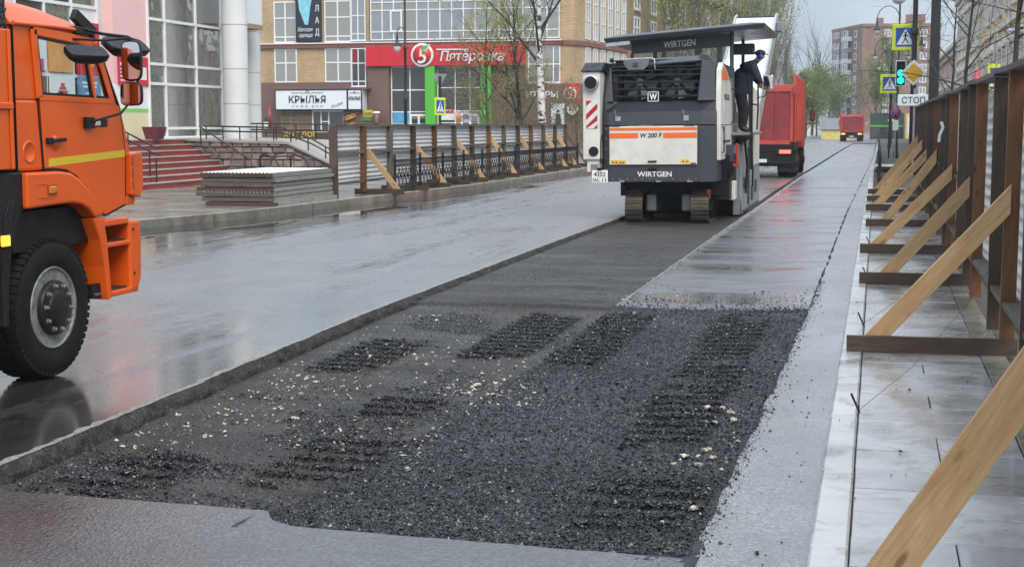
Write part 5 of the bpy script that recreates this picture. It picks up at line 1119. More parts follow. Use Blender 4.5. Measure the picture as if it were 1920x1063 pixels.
# ---- building with the glazed stair hall and steps (left), facade at X = -22 looking +X
BA = thing('shop_building', 'pink and cream shop building with tall glazing, round columns and wide red steps', 'building', (-22, 36, .15))
M_PINK = paint('pink_render', (.72, .45, .44), .8, .06, .8, bump=.1); M_CREAM = paint('cream_render', (.66, .58, .38), .8, .06, .8, bump=.1); M_PALE = paint('pale_cladding', (.58, .59, .58), .6, .08, .8)
bp(MB().box(-40, -22.35, 20, 47.4, .1, 8.4).box(-40, -24.9, 47.4, 56, .1, 8.4), 'wall', M_PALE, BA)
bp(MB().box(-22.36, -22.0, 38.95, 41.0, 3.12, 8.4), 'pink_wall', M_PINK, BA); bp(MB().box(-22.36, -22.0, 38.95, 41.0, .12, 2.28), 'cream_wall', M_CREAM, BA)
bp(MB().box(-22.36, -22.002, 38.95, 41.0, 2.40, 3.12), 'white_band', M_WFRAME, BA); bp(MB().box(-22.36, -21.998, 38.95, 41.0, 2.28, 2.40), 'green_band', paint('lime_band', (.22, .52, .12), .6), BA)
ps = bp(MB().box(-22.0, -21.96, 39.15, 40.98, 3.10, 3.97), 'red_banner', paint('banner_red', (.50, .02, .035), .5, .05), BA)
tx = MB()
for k, (z, w_) in enumerate(((3.80, 1.2), (3.68, .7), (3.55, .6), (3.45, .6), (3.34, .6), (3.22, 1.0))): tx.box(-21.96, -21.956, 39.25+(.2 if k == 0 else 0), 39.25+w_, z, z+(.085 if k < 2 else .04))
tx.box(-21.96, -21.955, 40.45, 40.85, 3.28, 3.66).build('banner_lines', M_WFRAME, ps).location = (0, 0, 0)
facade_window(BA, (-22.0, 0, 0), (0, 1, 0), [41.02, 42.1, 44.27, 46.17, 46.6], [1.50, 1.80, 3.19, 3.80, 5.18, 6.6, 7.9], M_GLY, fw=.085, n=(1, 0, 0), sill=False)
bp(MB().box(-22.36, -22.03, 41.0, 47.4, .1, 8.4), 'glazing_backing', M_DKTXT, BA); bp(MB().box(-22.1, -21.7, 40.9, 47.2, 1.38, 1.50), 'plinth', M_PALE, BA)
# window wall with posters, left of the pink pier
facade_window(BA, (-22.34, 0, 0), (0, 1, 0), [30.2, 31.6, 33.0, 34.4, 35.8, 37.2, 38.6], [1.6, 2.5, 3.3, 4.4, 5.3, 6.9, 8.4], [M_GLY, M_WFRAME, M_GLD], fw=.09, n=(1, 0, 0), sill=False)
def poster(Y0, Y1, z0, z1, mat, name='poster', lines=None, lm=None):
    o = bp(MB().box(-22.28, -22.22, Y0, Y1, z0, z1), name, mat, BA)
    if lines:
        m = MB()
        for a, b, c, d in lines: m.box(-22.22, -22.215, Y0+a*(Y1-Y0), Y0+b*(Y1-Y0), z0+c*(z1-z0), z0+d*(z1-z0))
        m.build('poster_print', lm or M_REDS, o)
    return o
L_ = [(.15, .85, .82, .88), (.2, .8, .72, .78), (.3, .7, .55, .60), (.25, .75, .45, .50), (.2, .8, .33, .38), (.3, .7, .15, .25)]
poster(37.35, 38.55, 3.35, 4.85, paint('banner_red', (.50, .02, .035), .5, .05), lines=L_, lm=M_YEL)
poster(37.35, 38.55, 2.2, 3.28, paint('poster_blue', (.06, .22, .42), .5), lines=L_, lm=M_SIGNW)
poster(35.9, 37.1, 2.3, 3.25, M_SIGNW, lines=[(.35, .65, .62, .7), (.42, .58, .7, .82), (.3, .7, .5, .6), (.15, .85, .32, .37), (.2, .8, .16, .2), (.25, .75, .08, .12)], lm=paint('print_red', (.5, .06, .06), .5))
poster(35.9, 37.1, 3.38, 4.3, paint('poster_orange', (.62, .28, .07), .5)); poster(34.5, 35.7, 3.4, 4.3, M_SIGNW, lines=[(.1, .9, .0, .35)], lm=paint('poster_magenta', (.40, .04, .14), .5))
poster(34.5, 35.7, 2.2, 3.25, paint('poster_dark', (.06, .06, .05), .4), lines=[(.3, .45, .2, .8)], lm=M_YEL)
# columns and the sign over the entrance
for (Y, r) in ((45.0, .42), (48.6, .33)):
    X = -20.9 if Y < 46 else -21.95
    c = bp(MB().cyl((X, Y, 1.4), (X, Y, 9), r, None, 24), 'column', M_PALE, BA)
    for z in (2.6, 3.75, 5.2, 6.6): bp(MB().lathe([(r+.004, z), (r+.012, z+.012), (r+.004, z+.024)], (X, Y, 0), 2, 24), 'column_joint', paint('joint_grey', (.30, .30, .29), .6), BA)
bp(MB().box(-22.3, -21.05, 46.2, 47.6, 5.35, 6.8), 'entrance_fascia', M_SIGNW, BA, .02); bp(MB().box(-22.3, -21.03, 46.18, 47.62, 5.2, 5.36), 'fascia_trim', M_OCHRE, BA)
bp(MB().cyl((-20.33, 46.40, 2.15), (-20.25, 46.428, 2.15), .36, None, 28), 'round_sign', paint('sign_maroon', (.22, .02, .03), .5, .05), BA)
# red steps
M_STEPR = paint('red_step', (.26, .035, .032), .5, .15, 1.5); M_TREAD = paint('step_tread', (.30, .27, .24), .45, .2, 2)
sa = thing('steps', 'wide flight of red faced steps up to the glazed entrance', 'steps', (-20.5, 36, .15))
for k in range(8):
    x1 = -19.35-k*.29; z0 = .15+k*.165
    bp(MB().box(-22.0, x1, 27.0, 42.15, z0, z0+.13), 'riser', M_STEPR, sa); bp(MB().box(-22.0, x1+.03, 26.98, 42.16, z0+.13, z0+.165), 'tread', M_TREAD, sa, .006)
# stone retaining wall and ramp
M_STONE = slab_mat('rough_wall_stone', (.23, .18, .165), .35, .5, .8, .75)
rw = thing('stone_wall', 'retaining wall of rough pinkish stone blocks carrying the ramp beside the steps', 'wall', (-19, 42.3, .15))
bp(MB().prism([(-21.9, .1), (-16.2, .1), (-16.2, .55), (-17.9, 1.30), (-21.9, 1.42)], 1, 42.32, 47.3), 'core', paint('wall_mortar', (.16, .135, .12), .9, bump=.4, bscale=20), rw)
z = .15; rr_ = random.Random(3)
def topz(x): return 1.44 if x < -17.9 else 1.30-(x+17.9)*.44
while z < 1.4:
    h = rr_.uniform(.18, .26); x = -21.85
    while x < -16.2:
        w_ = rr_.uniform(.22, .48); x2 = min(x+w_, -16.2)
        if topz((x+x2)/2) > z+h*.6 and x2-x > .08:
            j = lambda: rr_.uniform(-.018, .018); y0 = 42.27+rr_.uniform(-.05, .01); h2 = min(h, topz(x2)-z+.03)
            a, b, c, d = (x+.012, z+.012), (x2-.012, z+.012+j()), (x2-.015+j(), z+h2-.012), (x+.015+j(), z+h2-.012+j())
            m = MB().loft([[(p_[0], 42.4, p_[1]) for p_ in (a, b, c, d)], [(p_[0], y0+.05, p_[1]) for p_ in (a, b, c, d)], [((a[0]+b[0])/2+(p_[0]-(a[0]+b[0])/2)*.8, y0, (a[1]+c[1])/2+(p_[1]-(a[1]+c[1])/2)*.75) for p_ in (a, b, c, d)]])
            bp(m, 'stone', M_STONE, rw)
        x = x2
    z += h
bp(MB().prism([(-21.9, 1.42), (-17.9, 1.30), (-16.2, .55), (-16.2, .62), (-17.9, 1.37), (-21.9, 1.49)], 1, 42.2, 47.3), 'coping', M_TREAD, rw)
M_TUBE = paint('brown_tube', (.035, .024, .02), .4, .2, 5, .3)
def handrail(label, pts, zs, posts, r=.025):
    b = Vector(pts[0]); t = thing('handrail', label, 'handrail', (b.x, b.y, b.z))
    for dz in zs: bp(MB().tube([(p_[0], p_[1], p_[2]+dz) for p_ in pts], r, 8), 'rail', M_TUBE, t)
    for p_ in posts: bp(MB().cyl(p_, (p_[0], p_[1], p_[2]+zs[0]), r*.9, None, 8), 'post', M_TUBE, t)
    return t
lv = [(-20.9, 42.5, 1.45), (-18.2, 42.5, 1.40), (-17.2, 42.5, 1.05), (-16.5, 42.5, .68)]
handrail('long brown tube handrail on top of the stone retaining wall', lv, (.42, .27), [(x, 42.5, float(np.interp(x, [p_[0] for p_ in lv], [p_[2] for p_ in lv]))) for x in np.arange(-20.8, -16.4, .58)])
lv2 = [(-20.2, 44.6, 1.45), (-17.6, 44.6, 1.42), (-16.4, 44.6, 1.2)]
handrail('second brown tube handrail farther back along the ramp', lv2, (.5, .3), [(x, 44.6, 1.4) for x in np.arange(-20.0, -16.8, .7)])
handrail('single sloping brown handrail descending along the right end of the red steps', [(-20.75, 41.9, 1.45), (-19.1, 41.9, .45)], (.42,), [(-20.7, 41.9, 1.40), (-19.2, 41.9, .5)])
handrail('double brown handrail in the middle of the red steps', [(-21.6, 36.6, 1.45), (-19.5, 36.6, .45), (-19.3, 36.6, .42)], (.85, .66), [(-21.5, 36.6, 1.4), (-20.3, 36.6, .8), (-19.45, 36.6, .15), (-19.65, 36.6, .3)])
br = thing('cycle_rack', 'black arched cycle rack standing in front of the stone wall', 'cycle rack', (-17.6, 40.8, .15))
for x in (-18.2, -17.2): bp(MB().tube([(x, 40.8, .15), (x, 40.8, .95), (x+.12, 40.8, 1.02), (x+.45, 40.8, .92), (x+.7, 40.8, .55), (x+.75, 40.8, .15)], .03, 8), 'arch', M_IRON, br)
bp(MB().tube([(-18.2, 40.8, .95), (-17.2, 40.8, .97)], .02, 8).tube([(-18.2, 40.8, .4), (-16.6, 40.8, .4)], .02, 8), 'tie', M_IRON, br)
bin_ = thing('planter', 'dark red square planter at the foot of the glazed facade', 'planter', (-21.4, 40.2, 1.47)); bp(MB().loft([[(-21.6, 40.0, 1.47), (-21.2, 40.0, 1.47), (-21.2, 40.4, 1.47), (-21.6, 40.4, 1.47)], [(-21.68, 39.92, 1.85), (-21.12, 39.92, 1.85), (-21.12, 40.48, 1.85), (-21.68, 40.48, 1.85)]]), 'tub', paint('maroon', (.12, .02, .025), .5), bin_, .01)

# ---- brick corner building with the supermarket, front at Y = 100 looking -Y
BB = thing('corner_building', 'ochre brick and glass corner building with red supermarket fascia and green pillars', 'building', (-33, 100, .15))
N = (0, -1, 0); U = (1, 0, 0); O = (0, 100, 0)
bp(MB().box(-46, -35.9, 100, 118, .1, 11.6), 'brick_wall', M_BRICKY, BB); bp(MB().box(-35.9, -24.2, 100.02, 118, .1, 11.6), 'shop_core', M_BROWN, BB); bp(MB().box(-24.2, -21.6, 100.01, 118, .1, 11.6), 'corner_core', M_BRICKY, BB)
bp(MB().box(-46, -35.9, 99.93, 100.02, .1, 4.95), 'brown_base', M_BROWN, BB)
bp(MB().box(-46, -21.6, 99.80, 100.02, 7.42, 7.72), 'cornice', M_RUST, BB, .02); bp(MB().box(-46, -21.6, 99.72, 100.02, 7.725, 7.80), 'cornice_cap', M_WFRAME, BB)
for z0 in (4.62, 7.88):
    h = 2.75 if z0 < 5 else 2.9
    zz = [z0, z0+.38, z0+1.75, z0+h]
    facade_window(BB, O, U, [-43.25, -42.4, -41.56], zz, M_GLB, n=N, fw=.09)
    facade_window(BB, O, U, [-39.28, -38.3, -37.3], zz, M_GLB, n=N, fw=.09)
    # bay edge turning towards the shop
    a = Vector((-37.2, 99.95, 0)); ud = Vector((.8, .6, 0)).normalized(); nn = Vector((.6, -.8, 0))
    bp(MB().prism([(-37.25, 100.0), (-37.25, 99.9), (-36.2, 100.6), (-36.2, 100.9)], 2, z0-.2, z0+h+.2), 'bay', M_WFRAME, BB)
facade_window(BB, (-37.2, 99.88, 0), (1, 0, 0), [0, .5, 1.05], [4.65, 5.0, 6.3, 7.35], [M_GLD, paint('red_blind', (.22, .01, .03), .3)], n=N, fw=.07); facade_window(BB, (-37.2, 99.88, 0), (1, 0, 0), [0, .5, 1.05], [7.95, 8.4, 9.7, 11.0], M_GL, n=N, fw=.07)
# upper curtain wall
cols = list(np.round(np.linspace(-35.75, -21.8, 17), 2))
facade_window(BB, O, U, cols, [7.95, 8.52, 10.05, 10.62, 11.5], [M_GL, M_GL, M_GLB], n=N, fw=.07, sill=False);
wv = facade_window(BB, (0, 99.93, 0), U, [-34.2, -33.4], [8.55, 10.0], M_GL, n=N, fw=.12, sill=False)
# shop front
sf = bp(MB().box(-35.95, -24.2, 99.35, 99.98, 6.05, 7.48), 'fascia', M_REDS, BB, .015)
for x in (-34.9, -33.8, -32.0, -29.5, -27.0): bp(MB().box(x, x+.02, 99.34, 99.36, 6.06, 7.47), 'fascia_joint', paint('sign_red_dark', (.30, .006, .012), .5), BB)
def disc5(x, y, z, r, parent):
    d = bp(MB().lathe([(r, y), (r, y-.08), (r*.97, y-.1), (.0001, y-.1)], (x, 0, z), 1, 40), 'round_logo', M_SIGNW, parent)
    bp(MB().lathe([(r*.82, y-.1), (r*.82, y-.115), (.0001, y-.115)], (x, 0, z), 1, 36), 'logo_red', M_REDS, d).location = (0, 0, 0)
    MB().text('5', r*1.75, (x-.02*r, y-.117, z-r*.68), bold=.008, shear=.12, depth=.02).build('logo_five', M_SIGNW, d)
    lf = [(x-.1*r, z+.42*r), (x+.1*r, z+.72*r), (x+.62*r, z+.86*r), (x+.42*r, z+.52*r), (x+.15*r, z+.38*r)]
    MB().prism(lf, 1, y-.16, y-.118).build('logo_leaf', M_GREEN, d)
    lo = [(x+(a-x)*1.22+.01, z+.6*r+(b-z-.6*r)*1.25) for a, b in lf]; MB().prism(lo, 1, y-.15, y-.117).build('leaf_edge', M_SIGNW, d)
disc5(-31.66, 99.35, 6.80, .84, BB)
bp(MB().text('Пятёрочка', .98, (-28.0, 99.33, 6.36), bold=.008, shear=.2, width=4.7, depth=.08).beam((-30.6, 99.30, 7.18), (-28.2, 99.30, 7.16), .06, .09), 'shop_name', M_SIGNW, BB)
facade_window(BB, (0, 99.99, 0), U, [-34.2, -32.8, -31.5], [.2, 1.95, 2.78, 4.35, 6.0], M_GLD, n=N, fw=.08, sill=False)
facade_window(BB, (0, 99.99, 0), U, [-30.7, -29.4, -28.3, -27.4], [.2, 2.0, 2.85, 4.5, 6.0], M_GLD, n=N, fw=.06, sill=False)
for x in (-31.5, -27.38): bp(MB().box(x, x+.72, 99.4, 99.97, .1, 6.05), 'green_pillar', M_GREEN, BB, .01)
for x0 in (-32.75, -28.9):
    facade_window(BB, (0, 99.94, 0), U, [x0, x0+.62, x0+1.24], [.25, 2.55], M_GLD, n=N, fw=.16, sill=False)
def fposter(x0, x1, z0, z1, mat, body=None, tm=None, size=.3, y=99.93):
    o = bp(MB().box(x0, x1, y-.03, y, z0, z1), 'poster', mat, BB)
    if body: MB().text(body, size, ((x0+x1)/2, y-.035, z0+(z1-z0)*.4), width=(x1-x0)*.8, bold=.01, depth=.005).build('poster_text', tm or M_SIGNW, o)
fposter(-34.1, -32.85, 1.98, 2.75, paint('poster_blue2', (.08, .30, .52), .5)); fposter(-32.75, -31.6, 1.98, 2.75, M_DKTXT, 'ГЕЛЬ ЛАК', M_YEL, .3)
fposter(-30.6, -29.45, 2.2, 2.9, M_SIGNW); fposter(-30.6, -29.5, 2.7, 2.95, M_REDS, 'ПЯТ', M_SIGNW, .18, 99.89); fposter(-29.35, -28.35, 2.05, 2.8, paint('poster_pink', (.50, .36, .40), .5)); fposter(-29.3, -28.9, 2.1, 2.5, paint('poster_orange2', (.65, .16, .03), .5), '2', M_YEL, .35, 99.89)
fposter(-28.8, -28.4, 2.3, 2.6, paint('poster_blue', (.06, .22, .42), .5), y=99.89); fposter(-30.2, -29.5, 1.3, 1.9, paint('poster_sky', (.20, .42, .58), .5)); fposter(-28.25, -27.45, 2.1, 2.8, paint('poster_grey', (.24, .24, .24), .5))
bp(MB().box(-35.9, -34.3, 99.6, 99.99, .1, 6.05), 'brown_pier', M_BROWN, BB)
# brown right part, lettering, windows, small signs
bp(MB().box(-24.2, -21.3, 99.86, 100.0, .1, 4.75), 'brown_cladding', M_BROWN, BB)
facade_window(BB, O, U, [-24.0, -23.1, -22.2, -21.75], [4.85, 6.1, 7.35], [M_GL, M_GLB], n=N, fw=.08)
bp(MB().text('ИТОРЫ', .62, (-23.0, 99.85, 3.75), bold=.008, width=2.3, depth=.06), 'sign_letters', M_SIGNW, BB)
bp(MB().box(-21.35, -20.3, 99.75, 99.86, 3.3, 4.75), 'logo_panel', M_REDS, BB); disc5(-20.95, 99.74, 4.02, .46, BB)
bp(MB().cyl((-20.75, 99.7, 2.95), (-20.75, 99.6, 2.95), .40, None, 28), 'round_white_sign', M_SIGNW, BB)
pb = bp(MB().box(-22.3, -21.35, 99.70, 99.80, .9, 3.35), 'poster_board', M_SIGNW, BB)
MB().prism([(-21.95, 1.3), (-21.6, 1.3), (-21.55, 2.2), (-21.68, 2.65), (-21.95, 2.62), (-22.02, 2.1)], 1, 99.68, 99.70).lathe([(.11, 99.70), (.11, 99.685), (.0001, 99.685)], (-21.8, 0, 2.82), 1, 14).build('poster_figure', M_DKTXT, pb)
bp(MB().box(-21.3, -20.2, 99.9, 100.4, .1, 3.3), 'side_door_wall', M_BROWN, BB)
# rounded corner and side wing running up the street
ca = math.tan(R(5.3)); SXf = lambda Y: -20.3+(Y-102)*ca
crn = [(-21.6, 100.0), (-21.2, 100.08), (-20.8, 100.35), (-20.5, 100.9), (-20.3, 102)]
bp(MB().prism(crn+[(SXf(113.2), 113.2), (-30, 113.2), (-30, 100.5), (-21.6, 100.5)], 2, .1, 11.6), 'side_wall', M_BRICKY, BB)
bp(MB().prism([(a+.12, b-.1) for a, b in crn]+[(SXf(113.3)+.14, 113.3), (-22, 113.3), (-22, 100.2)], 2, 7.42, 7.74), 'side_cornice', M_RUST, BB)
bp(MB().prism([(a+.05, b-.06) for a, b in crn]+[(SXf(113.25)+.06, 113.25), (-22, 113.25), (-22, 100.2)], 2, .1, 4.75), 'side_base', M_BROWN, BB)
for k in range(6):
    Y = 101.9+k*1.95; o_ = (SXf(Y)+.0, Y, 0); uu = Vector((ca, 1, 0)).normalized(); nn = (uu.y, -uu.x, 0)
    facade_window(BB, o_, uu, [0, .55, 1.1], [7.95, 9.2, 10.5, 11.5], [M_GL, M_GL, M_GLB], n=nn, fw=.08, sill=False); facade_window(BB, o_, uu, [0, .55, 1.1], [4.9, 6.0, 7.3], M_GL, n=nn, fw=.08)
bp(MB().box(-46.05, -20, 99.9, 113.3, 11.6, 11.9), 'parapet', M_RUST, BB)
# boutique sign with the blue gown
bs = bp(MB().box(-41.48, -39.5, 99.7, 99.9, 7.9, 12.2), 'boutique_sign', M_DKTXT, BB)
gown = [(-40.72, 9.35), (-40.48, 9.35), (-40.3, 10.6), (-40.15, 11.3), (-40.35, 12.1), (-40.25, 12.8), (-40.45, 13.2), (-40.85, 13.2), (-41.0, 12.6), (-40.9, 12.0), (-41.25, 11.3), (-41.15, 10.4)]
MB().prism([(a, b-.25) for a, b in gown], 1, 99.66, 99.7).tube([(-40.4, 99.68, 12.6), (-39.95, 99.68, 12.0), (-40.0, 99.68, 11.4), (-40.2, 99.68, 11.0)], .07, 6).build('gown', paint('gown_blue', (.22, .52, .66), .5), bs)
sg = MB(); 
for ch, z in (('О', 10.95), ('Л', 10.05), ('А', 9.2), ('Д', 8.35)): sg.text(ch, .62, (-39.78, 99.69, z), width=.3, bold=.008, depth=.02)
sg.text('Женская', .42, (-40.75, 99.69, 8.62), shear=.3, width=1.2, depth=.02).text('одежда', .40, (-40.7, 99.69, 8.22), shear=.3, width=1.05, depth=.02).build('sign_lettering', M_SIGNW, bs)['kind'] = 'stuff'
# cafe sign and hot-dog front
cs = thing('cafe_front', 'white cafe sign with black serif lettering above a slatted street food counter', 'shop front', (-39, 99.5, .15))
bp(MB().box(-42.72, -36.0, 98.6, 99.9, 2.92, 4.40), 'sign_box', M_SIGNW, cs, .01); 
fr2 = MB()
for a, b in (((-42.70, 4.38), (-36.02, 4.38)), ((-42.70, 2.94), (-36.02, 2.94)), ((-42.70, 2.94), (-42.70, 4.38)), ((-36.02, 2.94), (-36.02, 4.38)), ((-37.1, 2.94), (-37.1, 4.38))): fr2.beam((a[0], 98.59, a[1]), (b[0], 98.59, b[1]), .09 if a[0] != -37.1 else .12, .03, (0, 1, 0))
bp(fr2, 'sign_frame', M_DKTXT, cs)
def fret(m, cx, z, w):
    m.tube([(cx-w, 98.58, z), (cx-.32*w, 98.58, z+.02), (cx-.2*w, 98.58, z-.06), (cx, 98.58, z+.12), (cx+.2*w, 98.58, z-.06), (cx+.32*w, 98.58, z+.02), (cx+w, 98.58, z)], .014, 5); m.ring((cx, 98.58, z+.08), .09*w/1.2+.02, .012, 1, 12)
st_ = MB().text('КРЫЛЬЯ', .72, (-40.2, 98.585, 3.43), bold=.008, width=2.85, depth=.02); st2 = MB().text('КРЫЛЬЯ', .36, (-36.56, 98.585, 3.62), bold=.008, width=.86, depth=.02); fret(st_, -40.2, 4.15, 1.25); fret(st2, -36.56, 4.12, .4); bp(st2, 'sign_text', M_DKTXT, cs)
bp(st_, 'sign_text', M_DKTXT, cs)
bp(MB().text('К А Ф Е - Б А Р', .2, (-40.2, 98.585, 3.12), width=2.4, depth=.01).text('Бездна', .3, (-37.9, 98.585, 3.2), (1, 0, .35), (-.35, 0, 1), shear=.4, width=.95, depth=.01), 'sign_subtext', paint('sign_grey', (.25, .30, .34), .5), cs)['kind'] = 'stuff'
bp(MB().box(-42.9, -35.6, 98.7, 99.9, 4.41, 4.55), 'sign_roof', M_BROWN, cs)
M_SLATS = wood('kiosk_slat', (.14, .09, .05), (.34, .25, .15), .6, False); sm_ = MB().box(0, 2.4, 0, .03, 0, .085).mesh('slat', M_SLATS); sm2 = MB().box(0, 4.6, 0, .03, 0, .07).mesh('slat', wood('kiosk_slat_dark', (.06, .035, .02), (.16, .10, .06), .6, False))
bp(MB().box(-42.55, -35.7, 99.2, 99.9, .1, 2.92), 'kiosk_wall', M_DKTXT, cs)
for k in range(13): link('slat', sm_, cs, Vector((-42.5, 99.13, 1.30+k*.122))-cs.location)
for x in (-42.5, -41.75, -41.2, -40.15): bp(MB().box(x, x+.07, 99.08, 99.13, 1.28, 2.9), 'slat_batten', M_SLATS, cs)
for k in range(12): link('slat', sm2, cs, Vector((-42.6, 98.9, .15+k*.11))-cs.location)
facade_window(cs, (0, 99.15, 0), U, [-40.0, -39.35, -38.75, -37.6], [1.35, 2.85], M_GLD, n=N, fw=.09, sill=False); bp(MB().box(-39.35, -38.75, 99.05, 99.1, 2.05, 2.12), 'transom', M_WFRAME, cs)
bp(MB().text('ХОТ ДОГ', .5, (-40.9, 98.88, .98), bold=.012, width=2.6, depth=.03), 'counter_letters', M_YEL, cs); bp(MB().text('DA', .5, (-38.3, 98.88, .98), bold=.012, width=.7, depth=.03), 'counter_letters', M_YEL, cs)
fb = bp(MB().box(-37.6, -34.95, 99.02, 99.1, .15, 2.9), 'food_board', wood('board_dark', (.05, .03, .02), (.13, .07, .035), .6, False), cs)
for k in range(11): MB().box(-37.58, -34.97, 98.99, 99.02, 1.2+k*.15, 1.27+k*.15).build('board_slat', M_SLATS, fb)
MB().box(-36.05, -34.95-.35, 98.93, 98.98, 2.42, 2.92).build('menu_board', M_YEL, fb); MB().text('ШАУРМА', .36, (-35.66, 98.925, 2.5), width=.66, bold=.008, depth=.01).build('menu_text', M_DKTXT, fb)
MB().box(-36.05, -35.4, 98.94, 98.98, 2.15, 2.38).build('open_board', paint('sign_green_dark', (.02, .20, .06), .5), fb)
def hotdog(x, z): 
    q = MB().tube([(x-.42, 98.9, z-.16), (x, 98.88, z), (x+.42, 98.9, z+.16)], [.1, .15, .1], 10).build('bun', paint('bun', (.50, .28, .09), .6), fb)
    MB().tube([(x-.5, 98.84, z-.06), (x, 98.82, z+.1), (x+.48, 98.84, z+.26)], .085, 10).build('sausage', paint('sausage', (.32, .07, .03), .4), q)
    MB().tube([(x-.35, 98.78, z+.04), (x-.2, 98.76, z+.14), (x-.05, 98.76, z+.12), (x+.1, 98.76, z+.22), (x+.3, 98.77, z+.26)], .03, 6).build('mustard', M_YEL, q)
hotdog(-36.95, 2.38); hotdog(-36.95, 1.75); hotdog(-35.0, 1.62)
MB().lathe([(.17, 1.95), (.25, 2.7), (.0001, 2.7)], (-34.98, 98.85, 0), 2, 18).build('cup', paint('cup_brown', (.16, .07, .03), .5), fb); MB().lathe([(.265, 2.68), (.265, 2.76), (.22, 2.82), (.0001, 2.82)], (-34.98, 98.85, 0), 2, 18).build('cup_lid', M_SIGNW, fb)
wl = thing('wall_lantern', 'black lantern on a short post beside the cafe sign', 'lantern', (-43.3, 98.2, .15))
bp(MB().cyl((-43.3, 98.2, .15), (-43.3, 98.2, 1.5), .05, None, 8), 'post', M_IRON, wl); bp(MB().lathe([(.03, 1.5), (.14, 1.6), (.2, 2.1)], (-43.3, 98.2, 0), 2, 6, False), 'lamp_glass', M_SIGNW, wl); bp(MB().lathe([(.24, 2.1), (.1, 2.3), (.03, 2.42), (.001, 2.5)], (-43.3, 98.2, 0), 2, 6, False), 'lamp_cap', M_IRON, wl)

# ---- ochre building beyond, along the left of the street
BC = thing('ochre_building', 'old ochre rendered building behind the birches along the street', 'building', (-19, 140, .15))
cl = lambda Y: -19.6+(Y-114)*ca
bp(MB().prism([(cl(114), 114), (cl(168), 168), (-45, 168), (-45, 114)], 2, .1, 13.8), 'wall', M_OCHRE, BC); bp(MB().prism([(cl(113.8)+.5, 113.8), (cl(168)+.5, 168.2), (-45, 168.2), (-45, 113.8)], 2, 13.8, 14.2), 'eaves', M_BROWN, BC)
for k in range(9):
    for z0 in (2.0, 5.3, 8.6, 11.2)[:4]:
        Y = 117+k*5.6; facade_window(BC, (cl(Y), Y, 0), Vector((ca, 1, 0)).normalized(), [0, .9, 1.8], [z0, z0+1.1, z0+1.9], [M_GL, M_GLB], n=(1, -ca, 0), fw=.14)
BD = thing('rear_building', 'brown brick side wall of a taller block rising behind the corner building', 'building', (-30, 125, .15)); bp(MB().box(-44, -21.5, 118.5, 132, .1, 14), 'wall', M_BRICKR, BD)

# ---- brick apartment tower closing the street
TW = thing('apartment_tower', 'nine storey red brown brick apartment tower with glazed balconies', 'apartment block', (2, 362, 0))
TC = (-4.0, 360.0); TL = (-11.8, 382.0); TR_ = (14.2, 362.5)
bp(MB().prism([TL, TC, TR_, (14, 384), (-6, 398)], 2, -.2, 25.0), 'wall', M_BRICKR, TW); bp(MB().prism([(TL[0]-.2, TL[1]-.2), (TC[0], TC[1]-.4), (TR_[0]+.2, TR_[1]-.2), (14.2, 384), (-6, 398)], 2, 25.0, 25.7), 'parapet', M_BRICKR, TW)
bp(MB().box(6, 10.5, 364, 370, 25.6, 28.0), 'roof_hut', M_BRICKR, TW); bp(MB().box(-1, .8, 364, 367, 25.6, 27.3), 'roof_hut', M_BRICKR, TW)
ul = (Vector((*TC, 0))-Vector((*TL, 0))).normalized(); nl = (ul.y, -ul.x, 0); ur = (Vector((*TR_, 0))-Vector((*TC, 0))).normalized(); nr = (ur.y, -ur.x, 0)
for f in range(9):
    z = .6+f*2.72
    for q in (4.0, 10.6):
        b0 = Vector((*TL, 0))+ul*q; bx = MB(); n_ = Vector(nl)
        a, b = b0, b0+ul*5.0; bx.loft([[tuple(p_+Vector((0, 0, z-.3))) for p_ in (a, b, b+n_*1.1, a+n_*1.1)], [tuple(p_+Vector((0, 0, z+.75))) for p_ in (a, b, b+n_*1.1, a+n_*1.1)]])
        bal = bp(bx, 'balcony', random.choice([M_PALE, M_PALE, M_BRICKR, M_MGREY]), TW)
        if random.random() < .8 or f > 5: facade_window(TW, tuple(b0+n_*1.02), ul, [0, 1.67, 3.33, 5.0], [z+.8, z+2.2], [M_GL, M_GLB, M_GLD], n=nl, fw=.12, sill=False)
        else: facade_window(TW, tuple(b0), ul, [.4, 2.2, 4.4], [z+.3, z+2.0], M_GLD, n=nl, fw=.14, sill=False)
    facade_window(TW, (*TL, 0), ul, [1., 2.6], [z+.5, z+1.9], M_GL, n=nl, fw=.14); facade_window(TW, (*TL, 0), ul, [17.5, 19.2], [z+.5, z+1.9], M_GL, n=nl, fw=.14)
    for q in (5.2, 13.6, 16.6): facade_window(TW, (*TC, 0), ur, [q, q+.75, q+1.5], [z+.3, z+1.8], [M_GL, M_GLB], n=nr, fw=.16)
# ---- far shops at the bend, dome, kiosks
def far_box(name, label, cat, x0, x1, y0, y1, h, mat, extra=None):
    t = thing(name, label, cat, ((x0+x1)/2, y0, 0)); bp(MB().box(x0, x1, y0, y1, -.1, h), 'wall', mat, t, .03); return t
k1 = far_box('kiosk', 'low yellow kiosk with grey roof beside the far road', 'kiosk', -6.8, -3.3, 186, 190, 1.2, paint('kiosk_yellow', (.62, .52, .16), .6)); bp(MB().prism([(185.8, 1.2), (190.2, 1.2), (189, 2.6), (187, 2.6)], 0, -7, -4.4), 'roof', paint('roof_grey', (.16, .17, .18), .6), k1)
k2 = far_box('shop_pavilion', 'dark green shop pavilion at the bend of the street', 'shop', -.9, 3.3, 192, 200, 3.3, paint('pavilion_green', (.035, .075, .06), .5)); bp(MB().box(-.85, 3.25, 191.9, 192, 1.5, 1.75), 'sign_band', M_GREEN, k2); bp(MB().box(1.3, 2.6, 191.85, 192, 2.2, 2.5), 'sign_letters', M_SIGNW, k2)
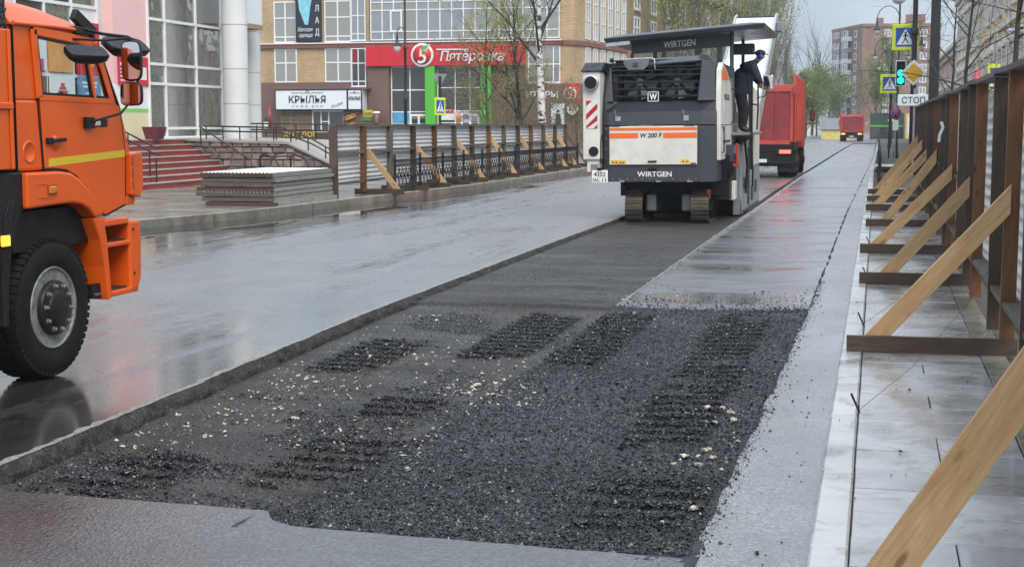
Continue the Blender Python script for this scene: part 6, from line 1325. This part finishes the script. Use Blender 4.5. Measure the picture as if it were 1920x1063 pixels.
bp(MB().box(-.8, 3.2, 191.9, 192, .2, 1.4), 'shop_window', M_GLD, k2)
k3 = far_box('pylon', 'tall yellow advertising pylon beside the dark green pavilion', 'pylon', 3.5, 4.5, 191, 192, 3.2, paint('kiosk_yellow', (.62, .52, .16), .6)); bp(MB().box(3.7, 4.3, 190.95, 191, .6, 2.6), 'panel', M_SIGNW, k3)
dm = thing('domed_building', 'grey building with a rounded gable far beyond the red tipper', 'building', (-21, 300, 0)); bp(MB().box(-27, -12, 300, 312, -.1, 9.5), 'wall', M_PALE, dm)
bp(MB().prism([(-20.5+4.2*math.cos(R(a)), 9.5+5.0*math.sin(R(a))) for a in range(0, 181, 15)], 1, 300, 312), 'gable', paint('gable_grey', (.30, .27, .26), .7), dm)
for k in range(5): facade_window(dm, (-26+k*2.6, 300, 0), (1, 0, 0), [0, .7, 1.4], [5.5, 7.5], M_GL, n=(0, -1, 0), fw=.15)
# ---- buildings along the right, behind the hoarding
M_BEIGE = paint('beige_stucco', (.68, .53, .35), .8, .08, .5, dirt=.2, dirtc=(.3, .24, .17), bump=.15, bscale=6); M_YELLOW = paint('yellow_stucco', (.66, .47, .16), .8, .08, .5, bump=.15); M_PINKB = paint('pinkish_stucco', (.62, .46, .40), .8, .08, .5, bump=.15); M_CREAM2 = paint('pale_cream_stucco', (.68, .62, .47), .8, .08, .5, bump=.15); M_TRIM = paint('white_trim', (.62, .59, .53), .7, .06)
def right_house(name, label, x0, Y0, Y1, h, mat, step=3.4, floors=(3.2, 6.6, 10.0), gable=False, hw=1.25):
    t = thing(name, label, 'building', (x0, (Y0+Y1)/2, 0)); bp(MB().box(x0, x0+16, Y0, Y1, -.1, h), 'wall', mat, t)
    bp(MB().box(x0-.45, x0+16, Y0-.3, Y1+.3, h, h+.35).box(x0-.25, x0+16, Y0-.15, Y1+.15, h-.4, h), 'cornice', M_TRIM, t, .03)
    for z in floors: bp(MB().box(x0-.12, x0+.0, Y0, Y1, z-.75, z-.55), 'string_course', M_TRIM, t, .02)
    y = Y0+1.2
    while y+hw < Y1-.5:
        for z in floors:
            w = facade_window(t, (x0, y, 0), (0, 1, 0), [0, hw/2, hw], [z, z+1.15, z+1.75], [M_GL, M_GLB, M_GLD], n=(-1, 0, 0), fw=.09)
            MB().box(x0-.09, x0, y-.22, y-.04, z-.1, z+1.85).box(x0-.09, x0, y+hw+.04, y+hw+.22, z-.1, z+1.85).prism([(y-.3, z+1.86), (y+hw+.3, z+1.86), (y+hw+.3, z+2.0), (y+hw/2, z+2.3), (y-.3, z+2.0)], 0, x0-.16, x0).build('surround', M_TRIM, w)
        y += step
    y = Y0+.1
    while y < Y1:
        bp(MB().box(x0-.1, x0, y, y+.35, 0, h-.4), 'pilaster', M_TRIM if mat is not M_YELLOW else M_BEIGE, t, .015); y += step*2
    return t
right_house('stucco_house', 'beige stucco house with white window surrounds behind the planked hoarding', 5.0, 47, 74, 13, M_BEIGE)
right_house('stucco_house', 'narrow yellow stucco house between the beige and the cream houses', 5.05, 74.2, 78.4, 12.6, M_YELLOW)
right_house('stucco_house', 'pale cream house with overhanging cornice beyond the narrow yellow one', 5.0, 78.6, 101, 10.0, M_CREAM2)
right_house('stucco_house', 'low pinkish house farther along the right side of the street', 5.7, 104, 150, 7.6, M_PINKB, 4.2, (3.0, 5.2)[:1])
# ------------------------------------------------------------------ street furniture
M_SIGNY = paint('fluo_yellow_green', (.58, .72, .02), .4, .03); M_SIGNB = paint('sign_blue', (.01, .07, .34), .4, .04); M_POLE = paint('dark_pole', (.018, .019, .022), .4, .2, 4, .2); M_GALV = paint('galvanised_pole', (.32, .33, .34), .4, .15, 4, .5)
M_LAMPG = paint('lamp_bowl', (.62, .63, .62), .2, .03)
def post_lamp(label, x, y, h, arms, group=None, r=.075):
    t = thing('street_lamp', label, 'street lamp', (x, y, .1), 0, group)
    MB().lathe([(r*1.9, 0), (r*1.9, .25), (r*1.4, .4), (r*1.5, .7), (r*1.05, .9), (r, 2.8), (r*1.35, 2.84), (r*1.35, 2.92), (r*.85, 3.0), (r*.8, 5.0), (r*1.2, 5.04), (r*1.2, 5.14), (r*.7, 5.2), (r*.6, h), (.01, h+.15)], n=14).build('post', M_POLE, t)
    for dx, dz in arms:
        s_ = 1 if dx > 0 else -1; a = abs(dx)
        pts = [(0, 0, dz)]+[(s_*a*(.5-.5*math.cos(R(q))), 0, dz+.55*a*math.sin(R(q))*1.1) for q in (25, 50, 80, 110, 140, 165)]+[(s_*a, 0, dz-.12)]
        MB().tube(pts, .022, 8).build('arm', M_POLE, t)
        hd = MB().lathe([(.02, dz-.05), (.05, dz-.15), (.045, dz-.28), (.075, dz-.33), (.07, dz-.45), (.2, dz-.52), (.21, dz-.56), (.001, dz-.56)], (s_*a, 0, 0), 2, 16).build('lamp_head', M_POLE, t)
        MB().lathe([(.17, dz-.561), (.16, dz-.68), (.10, dz-.80), (.001, dz-.84)], (s_*a, 0, 0), 2, 16).build('lamp_bowl', M_LAMPG, hd)
    return t
post_lamp('black ornamental lamp post with one hanging lamp in front of the red shop fascia', -19.9, 60, 8.6, [(-.36, 5.75)])
post_lamp('tall black lamp post with two hanging lamps behind the crossing sign', 1.0, 80, 9.0, [(-1.15, 7.35), (1.15, 6.5)], 'lamps along the right pavement')
post_lamp('black double lamp post farther along the right pavement, past the crossing', .9, 112, 9.0, [(-1.2, 7.4), (1.2, 7.4)], 'lamps along the right pavement')
post_lamp('farthest black double lamp post in front of the brick tower', 1.2, 136, 9.0, [(-1.2, 7.5), (1.2, 7.5)], 'lamps along the right pavement')
t = thing('lamp_mast', 'thick black square mast rising behind the end of the right hoarding', 'mast', (1.56, 44, .05)); MB().loft([[(-.17, -.17, 0), (.17, -.17, 0), (.17, .17, 0), (-.17, .17, 0)], [(-.14, -.14, 2.2), (.14, -.14, 2.2), (.14, .14, 2.2), (-.14, .14, 2.2)], [(-.12, -.12, 9), (.12, -.12, 9), (.12, .12, 9), (-.12, .12, 9)]]).build('shaft', M_POLE, t, .02)
MB().box(-.22, .22, -.22, .22, 0, .5).build('base', M_POLE, t, .02)
MB().tube([(0, 0, 6.0), (-.5, -.1, 6.3), (-1.0, -.1, 6.1), (-1.05, -.1, 5.75)], .03, 8).tube([(0, 0, 6.0), (.5, -.1, 6.3), (.85, -.1, 6.0), (.9, -.1, 5.75)], .03, 8).build('arm', M_POLE, t)
for x in (-1.05, .9): MB().ball((x, -.1, 5.55), .22, 16, 8).build('globe', M_LAMPG, t)
# crossing signs: bordered square, blue field, white triangle, walking figure
def ped_sign(parent, c, w, rz=0, narrow=False):
    b = MB().box(-w/2, w/2, -.02, .02, -w/2, w/2).build('sign_board', M_SIGNY, parent, .03, seg=2); b.location = c; b.rotation_euler = (0, 0, rz)
    k = w*.36; MB().box(-k, k, -.026, -.021, -k, k).build('blue_field', M_SIGNB, b); MB().prism([(-k*.92, -k*.8), (k*.92, -k*.8), (0, k*.88)], 1, -.031, -.027).build('white_triangle', M_SIGNW, b)
    f = MB().lathe([(k*.11, -.036), (k*.11, -.032)], (.03*k, 0, k*.48), 1, 10); s_ = k
    for a, e_, t_ in (((0, .36), (-.02, -.1), .16), ((-.02, -.1), (.2, -.4), .12), ((.2, -.4), (.3, -.7), .10), ((-.02, -.1), (-.14, -.42), .12), ((-.14, -.42), (-.34, -.68), .10), ((.0, .3), (.26, .02), .08), ((.0, .3), (-.24, .05), .08)):
        f.beam((a[0]*s_, -.034, a[1]*s_), (e_[0]*s_, -.034, e_[1]*s_), .005 if False else t_*s_, .005, (0, 1, 0))
    f.build('walking_figure', M_DKTXT, b); return b
sp1 = thing('signal_pole', 'black pole carrying the traffic light, large crossing sign and yellow priority diamond', 'signal pole', (1.30, 58, .05))
MB().cyl((0, 0, 0), (0, 0, 8.5), .11, .09, 14).build('pole', M_POLE, sp1); MB().lathe([(.16, 0), (.16, .6), (.12, .7)], n=14).build('pole_base', M_POLE, sp1); MB().lathe([(.12, 5.25), (.14, 5.28), (.14, 5.5), (.12, 5.53)], n=14).build('collar', M_POLE, sp1)
ped_sign(sp1, (-.34, .16, 5.20), 1.0)
dm_ = MB().prism([(-.50, 0), (0, -.50), (.50, 0), (0, .50)], 1, -.02, .02).build('priority_sign', M_SIGNW, sp1, .02); dm_.location = (0, -.16, 3.83)
MB().prism([(-.37, 0), (0, -.37), (.37, 0), (0, .37)], 1, -.028, -.022).build('yellow_diamond', paint('diamond_yellow', (.66, .36, .01), .4), dm_)
tl = MB().box(-.17, .17, -.06, .16, -.46, .46).build('traffic_light', M_POLE, sp1, .03); tl.location = (-.48, -.05, 3.82)
MB().box(-.2, .2, -.07, -.062, -.49, .49).build('light_backing', M_SIGNW, tl)
MB().box(-.165, .165, -.085, -.072, -.455, .455).build('light_face', M_BLACKP, tl)
M_GO = glow('green_signal', (.0, .95, .45), 2.2)
for i, (z, m_) in enumerate(((.28, M_BLACKP), (.0, M_GO), (-.28, M_GO))):
    ln = MB().lathe([(.118, -.11), (.125, -.087), (.0001, -.12)], (0, 0, z), 1, 20).build('signal_lens', m_, tl)
    MB().lathe([(.135, -.09), (.14, -.2), (.145, -.2), (.14, -.088)], (0, 0, z), 1, 20).build('hood', M_BLACKP, ln) if i == 0 else None
sp2 = thing('sign_post', 'thin post with a smaller crossing sign behind the traffic light', 'sign post', (.65, 82, .05)); MB().cyl((0, 0, 0), (0, 0, 5.0), .05, None, 10).build('post', M_POLE, sp2); ped_sign(sp2, (-.05, -.07, 4.05), 1.02)
sp3 = thing('stop_line_sign', 'white rectangular stop line plate on a post beyond the hoarding', 'sign', (1.22, 52, .05)); MB().cyl((0, 0, 0), (0, 0, 3.1), .035, None, 10).build('post', M_GALV, sp3)
pl_ = MB().box(-.56, .50, -.06, -.03, 2.50, 2.89).build('plate', M_SIGNW, sp3, .02); MB().text('СТОП', .30, (-.03, -.062, 2.59), bold=.01, width=.78, depth=.004).build('lettering', M_DKTXT, pl_)
sp4 = thing('no_stopping_sign', 'small blue and red round no stopping sign with white arrow plate', 'sign', (.78, 66, .05)); MB().cyl((0, 0, 0), (0, 0, 2.8), .03, None, 8).build('post', M_GALV, sp4)
d_ = MB().lathe([(.24, -.05), (.24, -.08), (.0001, -.08)], (0, 0, 2.35), 1, 24).build('disc', paint('sign_red2', (.45, .03, .06), .5), sp4); MB().lathe([(.18, -.08), (.18, -.086), (.0001, -.086)], (0, 0, 2.35), 1, 24).build('blue_disc', M_SIGNB, d_); MB().beam((-.16, -.09, 2.19), (.16, -.09, 2.51), .04, .006, (0, 1, 0)).beam((-.16, -.09, 2.51), (.16, -.09, 2.19), .04, .006, (0, 1, 0)).build('cross', paint('sign_red2', (.45, .03, .06), .5), d_)
MB().box(-.12, .12, -.06, -.04, 1.6, 2.05).build('arrow_plate', M_SIGNW, sp4)
sp5 = thing('crossing_sign', 'narrow fluorescent crossing sign on a dark post in front of the shop glazing', 'sign', (-18.95, 62, .15)); MB().cyl((0, 0, 0), (0, 0, 3.9), .06, None, 10).build('post', M_POLE, sp5)
ped_sign(sp5, (.03, -.1, 2.55), .78, R(58)).scale = (.8, 1, 1); bt = MB().prism([(-.34, .28), (.34, .28), (0, -.34)], 1, -.0, .02).build('triangle_back', M_GALV, sp5); bt.location = (-.03, .08, 3.72)
sp6 = thing('crossing_sign', 'fluorescent crossing sign seen edge on above the right hoarding', 'sign', (3.4, 46, .05)); MB().cyl((0, 0, 0), (0, 0, 4.6), .05, None, 10).build('post', M_GALV, sp6); b_ = ped_sign(sp6, (-.05, -.1, 3.25), .85, R(62)); 
tn = thing('striped_parasol', 'closed red and white striped parasol standing behind the right hoarding', 'parasol', (2.75, 44, .05)); MB().lathe([(.33, 2.35), (.28, 2.7), (.16, 3.1), (.05, 3.4), (.03, 3.5), (.001, 3.52)], n=12).build('canopy', paint('parasol_red', (.48, .09, .12), .7, .5, 9), tn); MB().cyl((0, 0, 0), (0, 0, 2.5), .03, None, 8).build('pole', M_GALV, tn)
# iron railing along the right pavement beyond the hoarding
rr2 = thing('iron_railing', 'black cast iron railing along the right kerb beyond the hoarding', 'railing', (.12, 46.5, .05))
for i in range(26):
    link('post', PM, rr2, (0, i*RS, 0)); link('panel', RP, rr2, (0, i*RS+.06, 0)) if i < 25 else None
for i in range(2):
    z0 = .055+i*.10; tpn = thing('hoarding_panel', ['lower', 'upper'][i]+' of two spare hoarding panels lying on the right pavement by the railing', 'panel', (.75, 61, z0), 0, 'spare panels on the right pavement')
    MB().box(-.75, .75, -1.7, 1.7, 0, .08).build('frame', M_WGREY, tpn, .005); o = link('sheet', SHP, tpn, (.8, -1.78, .095)); o.rotation_euler = Matrix(((0, 0, -1), (1, 0, 0), (0, -1, 0))).to_euler()
cctv = thing('wall_camera', 'white camera on a bracket fixed to the beige house', 'camera', (4.62, 54.5, 5.2)); MB().lathe([(.22, 0), (.2, .1), (.001, .12)], n=14).lathe([(.12, -.12), (.15, 0)], n=14).build('dome', M_SIGNW, cctv); MB().beam((0, 0, .1), (.4, 0, .1), .08, .1).build('bracket', M_POLE, cctv)

# ------------------------------------------------------------------ trees
M_BIRCH = NT('birch_bark'); s = M_BIRCH; p = s.pos(); a_ = s.noise(s.pos(scale=(1, 1, 2.6)), 2.4, 5, .6, .6); c_ = s.ramp(a_, [(.43, (.03, .025, .022)), (.48, (.52, .50, .47)), (.7, (.66, .64, .60))]); s.set(color=c_, rough=.8); M_BIRCH = s.m
M_BARK = paint('dark_bark', (.035, .028, .022), .9, .3, 6, bump=.5, bscale=25); M_BARKG = paint('grey_bark', (.10, .09, .075), .9, .3, 6)
def leaf_mat(name, c):
    s = NT(name); p = s.pos(); n = s.noise(p, 1.1, 3); f = s.sep(s.voro(p, 9, out='Color'))[0]; col = s.ramp(n, [(.35, tuple(x*.65 for x in c)), (.65, tuple(x*1.3 for x in c))]); col = s.mix(1., col, s.ramp(f, [(0, .7), (1, 1.3)]), 'MULTIPLY')
    s.set(color=col, rough=.6); tr = s.n('ShaderNodeBsdfTranslucent'); s.l(col, tr.inputs['Color']); m = s.n('ShaderNodeMixShader'); m.inputs[0].default_value = .35; s.l(s.b.outputs[0], m.inputs[1]); s.l(tr.outputs[0], m.inputs[2]); s.l(m.outputs[0], s.o.inputs['Surface']); return s.m
M_LEAF1 = leaf_mat('spring_leaf', (.34, .35, .07)); M_LEAF2 = leaf_mat('fresh_green_leaf', (.15, .20, .05)); M_LEAF3 = leaf_mat('far_grey_leaf', (.20, .22, .13)); M_LEAF4 = leaf_mat('olive_bud', (.24, .21, .08))
def tree(name, label, loc, h, seed, bark, leaf=None, r0=.16, levels=4, nb=(9, 5, 4), spread=.9, droop=0., nleaf=6000, lsize=.06, first=.25, up=.5, group=None, lean=(0, 0), wob=.1, trunkmat=None, cat='tree'):
    g = np.random.default_rng(seed); t = thing(name, label, cat, loc, 0, group)
    segs = []; tips = []
    def grow(p, d, L, r, lv):
        n = 6 if lv == 0 else 4; q = p.copy(); pts = [q.copy()]; dd = d/np.linalg.norm(d)
        for i in range(n):
            dd = dd+g.normal(0, wob*(1 if lv else .35), 3); 
            if lv == 0: dd = dd+np.array([0, 0, .12])
            elif droop and lv >= 2: dd = dd+np.array([0, 0, -droop])
            else: dd = dd+np.array([0, 0, .05*up])
            dd /= np.linalg.norm(dd); q2 = q+dd*L/n; ra = r*(1-.8*i/n if lv else 1-.75*i/n); rb = r*(1-.8*(i+1)/n if lv else 1-.75*(i+1)/n)
            segs.append((q, q2, ra, rb, lv)); q = q2; pts.append(q.copy())
        if lv >= levels-2: tips.append(pts)
        if lv < levels-1:
            k = nb[min(lv, len(nb)-1)]
            for j in range(k):
                f = first+(1-first)*(j+g.random()*.8)/k if lv == 0 else .25+.75*(j+g.random())/k
                f = min(f, .985); i = int(f*n); b = pts[i]+(pts[min(i+1, n)]-pts[i])*(f*n-i); az = g.random()*6.283; ax = pts[min(i+1, n)]-pts[i]; ax = ax/np.linalg.norm(ax)
                e1 = np.cross(ax, [.3, .5, .8]); e1 /= np.linalg.norm(e1); e2 = np.cross(ax, e1); ang = spread*(.75+.5*g.random())
                nd = ax*math.cos(ang)+(e1*math.cos(az)+e2*math.sin(az))*math.sin(ang)+np.array([0, 0, up*.4])
                Lc = L*(.62-.28*f if lv == 0 else .5)*(.75+.5*g.random()); grow(b, nd, Lc, max(.0035, r*(1-.7*f)*.5), lv+1)
    grow(np.zeros(3), np.array([lean[0], lean[1], 1.]), h, r0, 0)
    def tubes(sl, k, name_, mat):
        if not sl: return
        V_ = []; F_ = []; 
        A = np.array([s_[0] for s_ in sl]); B = np.array([s_[1] for s_ in sl]); ra = np.array([s_[2] for s_ in sl]); rb = np.array([s_[3] for s_ in sl])
        d = B-A; d /= np.linalg.norm(d, axis=1, keepdims=True); e1 = np.cross(d, np.array([.31, .52, .79])); e1 /= np.linalg.norm(e1, axis=1, keepdims=True); e2 = np.cross(d, e1); n = len(sl)
        th = np.arange(k)*2*math.pi/k; ring = e1[:, None]*np.cos(th)[None, :, None]+e2[:, None]*np.sin(th)[None, :, None]
        V_ = np.concatenate([A[:, None]+ring*ra[:, None, None], B[:, None]+ring*rb[:, None, None]], 1).reshape(-1, 3)
        b = np.arange(n)[:, None]*2*k; i = np.arange(k)[None]; F_ = np.stack([b+i, b+(i+1) % k, b+k+(i+1) % k, b+k+i], -1).reshape(-1, 4)
        link(name_, raw_mesh(name_, V_, F_, mat, True), t)
    tubes([s_ for s_ in segs if s_[4] == 0], 10, 'trunk', trunkmat or bark); tubes([s_ for s_ in segs if s_[4] > 0], 4, 'branches', bark)
    if leaf and nleaf:
        T = np.array([np.array(q) for pts in tips for q in pts[1:]]); c = T[g.integers(0, len(T), nleaf)]+g.normal(0, lsize*2.2, (nleaf, 3))
        a = g.normal(0, 1, (nleaf, 3)); a /= np.linalg.norm(a, axis=1, keepdims=True); b = np.cross(a, g.normal(0, 1, (nleaf, 3))); b /= np.linalg.norm(b, axis=1, keepdims=True); s_ = (lsize*g.uniform(.6, 1.3, nleaf))[:, None]
        V_ = np.stack([c-a*s_, c+b*s_*.55, c+a*s_, c-b*s_*.55], 1).reshape(-1, 3); F_ = np.arange(nleaf*4).reshape(-1, 4); link('crown', raw_mesh('crown', V_, F_, leaf), t)
    return t
# birch and its neighbours before the corner building
tree('birch_tree', 'white barked birch with black marks behind the left hoarding', (-17.15, 75, .15), 12, 5, M_BARK, M_LEAF1, .24, 4, (11, 5, 4), .8, .10, 5200, .045, .38, .5, lean=(-.035, 0), wob=.09, trunkmat=M_BIRCH)
tree('leafing_tree', 'dark multi branched tree with yellow green spring leaves beside the birch', (-19.4, 79, .15), 8.5, 14, M_BARK, M_LEAF1, .16, 4, (16, 6, 4), .75, .02, 9000, .042, .12, .6, wob=.13)
tree('leafing_tree', 'sparse yellow green tree in front of the red shop fascia', (-22.0, 82, .15), 8.8, 22, M_BARK, M_LEAF1, .11, 4, (15, 6, 4), .7, .02, 5000, .040, .12, .7, wob=.12)
for i, (x, y, h, sd_) in enumerate([(-19.9, 78, 4.4, 31), (-20.4, 81, 4.2, 32), (-20.8, 76, 3.8, 33), (-18.2, 79, 4.0, 34), (-16.4, 80, 3.4, 35)]):
    tree('weeping_shrub', 'tall shrub of drooping brown green twigs '+['left of the dark tree trunk', 'at the foot of the leafing trees', 'nearest the corrugated hoarding', 'just behind the birch trunk', 'between the birch and the street poster'][i], (x, y, .15), h, sd_, M_BARKG, M_LEAF4, .05, 4, (16, 7, 5), .9, .32, 3600, .040, .1, .5, 'drooping shrubs behind the left hoarding', wob=.16, cat='shrub')
# trees in front of the ochre building
TL_ = ['nearest the corner building', 'with two leaders by the drainpipe', 'in front of the ochre wall', 'at the middle of the ochre wall', 'near the far end of the ochre wall', 'past the ochre building']
for i, (x, y, h) in enumerate([(-15.8, 118, 15), (-15.2, 127, 16), (-14.2, 136, 16), (-13.4, 146, 17), (-12.6, 157, 16), (-12.2, 168, 15)]):
    tree('birch_tree', 'slim pale green birch with upswept branches '+TL_[i], (x, y, .1), h, 50+i, M_BARKG, M_LEAF2 if i % 2 else M_LEAF1, .17, 4, (26, 6, 3), .42, .0, 9000, .085, .15, 1.2, 'birches before the ochre building', wob=.07)
for i, (x, y, h) in enumerate([(-17.0, 205, 14.5), (-15.6, 215, 13.5), (-13.6, 228, 11.5), (-18.5, 222, 16)]):
    tree('poplar_tree', 'hazy grey poplar beyond the tipper with fine upright branches '+['tallest of the front pair', 'right of the front pair', 'lowest of the group', 'at the back of the group'][i], (x, y, 0), h, 70+i, M_BARKG, M_LEAF3, .2, 4, (26, 6, 3), .36, 0, 3800, .09, .2, 1.4, 'grey poplars beyond the tipper', wob=.07)
tree('bare_tree', 'leafless dark tree standing against the sky left of the brick tower', (-11.2, 262, 0), 14.5, 90, M_BARK, None, .26, 4, (18, 7, 5), .55, 0, 0, .1, .25, .9, wob=.1)
FT = ['at the left of the low trees', 'with the widest crown', 'against the tower wall', 'by the yellow kiosk']
for i, (x, y, h) in enumerate([(-11.5, 222, 7.4), (-9.2, 232, 8.0), (-7.8, 245, 7.8), (-9.6, 205, 5.2)]):
    tree('green_tree', 'bushy fresh green tree at the street end '+FT[i], (x, y, 0), h, 100+i, M_BARKG, M_LEAF2, .16, 4, (16, 7, 4), .8, 0, 9000, .13, .12, .4, 'green trees at the end of the street')
tree('green_tree', 'thin green tree in front of the brick tower behind the lamps', (2.2, 190, 0), 9.5, 120, M_BARKG, M_LEAF2, .16, 4, (18, 6, 4), .55, 0, 6500, .10, .2, .8, 'green trees at the end of the street')
tree('green_tree', 'second thin green tree before the tower', (-.2, 200, 0), 7.5, 121, M_BARKG, M_LEAF2, .16, 4, (18, 6, 4), .6, 0, 5500, .10, .2, .8, 'green trees at the end of the street')
# bare young street trees behind the right hoarding
for i, (x, y, h, sd_, ln) in enumerate([(1.74, 21.8, 6.5, 201, .0), (1.68, 29.8, 5.6, 207, .0), (1.66, 37.5, 4.8, 203, .0), (2.9, 17.5, 5.0, 204, -.1)]):
    tree('bare_tree', 'leafless young tree with thin black branches '+['nearest behind the amber planks', 'second along the hoarding', 'beside the thick black mast', 'farther back from the hoarding, leaning'][i], (x, y, .05), h, sd_, M_BARK, None, .055, 4, (12, 5, 3), 1.15, .0, 0, .1, .40, .15, 'bare street trees behind the right hoarding', lean=(ln, 0), wob=.12)
# ------------------------------------------------------------------ damp air
hz = MB().box(-310, 310, -65, 810, -1.35, 36).build('haze', None or M_EARTH); hz.data.materials.clear()
hm_ = bpy.data.materials.new('damp_air'); hm_.use_nodes = True; ht = hm_.node_tree; ht.nodes.clear(); vo = ht.nodes.new('ShaderNodeVolumePrincipled'); vo.inputs['Color'].default_value = (.86, .92, 1, 1); vo.inputs['Density'].default_value = 0.00045; vo.inputs['Anisotropy'].default_value = .2
oo = ht.nodes.new('ShaderNodeOutputMaterial'); ht.links.new(vo.outputs[0], oo.inputs['Volume']); hz.data.materials.append(hm_); tag(hz, kind='stuff')
